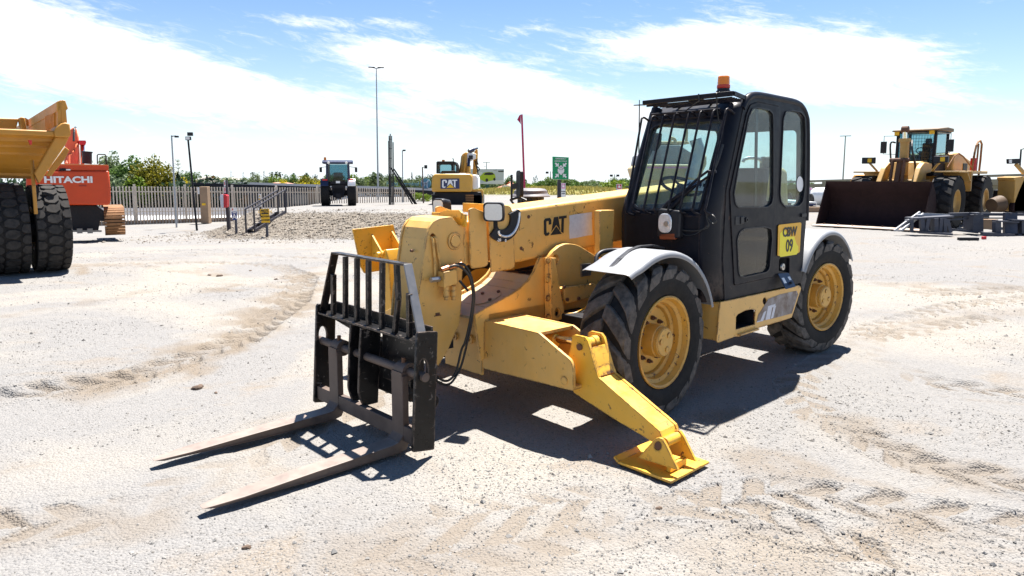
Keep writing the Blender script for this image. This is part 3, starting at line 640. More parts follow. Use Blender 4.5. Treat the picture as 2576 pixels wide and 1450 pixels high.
# ---- nose of the chassis with the stabiliser housing
FX = .88
m = MB(); hf = px('x', FX, Z4(60, 250), Z4(430, 240), Z4(600, 278), Z4(820, 330), Z4(1062, 535), Z4(1075, 600), Z4(1075, 752), Z4(430, 590), Z4(60, 492))
hf[0] = Vector((FX, 0.0, hf[1].z)); hf[8] = Vector((FX, 0.0, .320)); m.plate([rloop(hf, [0, 0, 0, .01, .03, .02, .015, 0, 0])], (-.022, 0, 0))
m.plate([rloop([p + Vector((-.36, 0, 0)) for p in hf], [0, 0, 0, .01, .03, .02, .015, 0, 0])], (.022, 0, 0))
t0, t1 = hf[1], hf[3]; m.prism([t0 + Vector((-.012, 0, -.002)), t1 + Vector((-.012, 0, -.002)), t1 + Vector((-.35, -.0, -.002)), t0 + Vector((-.35, 0, -.002))], (0, 0, -.022))
b0, b1 = hf[8], hf[6]; m.prism([b0 + Vector((-.012, 0, .004)), b1 + Vector((-.012, 0, .004)), b1 + Vector((-.35, 0, .004)), b0 + Vector((-.35, 0, .004))], (0, 0, .022))
m.build('stabiliser_housing', Y, TH, bevel=.006)
m = MB()
def mir_y(pts): return [Vector((p.x, -p.y, p.z)) for p in pts]
hr = mir_y(hf); m.prism(rloop(hr, [0, 0, 0, .01, .03, .02, .015, 0, 0]), (-.02, 0, 0)); m.prism(rloop([p + Vector((-.36, 0, 0)) for p in hr], [0, 0, 0, .01, .03, .02, .015, 0, 0]), (.02, 0, 0))
t0, t1 = hr[1], hr[3]; m.prism([t0 + Vector((-.012, 0, -.003)), t1 + Vector((-.012, 0, -.003)), t1 + Vector((-.35, 0, -.003)), t0 + Vector((-.35, 0, -.003))], (0, 0, -.02))
m.build('stabiliser_housing', Y, TH, bevel=.006)
fy = .25
fin = px('y', fy, Z3(478, 1352), Z3(640, 1262), Z3(830, 1160), Z3(930, 1092), Z3(1000, 1025), Z3(1050, 945), Z3(1085, 862), Z3(1108, 805), Z3(1128, 795), Z3(1160, 795), Z3(1165, 1430), Z4(430, 250), Z4(430, 520), Z4(405, 530))
m = MB(); m.plate([fin], (0, -.022, 0)); m.plate([mir_y(fin)], (0, .022, 0)); m.build('nose_side_plates', Y, TH, bevel=.004)
dk = [fin[0], fin[1], fin[2], fin[3], fin[4], fin[5]]
m = MB()
for a, b in zip(dk[:-1], dk[1:]):
    a = a + Vector((0, -.03, -.022)); b = b + Vector((0, -.03, -.022)); m.prism([a, b, b + Vector((0, -.44, 0)), a + Vector((0, -.44, 0))], (0, 0, -.02))
m.build('nose_deck', MT['deckgrey'], TH, bevel=.004)
m = MB(); a = Vector((FX + .005, fin[0].y - .03, fin[0].z - .03)); m.prism([a, a + Vector((0, -.44, 0)), a + Vector((-.0, -.44, -.44)), a + Vector((-.0, 0, -.44))], (-.02, 0, 0)); m.build('nose_front_plate', Y, TH, bevel=.003)
# oval inspection cover with bolts
oc = fin[1] * .35 + fin[2] * .65 + Vector((0, -.20, -.0205)); ud = (fin[2] - fin[1]).normalized(); nd = Vector((0, -1, 0)).cross(ud).normalized(); nd = nd if nd.z > 0 else -nd
ovl = [oc + ud * (.130 * math.cos(t * math.pi / 20)) + Vector((0, .100 * math.sin(t * math.pi / 20), 0)) + nd * .001 for t in range(40)]
m = MB(); m.prism(ovl, nd * .004); m.build('inspection_cover', MT['deckgrey'], TH, bevel=.002)
for t in (2, 12, 22, 32): q = oc + (ovl[t] - oc) * .86; m = MB(); m.cyl(q, q + nd * .018, .013, n=6); m.build('cover_bolt', MT['rust'], TH)
for (p, r) in ((Z1(1510, 1315), .03), (Z1(1655, 1345), .034)):
    q = MP(p, 'x', FX); m = MB(); m.lathe([(r * .45, .0), (r * .45, .022), (r, .022), (r, 0)], q, 'x', 20); m.build('hinge_boss', Y, TH, smooth=30)
# bolted bracket behind the nose
m = MB(); st = px('y', fy + .006, Z3(1150, 795), Z3(1222, 797), Z3(1218, 1400), Z3(1158, 1420)); m.prism(st, (0, .05, 0)); m.build('bracket_flange', Y, TH, bevel=.004)
for yy in (828, 1015, 1192, 1375):
    q = MP(Z3(1183, yy), 'y', fy + .056); m = MB(); m.cyl(q + Vector((0, -.004, 0)), q + Vector((0, .016, 0)), .019, n=6); m.cyl(q, q + Vector((0, .006, 0)), .027, n=16); m.build('bracket_bolt', Y, TH)
m = MB(); br = px('y', .33, Z3(1222, 800), Z3(1250, 812), Z3(1345, 1290), Z3(1348, 1345), Z3(1325, 1395), Z3(1285, 1412), Z3(1225, 1400)); hole = [MP(Z3(1283 + 28 * math.cos(a), 1332 + 42 * math.sin(a)), 'y', .33) for a in np.linspace(0, 2 * math.pi, 17)[:-1]]
m.plate([br, hole], (0, -.03, 0)); m.build('cylinder_lug', Y, TH, bevel=.003)
# boom support plates with rounded shoulder
sup = px('y', .28, Z3(1195, 1080), Z3(1190, 830), Z3(1200, 790), Z3(1240, 740), Z3(1300, 690), Z3(1360, 668), Z3(1400, 665), Z3(1450, 672), Z3(1500, 690), Z3(1560, 727), Z3(1660, 790), Z3(1800, 880), Z3(1790, 1080))
hl = [MP(Z3(1265 + 30 * math.cos(a), 818 + 46 * math.sin(a)), 'y', .28) for a in np.linspace(0, 2 * math.pi, 19)[:-1]]
m = MB(); m.plate([sup, hl], (0, -.04, 0)); m.build('boom_support_plate', Y, TH, bevel=.004)
m = MB(); m.prism(mir_y(sup), (0, .04, 0)); m.build('boom_support_plate', Y, TH, bevel=.004)
m = MB(); lp = px('y', .29, Z3(1320, 1080), Z3(1600, 1045), Z3(1630, 1060), Z3(1620, 1170), Z3(1350, 1240), Z3(1322, 1200)); m.prism(lp, (0, .03, 0)); m.build('guard_plate', Y, TH, bevel=.008)
for p in (Z3(1338, 1085), Z3(1370, 1205), Z3(1480, 1195)): q = MP(p, 'y', .32); m = MB(); m.cyl(q, q + Vector((0, .014, 0)), .015, n=6); m.build('guard_bolt', MT['rust'], TH)
m = MB(); dp = px('y', .30, Z3(1512, 865), Z3(1605, 855), Z3(1605, 972), Z3(1515, 985)); m.prism(dp, (0, -.016, 0)); m.build('data_plate', MT['steel'], TH)
# cab post beside the boom
pp = px('y', .34, Z3(1690, 350), Z3(1715, 342), Z3(1830, 340), Z3(1815, 790), Z3(1692, 800)); m = MB(); m.prism(pp, (0, -.06, 0)); m.build('boom_rest_post', Y, TH, bevel=.005)
# pipe and hydraulic tube under the bracket
m = MB(); m.tube([MP(Z3(1350, 1345), 'y', .35), MP(Z3(1440, 1340), 'y', .37), MP(Z3(1520, 1305), 'y', .40), MP(Z3(1580, 1260), 'y', .45)], .009, 8, 5); m.build('brake_pipe', Y2, TH, smooth=40)
m = MB()
for (a, b, r) in (((.22, .12, .93), (-.5, .12, .98), .035), ((.22, -.12, .93), (-.5, -.12, .98), .035)): m.cyl(a, b, r, n=14)
m.tube([(.3, 0, .95), (.1, .1, .96), (-.3, .05, .93)], .014, 8, 5); m.tube([(.28, .06, .95), (.1, .16, .99), (-.3, .15, .95)], .014, 8, 5)
m.box((0.1, 0, .93), (.5, .3, .05)); m.build('lift_cylinders', MT['darksteel'], TH, smooth=35)
# ---- stabiliser leg on the ground
AX0, AX1 = .80, .62
ao = px('x', AX0, Z4(1035, 505), Z4(1055, 440), Z4(1066, 355), Z4(1085, 345), Z4(1160, 362), Z4(1180, 390), Z4(1200, 462), Z4(1235, 590), Z4(1258, 655), Z4(1400, 779), Z4(1540, 901), Z4(1660, 1005), Z4(1702, 1045), Z4(1725, 1110), Z4(1700, 1150), Z4(1640, 1115), Z4(1350, 942), Z4(1080, 765), Z4(1040, 690))
m = MB(); m.prism(ao, (-.022, 0, 0)); m.prism([p + Vector((AX1 - AX0, 0, 0)) for p in ao], (.022, 0, 0))
tp = ao[8:14]
for a, b in zip(tp[:-1], tp[1:]): m.prism([a + Vector((-.010, -.004, -.003)), b + Vector((-.010, -.004, -.003)), b + Vector((AX1 - AX0 + .010, -.004, -.003)), a + Vector((AX1 - AX0 + .010, -.004, -.003))], (-.008, -.004, -.018))
for a, b in ((ao[17], ao[16]), (ao[16], ao[15]), (ao[6], ao[7]), (ao[7], ao[8])): m.prism([a + Vector((-.010, 0, .003)), b + Vector((-.010, 0, .003)), b + Vector((AX1 - AX0 + .01, 0, .003)), a + Vector((AX1 - AX0 + .01, 0, .003))], (0, .006 if a is ao[17] else -.01, .016))
arm = m.build('stabiliser_leg', Y2, TH, bevel=.004)
def pin(name, c, r, x0, x1, mat, par, n=20):
    m = MB(); m.cyl((x0, c.y, c.z), (x1, c.y, c.z), r, n=n); return m.build(name, mat, par, smooth=35)
pin('upper_pin', MP(Z4(1125, 432), 'x', AX0), .022, AX1 - .02, AX0 + .012, MT['rust'], arm); pin('pivot_pin', MP(Z4(1012, 676), 'x', FX), .028, FX - .38, FX + .008, Y, TH)
c = MP(Z4(1205, 405), 'x', .73); m = MB(); cc = MP(Z4(1125, 432), 'x', AX0)
m.lathe([(.026, -.065), (.042, -.065), (.042, -.02), (.036, -.018), (.036, .018), (.042, .02), (.042, .065), (.026, .065)], (.71, cc.y + .005, cc.z + .012), 'x', 22); m.build('rod_end', Y2, arm, smooth=30)
rod0 = Vector((.71, .45, .585)); m = MB(); m.cyl(rod0, (.71, cc.y, cc.z + .012), .026, n=18); m.build('stabiliser_cylinder_rod', MT['chrome'], TH, smooth=40)
m = MB(); m.cyl((.71, .2, .57), (.71, .80, .61), .045, n=18); m.build('stabiliser_cylinder', Y2, TH, smooth=40)
# foot pad
def foot(par):
    m = MB(); q = .016
    m.prism([(.51, 1.50, .012), (.91, 1.50, .012), (.91, 1.875, .012), (.51, 1.875, .012)], (0, 0, q)); m.prism([(.51, 1.50, .012), (.91, 1.50, .012), (.91, 1.465, .035), (.51, 1.465, .035)], (0, .004, q))
    return m.build('foot_pad', Y2, par, bevel=.003)
fp = foot(TH)
for x in (.835, .655):
    f_ = px('x', .85, Z4(1538, 1238), Z4(1640, 1125), Z4(1665, 1098), Z4(1690, 1092), Z4(1715, 1100), Z4(1740, 1140), Z4(1830, 1330))
    m = MB(); hl = [MP(Z4(1684 + 27 * math.cos(a), 1152 + 33 * math.sin(a)), 'x', .85) for a in np.linspace(0, 2 * math.pi, 17)[:-1]]
    sh = Vector((x - .85 + .01, 0, 0)); m.plate([[p + sh for p in f_], [p + sh for p in hl]], (-.020, 0, 0)); m.build('foot_bracket', Y2, fp, bevel=.003)
cf = MP(Z4(1684, 1152), 'x', .85); pin('foot_pin', cf, .026, .635, .842, MT['rust'], fp); m = MB(); m.cyl((.665, cf.y + .012, cf.z + .012), (.80, cf.y + .012, cf.z + .012), .030, n=20); m.build('foot_bush', Y2, arm, smooth=35)
m = MB(); m.bar((.66, 1.80, .055), (.825, 1.80, .055), .03, .045); m.build('foot_stop', Y2, fp, bevel=.003)
# ---- stabiliser leg on the far side, folded up
PL = -1.42
pad = px('y', PL, Z1(510, 285), Z1(905, 240), Z1(985, 620), Z1(960, 660), Z1(690, 700), Z1(625, 712), Z1(585, 640))
m = MB(); m.prism(rloop(pad, .01), (0, -.018, 0)); rp = m.build('foot_pad', Y2, TH, bevel=.003)
c1 = MP(Z1(690, 470), 'y', PL); c2 = MP(Z1(880, 430), 'y', PL)
for c in (c1, c2): m = MB(); m.prism(rloop([c + Vector((0, 0, .13)), c + Vector((0, .16, -.02)), c + Vector((0, .17, -.06)), c + Vector((0, .13, -.08)), c + Vector((0, 0, -.10))], [.0, .03, .03, .03, 0]), (-.02, 0, 0)); m.build('foot_bracket', Y2, rp, bevel=.003)
m = MB(); cm = (c1 + c2) / 2; m.cyl(c1 + Vector((.03, .135, -.045)), c2 + Vector((-.05, .135, -.045)), .026, n=18); m.build('foot_pin', Y2, rp, smooth=35)
m = MB(); xa, xb = c1.x - .03, c2.x + .02
side = [Vector((xa, PL + .08, c1.z - .02)), Vector((xa, PL + .19, c1.z + .005)), Vector((xa, PL + .23, c1.z - .10)), Vector((xa, PL + .26, .62)), Vector((xa, PL + .32, .36)), Vector((xa, PL + .14, .36)), Vector((xa, PL + .09, .62))]
m.prism(side, (xb - xa, 0, 0)); m.build('stabiliser_leg', Y2, TH, bevel=.01)
# ---- boom
def bz(x): return 1.514 - .0675 * x                        # top of the boom
BY = .195
m = MB(); x0, x1 = .62, -3.0
m.prism([(x0, BY, bz(x0)), (x1, BY, bz(x1)), (x1, BY, bz(x1) - .41), (x0, BY, bz(x0) - .41)], (0, -2 * BY, 0)); m.build('boom', Y, TH, bevel=.028, seg=3)
# collar plates
cb = px('y', BY + .014, ZA(1158, 470), ZA(1430, 185), ZA(1545, 205), ZA(1580, 270), ZA(1612, 760), ZA(1632, 1310), ZA(1585, 1340), ZA(1200, 1410)); cb[0] = MP(ZA(1150, 250), 'y', BY + .014)
m = MB(); m.prism(rloop(cb, [.0, .02, .02, .01, 0, .03, .02, .02]), (0, -.012, 0)); m.build('collar_plate', Y, TH, bevel=.003)
ca = px('y', BY + .008, ZA(800, 270), ZA(840, 240), ZA(900, 235), ZA(945, 260), ZA(1070, 310), ZA(1108, 420), ZA(1150, 1270), ZA(1080, 1310), ZA(860, 1340), ZA(830, 1270))
m = MB(); m.prism(rloop(ca, [0, .01, .01, .01, .02, .0, .02, 0, .03, 0]), (0, -.016, 0)); m.build('boom_end_plate', Y, TH, bevel=.003)
m = MB(); ca2 = mir_y(ca); m.prism(ca2, (0, .016, 0)); m.build('boom_end_plate', Y, TH, bevel=.003)
xi = ca[0].x
m = MB(); m.prism([(.66, .165, bz(.66) - .04), (1.0, .165, bz(1.0) - .04), (1.0, .165, bz(1.0) - .36), (.66, .165, bz(.66) - .36)], (0, -.33, 0)); m.build('inner_boom', Y, TH, bevel=.015)
# top brackets for the work lamps
m = MB(); zt = bz(.95); m.box((1.005, 0, zt - .035), (.016, .40, .09)); m.box((.70, 0, zt + .035), (.016, .42, .07)); m.build('lamp_bracket', Y2, TH, bevel=.004)
m = MB(); q = px('x', 1.02, ZA(355, 275), ZA(610, 275), ZA(668, 335), ZA(655, 440), ZA(260, 400), ZA(250, 330)); m.prism(q, (-.014, 0, 0)); m.build('hose_bracket', Y2, TH, bevel=.003)
# boom head
HY = .16
hd = px('y', HY, Z1(1120, 1300), Z1(1145, 930), Z1(1190, 620), Z1(1222, 380), Z1(1245, 280), Z1(1285, 215), Z1(1340, 182), Z1(1470, 165), Z1(1500, 205), Z1(1525, 240), Z1(1570, 248), Z1(1660, 235), Z1(1668, 560), Z1(1625, 600), Z1(1570, 690), Z1(1560, 1000), Z1(1540, 1200), Z1(1430, 1450), Z2(1150, 545), Z2(1090, 500))
dh = [MP(Z1(1285 + 26 * math.cos(a), 358 + 34 * math.sin(a)), 'y', HY) for a in np.linspace(0, 2 * math.pi, 17)[:-1]]
m = MB(); m.plate([hd, dh], (0, -.022, 0)); m.prism(mir_y(hd), (0, .022, 0)); m.build('boom_head_plates', Y, TH, bevel=.003)
m = MB(); fr = hd[:8]
for a, b in zip(fr[:-1], fr[1:]): m.prism([a + Vector((-.008, -.020, 0)), b + Vector((-.008, -.020, 0)), b + Vector((-.008, -2 * HY + .020, 0)), a + Vector((-.008, -2 * HY + .020, 0))], (-.014, 0, -.014))
m.build('boom_head_front', Y, TH, smooth=40)
m = MB(); m.box((1.15, 0, .75), (.14, 2 * HY - .05, .5)); m.build('boom_head_core', MT['darksteel'], TH)
pc = MP(Z1(1490, 400), 'y', HY); m = MB(); m.lathe([(.062, 0), (.062, .012), (.048, .014), (.048, .010), (.042, .010), (.042, .020), (0, .022)], pc, 'y', 36); m.build('head_pin', Y, TH, smooth=30)
sl = px('y', HY + .001, ZA(705, 690), ZA(740, 650), ZA(790, 655), ZA(810, 690), ZA(815, 940), ZA(790, 972), ZA(730, 970), ZA(690, 920)); m = MB(); m.prism(rloop(sl, .012), (0, .004, 0)); m.build('slot_plate', Y, TH, bevel=.002)
for (a, b, c_) in ((Z1(1280, 368), Z1(1300, 560), Z1(1305, 740)), (Z1(1310, 365), Z1(1335, 520), Z1(1365, 690))):
    m = MB(); q = [MP(p, 'y', HY + .012) for p in (a, b, c_)]; q[0].y -= .03; m.tube([q[0], q[0] + Vector((0, .032, -.012)), q[1], q[2]], .010, 8, 4); m.build('hydraulic_pipe', Y, TH, smooth=40)
for p, r in ((Z1(1078, 492), .010), (Z1(1032, 880), .010)):
    q = MP(p, 'x', hd[2].x); m = MB(); m.cyl(q + Vector((-.01, 0, 0)), q + Vector((.008, 0, 0)), r, n=8); m.build('head_bolt', MT['rust'], TH)
q = MP(Z1(1330, 1108), 'y', HY + .002); m = MB(); m.box(q, (.035, .006, .022)); m.box(q + Vector((.0, 0.001, -.008)), (.06, .004, .006)); m.build('rusted_tab', MT['rust'], TH)
# valve block and hoses
vb = px('y', HY + .085, Z1(1390, 700), Z1(1520, 670), Z1(1530, 810), Z1(1395, 850)); m = MB(); m.prism(vb, (0, -.075, 0)); vblk = m.build('valve_block', Y, TH, bevel=.004)
m = MB(); a = MP(Z1(1345, 765), 'y', HY + .05); m.cyl(a, a + Vector((.07, 0, 0)), .020, n=6); m.build('plug_fitting', MT['steel'], vblk)
for x_ in (1412, 1482): q = MP(Z1(x_, 830), 'y', HY + .06); m = MB(); m.cyl(q, q - Vector((0, 0, .035)), .020, n=16); m.cyl(q - Vector((0, 0, .035)), q - Vector((0, 0, .075)), .023, n=16); m.cyl(q - Vector((0, 0, .075)), q - Vector((0, 0, .10)), .017, n=16); m.build('quick_coupling', Y, vblk, smooth=35)
m = MB(); a = MP(Z1(1540, 780), 'y', HY + .06); b = MP(Z1(1625, 880), 'y', HY + .09); m.cyl(a, b, .009, n=10); m.build('coupling_lever', MT['darkplastic'], vblk, smooth=35)
for (pts, k) in (([(1410, 668), (1470, 640), (1530, 640), (1600, 690), (1650, 780), (1672, 930), (1655, 1100), (1625, 1260), (1590, 1390), (1560, 1450)], 0), ([(1480, 640), (1545, 618), (1600, 640), (1650, 730), (1678, 850), (1685, 950), (1668, 1120), (1640, 1280), (1610, 1400), (1600, 1450)], 1)):
    w = [MP(Z1(*p), 'y', HY + .06 + .05 * math.sin(i * .35)) for i, p in enumerate(pts)]
    w += [MP(Z2(*p), 'y', HY + .05) for p in (((1290, 600), (1225, 670), (1150, 650), (1060, 560)) if k == 0 else ((1330, 560), (1250, 690), (1160, 690), (1070, 600)))]
    m = MB(); m.tube(w, .0085, 8, 5); m.build('hydraulic_hose', MT['hose'], TH, smooth=50)
for p in ((1400, 655), (1470, 640), (1530, 622)): q = MP(Z1(*p), 'y', HY + .06); m = MB(); m.cyl(q + Vector((.03, 0, -.012)), q + Vector((-.03, 0, .0)), .016, n=10); m.build('hose_fitting', flat('copper_fitting', (.42, .20, .12), .35, .7) if p[0] == 1400 else bpy.data.materials['copper_fitting'], TH, smooth=35)
# work lamps
def work_lamp(c, n, w=.15, h=.135, d=.09):
    n = Vector(n).normalized(); r = Vector((0, 0, 1)).cross(n).normalized(); u = n.cross(r)
    def loop(ww, hh, o, rad): return rloop([c + r * (sx * ww / 2) + u * (sz * hh / 2) + n * o for sx, sz in ((-1, -1), (1, -1), (1, 1), (-1, 1))], rad, 4)
    secs = [loop(w, h, 0, .03), loop(w * 1.02, h * 1.02, -.025, .03), loop(w * .80, h * .82, -d, .03)]; k = len(secs[0])
    m = MB(); vs = [p for s in secs for p in s]; m.add(vs, [(i * k + j, i * k + (j + 1) % k, (i + 1) * k + (j + 1) % k, (i + 1) * k + j) for i in range(2) for j in range(k)] + [tuple(range(2 * k, 3 * k))])
    lo = loop(w * .86, h * .86, -.004, .03); m.add(list(secs[0]) + lo, [(j, (j + 1) % k, k + (j + 1) % k, k + j) for j in range(k)])
    lamp = m.build('work_lamp', MT['darkplastic'], TH, smooth=30)
    m = MB(); m.prism(lo, n * .003); m.build('lens', MT['lens'], lamp)
    m = MB(); m.bar(c - n * .05 - u * h * .5, c - n * .05 - u * (h * .5 + .05), .03, .012, up=n); m.build('lamp_foot', MT['darksteel'], lamp)
    return lamp
work_lamp(MP(ZA(1225, 310), 'y', .27) + Vector((.02, 0.03, 0)), (.9, .55, -.05)); work_lamp(MP(ZA(235, 250), 'y', -.26), (.98, .05, -.05), .13, .15)
# angle gauge
out_ = [(1185, 735), (1215, 690), (1315, 555), (1345, 620), (1400, 635), (1460, 625), (1510, 590), (1545, 530), (1562, 460), (1562, 385), (1530, 350), (1690, 258), (1730, 290), (1745, 400), (1730, 520), (1690, 640), (1630, 740), (1560, 800), (1480, 842), (1400, 855), (1320, 842), (1250, 800)]
m = MB(); gp = [MP(ZA(*p), 'y', BY + .035) for p in out_]; m.prism(gp, (0, -.022, 0)); gauge = m.build('angle_gauge', MT['darkplastic'], TH, bevel=.004)
arc = [(1335, 650), (1345, 710), (1400, 745), (1480, 755), (1560, 725), (1630, 650), (1680, 540), (1705, 420), (1712, 320)]
m = MB(); m.tube([MP(ZA(*p), 'y', BY + .035) for p in arc], .010, 8, 5); m.build('gauge_tube', MT['reflector'], gauge, smooth=50)
for tx, p in (('-20', (1342, 822)), ('0', (1462, 832))): text(tx, .030, MP(ZA(*p), 'y', BY + .0365), (-1, 0, .02), (0, 0, 1), MT['white'], gauge, bold=.001, depth=.002)
# emblem, white sticker on the boom
def quad(tl, tr, br_, bl, ax, v):
    A, B, C_, D = [MP(p, ax, v) for p in (tl, tr, br_, bl)]
    return lambda u, w: (A * (1 - u) + B * u) * w + (D * (1 - u) + C_ * u) * (1 - w)
def cat_logo(q, nrm, parent, mat, tri_mat, split=None):
    nrm = Vector(nrm)
    C_ = [(.00, .13), (.00, .87), (.06, 1), (.26, 1), (.32, .87), (.32, .62), (.215, .62), (.215, .80), (.19, .84), (.13, .84), (.105, .80), (.105, .20), (.13, .16), (.19, .16), (.20, .20), (.245, .12), (.19, 0), (.06, 0)]
    A_ = [(.345, .36), (.45, 1), (.63, 1), (.70, .55), (.665, .32), (.545, .52), (.41, .15), (.36, .15)]
    A_ = [(.33, .20), (.44, 1), (.62, 1), (.735, .20), (.545, .56)]
    T_ = [(.66, .86), (.66, 1), (1.0, 1), (1.0, .86), (.885, .86), (.885, .02), (.78, .12), (.78, .86)]
    for nm, pl in (('letter', C_), ('letter', A_), ('letter', T_)):
        m = MB(); m.prism([q(u, w) for u, w in pl], nrm * .003); m.build(nm, mat, parent)
    m = MB(); m.prism([q(.285, 0), q(.545, .46), q(.805, 0)], nrm * .0032); m.build('emblem_triangle', tri_mat, parent)
cat_logo(quad(Z3(1147, 425), Z3(1368, 393), Z3(1360, 565), Z3(1150, 592), 'y', BY + .001), (0, 1, 0), TH, MT['ink'], MT['ink'])
stk = [Z3(1393, 395), Z3(1445, 383), Z3(1530, 372), Z3(1611, 360), Z3(1612, 450), Z3(1617, 582), Z3(1560, 588), Z3(1470, 607), Z3(1397, 618), Z3(1392, 520), Z3(1397, 460)]
m = MB(); m.prism(px('y', BY + .001, *stk), (0, .002, 0)); m.build('sticker', MT['whitepaper'], TH)
for p in (ZA(1875, 398), ZA(1740, 970), ZA(1585, 993)): q = MP(p, 'y', BY + .001); m = MB(); m.cyl(q, q + Vector((0, .004, 0)), .014, n=16); m.build('boom_plug', MT['rust'], TH)
# ---- fork carriage
BK = MT['blacksteel']
def tx(z): return 1.728 + (.785 - z) * .070                # the carriage leans back a little
car = sub('fork_carriage', TH)
for sgn in (1, -1):
    y = .62 if sgn > 0 else -.665
    lo = px('y', .62, Z7(1480, 560), Z7(1500, 520), Z7(1750, 505), Z7(1768, 520), Z2(1142, 270), Z2(1115, 1235), Z2(1100, 1245), Z2(945, 1265), Z2(935, 1255))
    lo = [lo[0], lo[1], lo[2], lo[3], lo[5], lo[6], lo[7], lo[8]]
    sl_ = [MP(Z7(1568 + 62 * math.cos(a), 1040 + (150 if math.sin(a) > 0 else 150) * math.sin(a)), 'y', .62) for a in np.linspace(0, 2 * math.pi, 21)[:-1]]
    dy = Vector((0, y - .62, 0)); m = MB(); m.plate([[p + dy for p in lo], [p + dy for p in sl_]], (0, -.022 * sgn, 0)); m.build('side_plate', BK, car, bevel=.003)
ZS = .735
m = MB(); m.prism([(tx(ZS) - .003, -.64, ZS), (tx(ZS) - .003, .60, ZS), (tx(ZS) - .12, .60, ZS), (tx(ZS) - .12, -.64, ZS)], (0, 0, -.014)); m.box((tx(ZS) - .126, -.02, ZS + .03), (.012, 1.24, .09)); m.build('top_angle', BK, car, bevel=.002)
m = MB(); zb = .135; m.box((tx(zb) - .045, -.02, zb), (.05, 1.24, .10)); m.build('bottom_bar', MT['rustysteel'], car, bevel=.004)
sh0 = MP(Z2(1020, 610), 'y', .62); sz = .515; sx_ = tx(sz) - .055
m = MB(); m.cyl((sx_, -.70, sz), (sx_, .645, sz), .028, n=20); m.build('fork_shaft', MT['rustysteel'], car, smooth=40)
# load guard
gx = 1.675; gt = MP(Z1(1000, 640), 'x', gx).z; gpts = px('x', gx, Z1(340, 525), Z1(1040, 612)); yl, yr = gpts[0].y, gpts[1].y; zt_ = (gpts[0].z + gpts[1].z) / 2
bl = MP(Z1(230, 1030), 'x', tx(.76) - .05); brr = MP(Z1(1190, 1270), 'x', tx(.76) - .05)
guard = sub('load_guard', car)
m = MB(); m.bar((gx, yl, zt_), (gx, yr, zt_), .055, .014, up=(0, 0, 1)); m.build('top_rail', BK, guard, bevel=.002)
for (yt, yb) in ((yl, -.645), (yr, .60)):
    m = MB(); m.bar((gx, yt, zt_ + .004), (tx(.74) - .05, yb, .745), .060, .012, up=(0, 1, 0.5)); m.build('sloped_rail', BK if yt < 0 else paint('bare_worn_rail', (.16, .165, .18), .35, .3, (.30, .28, .26), .5, (.03, .03, .03), .5, 14), guard, bevel=.002)
xb_ = [(325, 1120, 325, 720), (440, 1150, 440, 550), (552, 1185, 552, 565), (665, 1220, 662, 582), (792, 1255, 797, 598), (918, 1292, 934, 615), (1060, 1330, 1055, 905)]
for k, (bx_, by_, tx_, ty_) in enumerate(xb_):
    b_ = MP(Z1(bx_, by_), 'x', tx(ZS) - .05); t_ = MP(Z1(tx_, ty_), 'x', gx if 0 < k < 6 else gx + .03); b_.z = ZS
    m = MB()
    if k == 5: mid = (b_ + t_) / 2 + Vector((.0, .030, 0)); m.bar(b_, mid, .03, .032, up=(1, 0, 0)); m.bar(mid, t_, .03, .032, up=(1, 0, 0))
    else: m.bar(b_, t_, .03, .032, up=(1, 0, 0))
    m.build('guard_bar', BK, guard, bevel=.002)
# inner plates of the carriage
for (yc, xo) in ((-.165, 0), (-.03, .0)):
    o_ = MB(); pr = [(tx(.70) - .005, yc, .715), (tx(.6) + .0, yc, .60), (tx(.3), yc, .28), (tx(.2) - .03, yc, .20), (tx(.15) - .05, yc, .175), (tx(.15) - .16, yc, .175), (tx(.7) - .16, yc, .715)]
    o_.prism(rloop(pr, [0, .02, .02, .02, 0, 0, 0]), (0, -.02, 0)); o_.build('inner_plate', BK, car, bevel=.002)
m = MB(); bp = [(1.60, .02, .71), (1.60, .57, .71), (1.60, .57, .62), (1.60, .44, .58), (1.60, .40, .36), (1.60, .02, .36)]; m.prism(bp, (-.02, 0, 0)); m.prism([(1.60, -.62, .71), (1.60, -.18, .71), (1.60, -.18, .40), (1.60, -.24, .55), (1.60, -.35, .62), (1.60, -.62, .66)], (-.02, 0, 0)); m.build('back_plate', BK, car, bevel=.003)
m = MB(); m.box((1.50, .06, .42), (.12, .44, .36)); m.cyl((1.46, -.25, .67), (1.46, .35, .67), .05, n=18); m.cyl((1.44, -.33, .24), (1.44, .38, .24), .045, n=18); m.build('quick_hitch', BK, car, bevel=.006)
for (a, b) in (((1.58, .18, .42), (1.60, .30, .26)), ((1.58, .28, .44), (1.61, .36, .33))): m = MB(); m.tube([a, Vector(a) + Vector((.06, .02, .02)), b], .014, 8, 5); m.build('hitch_hose', MT['hose'], car, smooth=50)
m = MB(); m.prism([(tx(.15) - .03, -.19, .17), (tx(.15) - .22, -.19, .17), (tx(.15) - .22, -.19, .36)], (0, .012, 0)); m.build('gusset', BK, car)
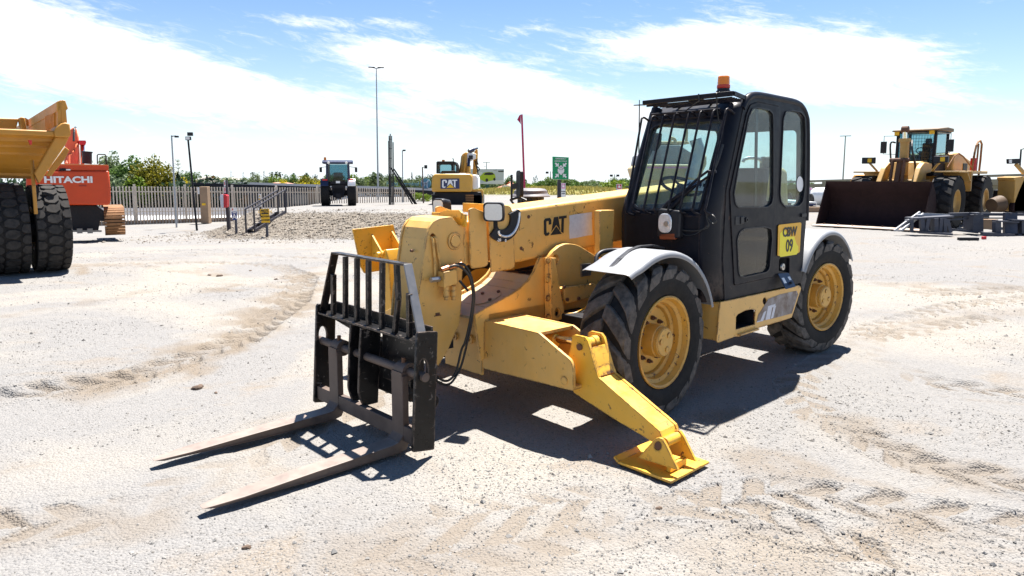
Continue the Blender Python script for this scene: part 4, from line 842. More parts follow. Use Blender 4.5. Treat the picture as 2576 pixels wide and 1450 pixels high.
# forks
def fork(yc, label):
    f = sub('fork', car); FW = .125
    xk = tx(.3) - .005; top = .50
    m = MB(); zz = .10
    # shank and blade as one bent bar
    pr = [(xk, top), (xk, .125), (xk + .035, .088), (xk + .075, .080), (2.35, .068), (2.75, .055), (2.90, .048), (2.955, .043), (2.90, .032), (2.35, .020), (xk + .03, .018), (xk - .025, .030), (xk - .045, .07), (xk - .045, top)]
    n = len(pr); vs = []
    for sd_ in (-1, 1):
        for (x, z) in pr:
            w_ = FW / 2 * (1.0 if x < 2.7 else max(.42, 1 - .58 * ((x - 2.7) / .255) ** 1.8)); vs.append((x, yc + sd_ * w_, z))
    m.add(vs, [tuple(range(n)), tuple(range(2 * n - 1, n - 1, -1))] + [(i, i + n, (i + 1) % n + n, (i + 1) % n) for i in range(n)])
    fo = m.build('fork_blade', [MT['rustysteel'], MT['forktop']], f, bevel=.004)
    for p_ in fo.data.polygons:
        if p_.normal.z > .8 and p_.center.x > xk + .05: p_.material_index = 1  # upward blade faces take the colour with sunlight painted in
    m = MB(); m.lathe([(.030, -.05), (.056, -.05), (.056, .05), (.030, .05)], (sx_, yc, sz), 'y', 28, close=True); m.box((xk - .022, yc, top - .005), (.046, .11, .05)); m.build('fork_eye', MT['rustysteel'], f, smooth=30)
    m = MB(); m.cyl((sx_ + .01, yc, sz + .05), (sx_ + .01, yc, sz + .085), .014, n=8); m.build('locking_bolt', MT['rust'], f)
    return f
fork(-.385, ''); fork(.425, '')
# ---- fuel tank box under the cab
ob = px('y', 1.2, Z6(995, 612), Z6(1525, 498), Z6(1540, 505), Z6(1545, 520), Z6(1480, 720), Z6(1240, 790), Z6(1235, 812), Z6(1118, 850), Z6(1095, 848), Z6(985, 890), Z6(968, 885), Z6(990, 640))
hl = px('y', 1.2, Z6(1098, 800), Z6(1100, 715), Z6(1115, 695), Z6(1160, 672), Z6(1210, 662), Z6(1233, 668), Z6(1228, 765))
h2 = [MP(Z6(1296 + 14 * math.cos(a), 606 + 24 * math.sin(a)), 'y', 1.2) for a in np.linspace(0, 2 * math.pi, 15)[:-1]]
m = MB(); m.plate([ob, hl, h2], (0, -.012, 0)); tank = m.build('fuel_tank', Y, TH, bevel=.004)
xa, xb = ob[0].x, ob[2].x
m = MB(); m.prism([(xa + .004, 1.19, .735), (xa + .004, 1.19, .435), (xa + .02, .62, .435), (xa + .02, .62, .735)], (-.014, 0, 0)); m.prism([(xa, 1.194, .742), (xa + .018, .62, .742), (xb, .62, .728), (xb, 1.194, .728)], (0, 0, -.012)); m.prism([(xa - .02, 1.17, .43), (xa - .02, .62, .43), (xb + .1, .62, .43), (xb + .1, 1.17, .43)], (0, 0, .012)); m.build('tank_shell', Y, tank, bevel=.006)
m = MB(); hc = [p + Vector((0, -.014, 0)) for p in hl]; hb = [p + Vector((0, -.22, 0)) for p in hl]; k = len(hc); m.add(hc + hb, [(i, (i + 1) % k, k + (i + 1) % k, k + i) for i in range(k)] + [tuple(range(k, 2 * k))]); m.build('step_recess', MT['darksteel'], tank)
m = MB(); s0 = px('y', 1.205, Z6(1112, 835), Z6(1240, 795)); m.bar(s0[0], s0[1], .05, .014); m.build('step_lip', Y, tank, bevel=.002)
dec = px('y', 1.2015, Z6(1320, 590), Z6(1400, 560), Z6(1512, 535), Z6(1522, 560), Z6(1480, 690), Z6(1360, 722), Z6(1240, 748), Z6(1250, 700), Z6(1290, 640))
m = MB(); m.prism(dec, (0, .001, 0)); m.build('torn_decal', paint('peeling_decal', (.155, .105, .08), .6, .3, (.45, .43, .42), .8, (.5, .5, .5), .9, 7), tank)
for pl in ([Z6(1262, 745), Z6(1290, 680), Z6(1305, 672), Z6(1283, 742)], [Z6(1300, 735), Z6(1318, 640), Z6(1368, 625), Z6(1366, 640), Z6(1345, 650), Z6(1330, 728)], [Z6(1335, 726), Z6(1356, 640), Z6(1372, 636), Z6(1352, 720)], [Z6(1240, 745), Z6(1265, 738), Z6(1264, 746), Z6(1241, 752)]):
    m = MB(); m.prism(px('y', 1.203, *pl), (0, .001, 0)); m.build('decal_remnant', MT['whitepaper'], tank)
# ---- fenders
def fender(cx, a0, a1, r, y0, y1, flat_front=0.0):
    m = MB(); n = 22; sec = [(y0, r - .012), (y0 + .03, r), (y1 - .035, r), (y1 - .012, r - .006), (y1, r - .022), (y1, r - .040)]; vs = []; k = len(sec)
    for i in range(n + 1):
        t = i / n; a = a0 + (a1 - a0) * t
        for (y, rr_) in sec:
            ex = 0.0 if a > R(62) else (R(62) - a) * flat_front
            vs.append((cx + rr_ * math.cos(a) * (1 + .0 * ex) + ex * .35, y, WZ + rr_ * math.sin(a) + ex * .28))
    th = len(vs); vs2 = []
    for (x, y, z) in vs: d = Vector((x - cx, 0, z - WZ)).normalized() * -.006; vs2.append((x + d.x, y - (.004 if y > 1 else 0), z + d.z))
    fs = []
    for i in range(n):
        for j in range(k - 1):
            q = i * k + j; fs += [(q, q + 1, q + k + 1, q + k), (th + q, th + q + k, th + q + k + 1, th + q + 1)]
    for j in range(k - 1): fs += [(j, th + j, th + j + 1, j + 1), (n * k + j, n * k + j + 1, th + n * k + j + 1, th + n * k + j)]
    for i in range(n): fs += [(i * k, (i + 1) * k, th + (i + 1) * k, th + i * k), (i * k + k - 1, th + i * k + k - 1, th + (i + 1) * k + k - 1, (i + 1) * k + k - 1)]
    m.add(vs + vs2, fs); return m.build('fender', MT['fender'], TH, smooth=50)
ff = fender(0, R(50), R(163), .655, .80, 1.215, .5); fender(-2.74, R(28), R(150), .655, .80, 1.215)
# straps over the front fender
m = MB(); pts = [MP(Z6(232, 392), 'y', 1.0), MP(Z6(300, 320), 'y', .98), MP(Z6(375, 258), 'y', .95), MP(Z6(440, 232), 'y', .93), MP(Z6(530, 225), 'y', .90), MP(Z6(600, 245), 'y', .88)]
pts = [p for p in pts]
for a, b in zip(pts[:-1], pts[1:]): m.bar(a, b, .035, .012)
m.build('fender_strap', MT['darkplastic'], ff, bevel=.003)
m = MB(); m.tube([MP(Z6(350, 262), 'y', .80), MP(Z6(270, 258), 'y', .74), MP(Z6(190, 268), 'y', .72), MP(Z6(150, 300), 'y', .72), MP(Z6(143, 350), 'y', .74)], .016, 8, 4); m.build('fender_bracket', MT['darkplastic'], ff, smooth=50)
# ---------------------------------------------------------------- cab of the telehandler
CB = MT['black']; CY1 = 1.18; CY0 = .335
cab = sub('cab', TH)
def xf(z): return -.57 + (z - .755) * .03 if z <= 1.42 else -.55 - (z - 1.42) * .442
LV = [(.755, -.82), (1.10, -.80), (1.42, -.775), (1.60, -.815), (1.80, -.875), (2.0, -.945), (2.2, -1.01), (2.25, -1.03), (2.30, -1.05)]
# left side frame with a door opening
side = px('y', CY1, Z6(1022, 602), Z6(1010, 300), Z5(1120, 1200), Z5(1130, 1020), Z5(1180, 780), Z5(1290, 250), Z5(1330, 190), Z5(1400, 180), Z5(1740, 245), Z5(1810, 290), Z5(1850, 370), Z5(1862, 560), Z5(1838, 1320), Z6(1545, 480))
door_o = px('y', CY1, Z5(1150, 1040), Z5(1210, 760), Z5(1300, 345), Z5(1335, 262), Z5(1400, 238), Z5(1590, 278), Z5(1605, 300), Z5(1575, 1000), Z6(1362, 20), Z6(1350, 442), Z6(1082, 500), Z6(1058, 60))
qwin = px('y', CY1, Z5(1655, 335), Z5(1720, 325), Z5(1790, 338), Z5(1822, 380), Z5(1828, 500), Z5(1825, 1000), Z5(1805, 1130), Z5(1770, 1168), Z5(1650, 1172), Z5(1615, 1130), Z5(1605, 1060), Z5(1635, 400))
fhole = px('y', CY1, Z8(960, 850), Z8(965, 690), Z8(985, 660), Z8(1100, 650), Z8(1120, 665), Z8(1115, 880))
m = MB(); m.plate([rloop(side, [0, 0, 0, 0, 0, .02, .03, .04, .06, .05, .03, 0, 0, 0]), rloop(door_o, .015), rloop(qwin, .02), fhole], (0, -.04, 0)); m.build('side_frame', CB, cab, bevel=.010, seg=2)
# rounded roof rail over the side
m = MB(); rail = px('y', CY1 - .02, Z5(1262, 300), Z5(1300, 225), Z5(1350, 190), Z5(1420, 188), Z5(1570, 215), Z5(1735, 250), Z5(1795, 292), Z5(1832, 375), Z5(1842, 480), Z5(1842, 900), Z5(1830, 1300)); m.tube(rail, .032, 10, 5); m.build('roof_rail', CB, cab, smooth=50)
# door
dwin = px('y', CY1, Z5(1350, 310), Z5(1400, 300), Z5(1500, 318), Z5(1530, 350), Z5(1535, 420), Z5(1535, 1080), Z5(1520, 1150), Z5(1480, 1178), Z5(1230, 1178), Z5(1200, 1150), Z5(1188, 1060), Z5(1225, 850), Z5(1320, 380))
lwin = px('y', CY1, Z6(1100, 190), Z6(1115, 140), Z6(1150, 115), Z6(1290, 103), Z6(1330, 115), Z6(1336, 180), Z6(1318, 380), Z6(1300, 405), Z6(1150, 438), Z6(1120, 432), Z6(1110, 400))
dp_ = inset_loop(door_o, .008); c_ = sum((Vector(p) for p in door_o), Vector()) / len(door_o)
if (dp_[0] - c_).length > (Vector(door_o[0]) - c_).length: dp_ = inset_loop(door_o, -.008)
sh = Vector((0, .008, 0))
m = MB(); m.plate([[p + sh for p in rloop(dp_, .015)], [p + sh for p in rloop(dwin, .02)], [p + sh for p in rloop(lwin, .02)]], (0, -.03, 0)); door = m.build('door', CB, cab, bevel=.005)
def grow(loop, d):
    q = inset_loop(loop, d); c = sum((Vector(p) for p in loop), Vector()) / len(loop)
    return q if (q[0] - c).length > (Vector(loop[0]) - c).length else inset_loop(loop, -d)
def seal(loop, off, par, w=.020, t=.010):
    a = grow(loop, w * .55); b = loop; m = MB(); m.plate([rloop(a, .02), rloop(b, .02)], (0, t, 0))
    o = m.build('window_seal', MT['darkplastic'], par, bevel=.003); o.location = (0, off, 0); return o
seal(dwin, .004, door); seal(lwin, .004, door); seal(qwin, -.002, cab)
def pane(loop, y, mat, par):
    m = MB(); lo = [Vector((p.x, y, p.z)) for p in grow(loop, .006)]; m.prism(rloop(lo, .02), (0, -.004, 0)); return m.build('window_pane', mat, par)
pane(dwin, CY1 - .005, MT['glass'], door); pane(lwin, CY1 - .005, MT['glassdark'], door); pane(qwin, CY1 - .015, MT['glass'], cab)
m = MB(); sp = px('y', CY1 - .03, Z5(1395, 305), Z5(1412, 303), Z5(1400, 1178), Z5(1380, 1178)); m.prism(sp, (0, -.01, 0)); m.build('sliding_window_edge', MT['darkplastic'], door)
m = MB(); hd_ = px('y', CY1 + .008, Z8(330, 60), Z8(445, 55), Z8(448, 165), Z8(325, 190)); m.prism(hd_, (0, .004, 0)); m.prism(px('y', CY1 + .010, Z8(400, 65), Z8(445, 60), Z8(445, 160), Z8(400, 168)), (0, .010, 0)); m.build('door_handle', MT['darkplastic'], door, bevel=.003)
q = MP(Z8(485, 108), 'y', CY1 + .006); m = MB(); m.lathe([(.010, .012), (.020, .012), (.021, 0)], q, 'y', 18); m.build('door_lock', MT['darkplastic'], door, smooth=30)
# front left corner, front right corner
m = MB(); n = 8; vs = []
for (z, xs) in LV:
    for j in range(n + 1):
        t = j / n * math.pi / 2; x0 = xf(z); vs.append((xs + (x0 - xs) * math.cos(t) ** .8 if j < n else xs, 1.095 + (CY1 - .004 - 1.095) * math.sin(t) ** .8, z))
k = n + 1; m.add(vs, [(i * k + j, i * k + j + 1, (i + 1) * k + j + 1, (i + 1) * k + j) for i in range(len(LV) - 1) for j in range(n)]); pil = m.build('corner_pillar', CB, cab, smooth=50)
sm = pil.modifiers.new('solid', 'SOLIDIFY'); sm.thickness = .02; sm.offset = -1
m = MB(); rp_ = [(xf(z) + .0, .385, z) for (z, _) in LV]; m.tube([(x - .045, y - .002, z) for (x, y, z) in rp_], .048, 14, 2); m.build('corner_pillar', CB, cab, smooth=50)
# front panel below the windscreen
m = MB(); m.prism([(xf(.755), .38, .755), (xf(.755), 1.10, .755), (xf(1.42), 1.10, 1.42), (xf(1.42), .38, 1.42)], (-.02, 0, 0)); m.build('front_panel', CB, cab)
# windscreen frame
WN = Vector((1, 0, .442)).normalized(); WP = Vector((-.55, 0, 1.42))
def ws(p, off=0.0): return MPL(p, WP + WN * off, WN)
def fp_(z, y): return Vector((xf(z), y, z))
wo = [ws(Z9(*p)) for p in ((110, 1190), (130, 1100), (320, 340), (340, 290), (420, 250), (700, 228), (1010, 205), (1150, 202), (1195, 240), (1200, 300), (1150, 520), (1010, 1180), (985, 1235), (920, 1262), (250, 1258), (160, 1240))]
for p in wo: p.y = min(p.y, 1.078)
fo_ = [fp_(1.421, .38), fp_(1.421, 1.10), fp_(2.245, 1.10), fp_(2.245, .38)]
m = MB(); m.plate([fo_, rloop(wo, .015)], WN * -.03); m.build('windscreen_frame', CB, cab, bevel=.006)
m = MB(); m.plate([rloop(grow(wo, .018), .02), rloop(wo, .015)], WN * .010); m.build('windscreen_seal', MT['darkplastic'], cab, bevel=.003)
m = MB(); m.prism([p - WN * .012 for p in rloop(grow(wo, .006), .015)], WN * -.005); m.build('windscreen', MT['glass'], cab)
# roof, rear, far side, floor
m = MB(); m.prism([(-.97, .34, 2.245), (-1.10, .34, 2.325), (-1.24, .34, 2.36), (-1.95, .34, 2.345), (-2.12, .34, 2.28), (-2.15, .34, 2.22), (-2.08, .34, 2.22), (-1.95, .34, 2.29), (-1.2, .34, 2.27)], (0, .835, 0)); m.build('roof', CB, cab, bevel=.02, seg=3)
rw = [(-2.19, .40, 1.45), (-2.19, 1.12, 1.45), (-2.12, 1.12, 2.18), (-2.12, .40, 2.18)]
def rr_(z): return -2.21 + max(0, z - 1.3) * .085
ro = [(rr_(.75), .335, .75), (rr_(.75), 1.17, .75), (rr_(1.3), 1.17, 1.3), (rr_(1.3), .335, 1.3)]
m = MB(); m.prism(ro, (.025, 0, 0)); ru = [Vector((rr_(z), y, z)) for (z, y) in ((1.3, .335), (1.3, 1.17), (2.28, 1.17), (2.28, .335))]; ri = [Vector((rr_(z), y, z)) for (z, y) in ((1.46, .42), (1.46, 1.10), (2.14, 1.10), (2.14, .42))]
m.plate([ru, rloop(ri, .05)], (.025, 0, 0)); m.build('rear_panel', CB, cab, bevel=.004)
m = MB(); m.prism([p + Vector((.01, 0, 0)) for p in rloop(ri, .05)], (.004, 0, 0)); m.build('rear_window', MT['glass'], cab)
so_ = [Vector((x, CY0, z)) for (x, z) in ((-.60, .76), (-.58, 1.42), (-.95, 2.28), (-2.12, 2.28), (-2.20, 1.3), (-2.20, .76))]; sw = [Vector((x, CY0, z)) for (x, z) in ((-.72, 1.48), (-1.0, 2.16), (-2.05, 2.16), (-2.11, 1.48))]
m = MB(); m.plate([so_, rloop(sw, .05)], (0, .025, 0)); m.build('inner_side_panel', CB, cab)
m = MB(); m.prism([p + Vector((0, .01, 0)) for p in rloop(sw, .05)], (0, .004, 0)); m.build('inner_side_window', MT['glass'], cab)
m = MB(); m.box((-1.40, .76, .775), (1.55, .80, .03)); m.build('cab_floor', MT['interior'], cab)
# interior
m = MB(); m.prism([(-.62, .42, 1.35), (-.85, .42, 1.40), (-.90, .42, 1.30), (-.68, .42, .80), (-.62, .42, .80)], (0, .62, 0)); m.build('dashboard', MT['beige'], cab, bevel=.02)
seat = MB(); seat.box((-1.65, .74, 1.22), (.46, .48, .14)); seat.prism([(-1.86, .52, 1.25), (-1.76, .52, 1.25), (-1.86, .52, 1.80), (-1.95, .52, 1.80)], (0, .44, 0)); seat.box((-1.65, .74, 1.0), (.36, .36, .3)); seat.build('driver_seat', MT['interior'], cab, bevel=.03)
sc_ = MP(Z9(680, 985), 'x', -.98); m = MB(); nw = Vector((-.45, 0, .9)).normalized(); uw = Vector((0, 1, 0)); vw = nw.cross(uw)
m.tube([sc_ + (uw * math.cos(a) + vw * math.sin(a)) * .17 for a in np.linspace(0, 2 * math.pi, 33)], .014, 8); m.cyl(sc_ - nw * .02, sc_ + nw * .01, .04, n=14)
for a in (0.5, 2.6, 4.7): m.bar(sc_, sc_ + (uw * math.cos(a) + vw * math.sin(a)) * .17, .02, .012, up=nw)
m.cyl(sc_, sc_ - nw * .30, .03, n=12); m.build('steering_wheel', MT['interior'], cab, smooth=45)
m = MB(); m.box((-1.3, .42, 1.15), (.7, .12, .5)); m.build('side_console', MT['beige'], cab, bevel=.02)
m = MB(); m.prism([Vector((-1.98, .62, 1.50)), Vector((-1.98, .80, 1.50)), Vector((-1.98, .80, 1.66)), Vector((-1.98, .62, 1.66))], (-.03, 0, 0)); m.build('document_holder', MT['orange_lens'], cab)
# sun visor bits seen through the screen
m = MB(); a = MP(Z9(330, 340), 'x', -1.05); m.prism([MP(Z9(325, 335), 'x', -1.05), MP(Z9(415, 345), 'x', -1.05), MP(Z9(405, 480), 'x', -1.05), MP(Z9(350, 560), 'x', -1.05), MP(Z9(300, 520), 'x', -1.05)], (-.04, 0, 0)); m.tube([MP(Z9(320, 540), 'x', -1.05), MP(Z9(285, 620), 'x', -1.03), MP(Z9(225, 720), 'x', -1.0)], .014, 8, 4); m.build('inside_mirror', MT['interior'], cab)
# windscreen card 4994
cd = [ws(Z9(*p), -.03) for p in ((725, 1030), (745, 905), (1025, 908), (1005, 1040))]; m = MB(); m.prism(cd, WN * -.003); card = m.build('price_card', flat('price_card_white', (.86, .87, .92), .6), cab)
cr = (cd[2] - cd[1]).normalized(); cu_ = WN.cross(cr)
text('4994', .068, ws(Z9(835, 968), -.028), cr, cu_, MT['inkblue'], card, bold=.002, depth=.002, sx=1.0)
bx0 = [ws(Z9(*p), -.027) for p in ((940, 990), (945, 952), (1003, 952), (1000, 992))]; m = MB(); m.prism(bx0, WN * .001); m.build('card_badge', MT['ink'], card)
# guard bars in front of the windscreen
gb = [((205, 150), (5, 1298)), ((330, 135), (85, 1272)), ((470, 125), (220, 1282)), ((605, 105), (350, 1285)), ((775, 90), (518, 1292)), ((915, 75), (660, 1288)), ((1070, 62), (810, 1290)), ((1225, 45), (962, 1290))]
scr = sub('windscreen_guard', cab)
for (t_, b_) in gb:
    a = ws(Z9(*t_), .075); b = ws(Z9(*b_), .075); m = MB()
    m.tube([a + Vector((-.085, .02, -.035)), a + Vector((-.03, .006, -.004)), a + (b - a) * .015, a + (b - a) * .06, a + (b - a) * .5, a + (b - a) * .94, a + (b - a) * .985, b + Vector((-.03, .01, -.012)), b + Vector((-.09, .03, -.03))], .0095, 8, 3); m.build('guard_bar', CB, scr, smooth=50)
m = MB(); za = 2.245; m.tube([fp_(2.235, .40) + WN * .03, fp_(2.235, 1.05) + WN * .03], .012, 8); m.tube([fp_(2.19, .42) + WN * .02, fp_(2.19, 1.05) + WN * .02], .007, 8); m.build('guard_rail', CB, scr, smooth=40)
# roof visor grille
vis = sub('roof_grille', cab)
v0 = MP(Z5(388, 252), 'x', -.72); v1 = MP(Z5(1195, 165), 'x', -.80)
m = MB(); m.bar(v0, v1, .04, .036); m.build('front_beam', CB, vis, bevel=.004)
for k in range(7):
    t = (k + .8) / 7.0; a = Vector((v0.x - .46 * t, v0.y - .02 + .14 * t, v0.z - .022)); b = Vector((v1.x - .36 * t, v1.y - .06 * t - .03, v1.z - .026)); m = MB(); m.bar(a, b, .012, .014); m.build('slat', CB, vis)
for (a, b) in ((v0, v0 + Vector((-.42, .14, -.01))), (v1, v1 + Vector((-.40, -.07, -.02))), ((v0 + v1) / 2, (v0 + v1) / 2 + Vector((-.40, .03, -.015)))): m = MB(); m.bar(a, b, .02, .03); m.build('side_bar', CB, vis)
m = MB(); m.tube([MP(Z5(880, 170), 'x', -.74), MP(Z5(885, 235), 'x', -.74), MP(Z5(750, 330), 'x', -.90)], .006, 6); m.tube([MP(Z5(1040, 160), 'x', -.76), MP(Z5(1045, 300), 'x', -.84), MP(Z5(1060, 420), 'x', -.86)], .005, 6); m.build('cable', MT['hose'], vis)
# beacon
bc = MP(Z5(1100, 160), 'z', 2.40); m = MB(); m.lathe([(.0, -.02), (.058, -.02), (.058, .012), (.050, .020), (.048, .034), (.0, .034)], bc, 'z', 28); bcn = m.build('beacon_base', MT['darkplastic'], cab, smooth=35)
m = MB(); m.lathe([(.049, .034), (.048, .08), (.046, .126), (.041, .132), (0, .133)], bc, 'z', 28); m.build('beacon_lens', MT['orange_lens'], bcn, smooth=35)
m = MB(); m.lathe([(.050, .033), (.053, .040), (.053, .058), (.049, .062)], bc, 'z', 28); m.build('beacon_ring', MT['red_lens'], bcn, smooth=35)
# headlight and indicator
hc_ = MP(Z5(605, 1325), 'x', -.50)
hl_ = [hc_ + Vector((0, y, z)) for (y, z) in ((-.105, -.115), (.105, -.115), (.115, .10), (-.095, .115))]
m = MB(); m.prism(rloop(hl_, .03), (-.11, 0, 0)); hl_o = m.build('headlight', MT['darkplastic'], cab, bevel=.012)
el_ = [hc_ + Vector((.004, -.02 + .062 * math.copysign(abs(math.cos(a)) ** .7, math.cos(a)), .0 + .076 * math.copysign(abs(math.sin(a)) ** .7, math.sin(a)))) for a in np.linspace(0, 2 * math.pi, 29)[:-1]]
m = MB(); m.prism(el_, (.010, 0, 0)); m.build('headlight_lens', MT['reflector'], hl_o, bevel=.006)
m = MB(); q = hc_ + Vector((.016, -.005, -.005)); m.cyl(q - Vector((.004, 0, 0)), q + Vector((.004, 0, 0)), .022, n=16); m.build('bulb_shield', MT['steel'], hl_o)
iq = px('x', -.53, Z6(588, 145), Z6(697, 140), Z6(697, 185), Z6(592, 183)); m = MB(); m.prism(iq, (.03, 0, 0)); m.build('indicator_lamp', flat('dull_amber', (.28, .06, .02), .35), cab, bevel=.005)
# wiper, wires
m = MB(); m.tube([ws(Z9(*p), .03) for p in ((440, 1300), (520, 1190), (680, 1075), (870, 900), (995, 805))], .011, 8, 3, rr=[.02] * 4 + [.018] * 3 + [.010] * 9); m.tube([ws(Z9(*p), .045) for p in ((1000, 800), (1040, 815), (1100, 805))], .012, 8); m.build('wiper_arm', CB, cab, smooth=50)
m = MB(); m.tube([ws(Z9(*p), .02) for p in ((560, 1250), (690, 1110), (860, 970), (1020, 855))], .010, 8, 3, rr=[.022] * 3 + [.016] * 3 + [.009] * 9); m.build('wiper_arm', CB, cab, smooth=50)
m = MB(); m.tube([ws(Z9(*p), .018) for p in ((1180, 480), (1130, 650), (1060, 830), (1020, 1040), (975, 1230))], .012, 6, 3); m.build('wiper_blade', MT['hose'], cab, smooth=50)
m = MB(); m.tube([MP(Z5(*p), 'x', -.535) for p in ((940, 1200), (960, 1270), (1010, 1330), (1040, 1300), (1000, 1250), (950, 1260), (970, 1350), (880, 1390), (770, 1390), (715, 1380))], .006, 6, 4); m.tube([MP(Z5(*p), 'x', -.535) for p in ((720, 1395), (760, 1430), (840, 1425), (900, 1390), (960, 1345))], .004, 6, 4); m.build('loose_wire', MT['hose'], cab, smooth=50)
# number plate, fuel flap, white disc
pl = px('y', CY1 + .006, Z8(950, 195), Z8(970, 180), Z8(1270, 146), Z8(1284, 160), Z8(1262, 570), Z8(1240, 590), Z8(950, 635), Z8(940, 620)); m = MB(); m.prism(rloop(pl, .008), (0, .003, 0)); plate_ = m.build('number_plate', MT['plate_amber'], cab)
p2 = px('y', CY1 + .0095, Z8(980, 305), Z8(1040, 240), Z8(1100, 350), Z8(1185, 350), Z8(1215, 450), Z8(1245, 500), Z8(1240, 580), Z8(1215, 612), Z8(985, 648), Z8(965, 620)); m = MB(); m.prism(p2, (0, .001, 0)); m.build('plate_patch', MT['plate_yellow'], plate_)
pr_ = (MP(Z8(1280, 160), 'y', CY1) - MP(Z8(960, 188), 'y', CY1)).normalized()
text('CBW', .112, MP(Z8(1122, 288), 'y', CY1 + .012), pr_, (0, 0, 1), MT['ink'], plate_, bold=.004, depth=.002, sx=1.05)
text('09', .150, MP(Z8(1115, 490), 'y', CY1 + .012), pr_, (0, 0, 1), MT['ink'], plate_, bold=.004, depth=.002, sx=.92)
m = MB(); hb = [p + Vector((0, -.10, 0)) for p in fhole]; hc2 = [p + Vector((0, -.03, 0)) for p in fhole]; k = len(hb); m.add(hc2 + hb, [(i, (i + 1) % k, k + (i + 1) % k, k + i) for i in range(k)] + [tuple(range(k, 2 * k))]); m.build('filler_recess', MT['interior'], cab)
q = MP(Z8(1010, 790), 'y', CY1 - .01); m = MB(); m.lathe([(.008, .015), (.030, .012), (.034, 0)], q, 'y', 18); m.build('filler_cap', MT['steel'], cab, smooth=35)
fl = [MP(Z8(950, 890), 'y', CY1 + .012), MP(Z8(1100, 875), 'y', CY1 + .012), MP(Z8(1210, 1075), 'y', CY1 + .10), MP(Z8(1065, 1112), 'y', CY1 + .10)]; fn = (fl[1] - fl[0]).cross(fl[3] - fl[0]).normalized(); fn = fn if fn.z > 0 else -fn
m = MB(); m.prism(rloop(fl, .012), fn * -.005); flap = m.build('filler_flap', flat('navy_flap', (.012, .018, .045), .4), cab)
fq = lambda u, w: (fl[0] * (1 - u) + fl[1] * u) * (1 - w) + (fl[3] * (1 - u) + fl[2] * u) * w + fn * .001
for (u0, u1, w0, w1) in ((.10, .34, .30, .66), (.70, .92, .28, .52)): m = MB(); m.prism([fq(u0, w0), fq(u1, w0), fq(u1, w1), fq(u0, w1)], fn * .001); m.build('flap_label', MT['white'], flap)
q = fq(.62, .72); m = MB(); m.cyl(q, q + fn * .02, .012, n=10); m.build('flap_catch', MT['darkplastic'], flap)
wd = [MP(Z5(1783 + 29 * math.cos(a), 975 + 69 * math.sin(a)), 'y', CY1 - .012) for a in np.linspace(0, 2 * math.pi, 25)[:-1]]; m = MB(); m.prism(wd, (0, .002, 0)); m.build('white_disc_sticker', MT['white'], cab)
m = MB(); q = MP(Z8(1310, 40), 'y', CY1 + .002); m.bar(q + Vector((.04, 0, 0)), q + Vector((-.05, .0, 0)), .025, .03); m.build('grab_catch', MT['darkplastic'], cab)
# thin wand aerial on the far pillar
m = MB(); m.tube([MP(Z5(352, 225), 'x', -.80), MP(Z5(350, 560), 'x', -.78)], .004, 6); m.tube([MP(Z5(305, 272), 'x', -.8), MP(Z5(375, 268), 'x', -.8)], .005, 6); m.build('aerial', CB, cab)
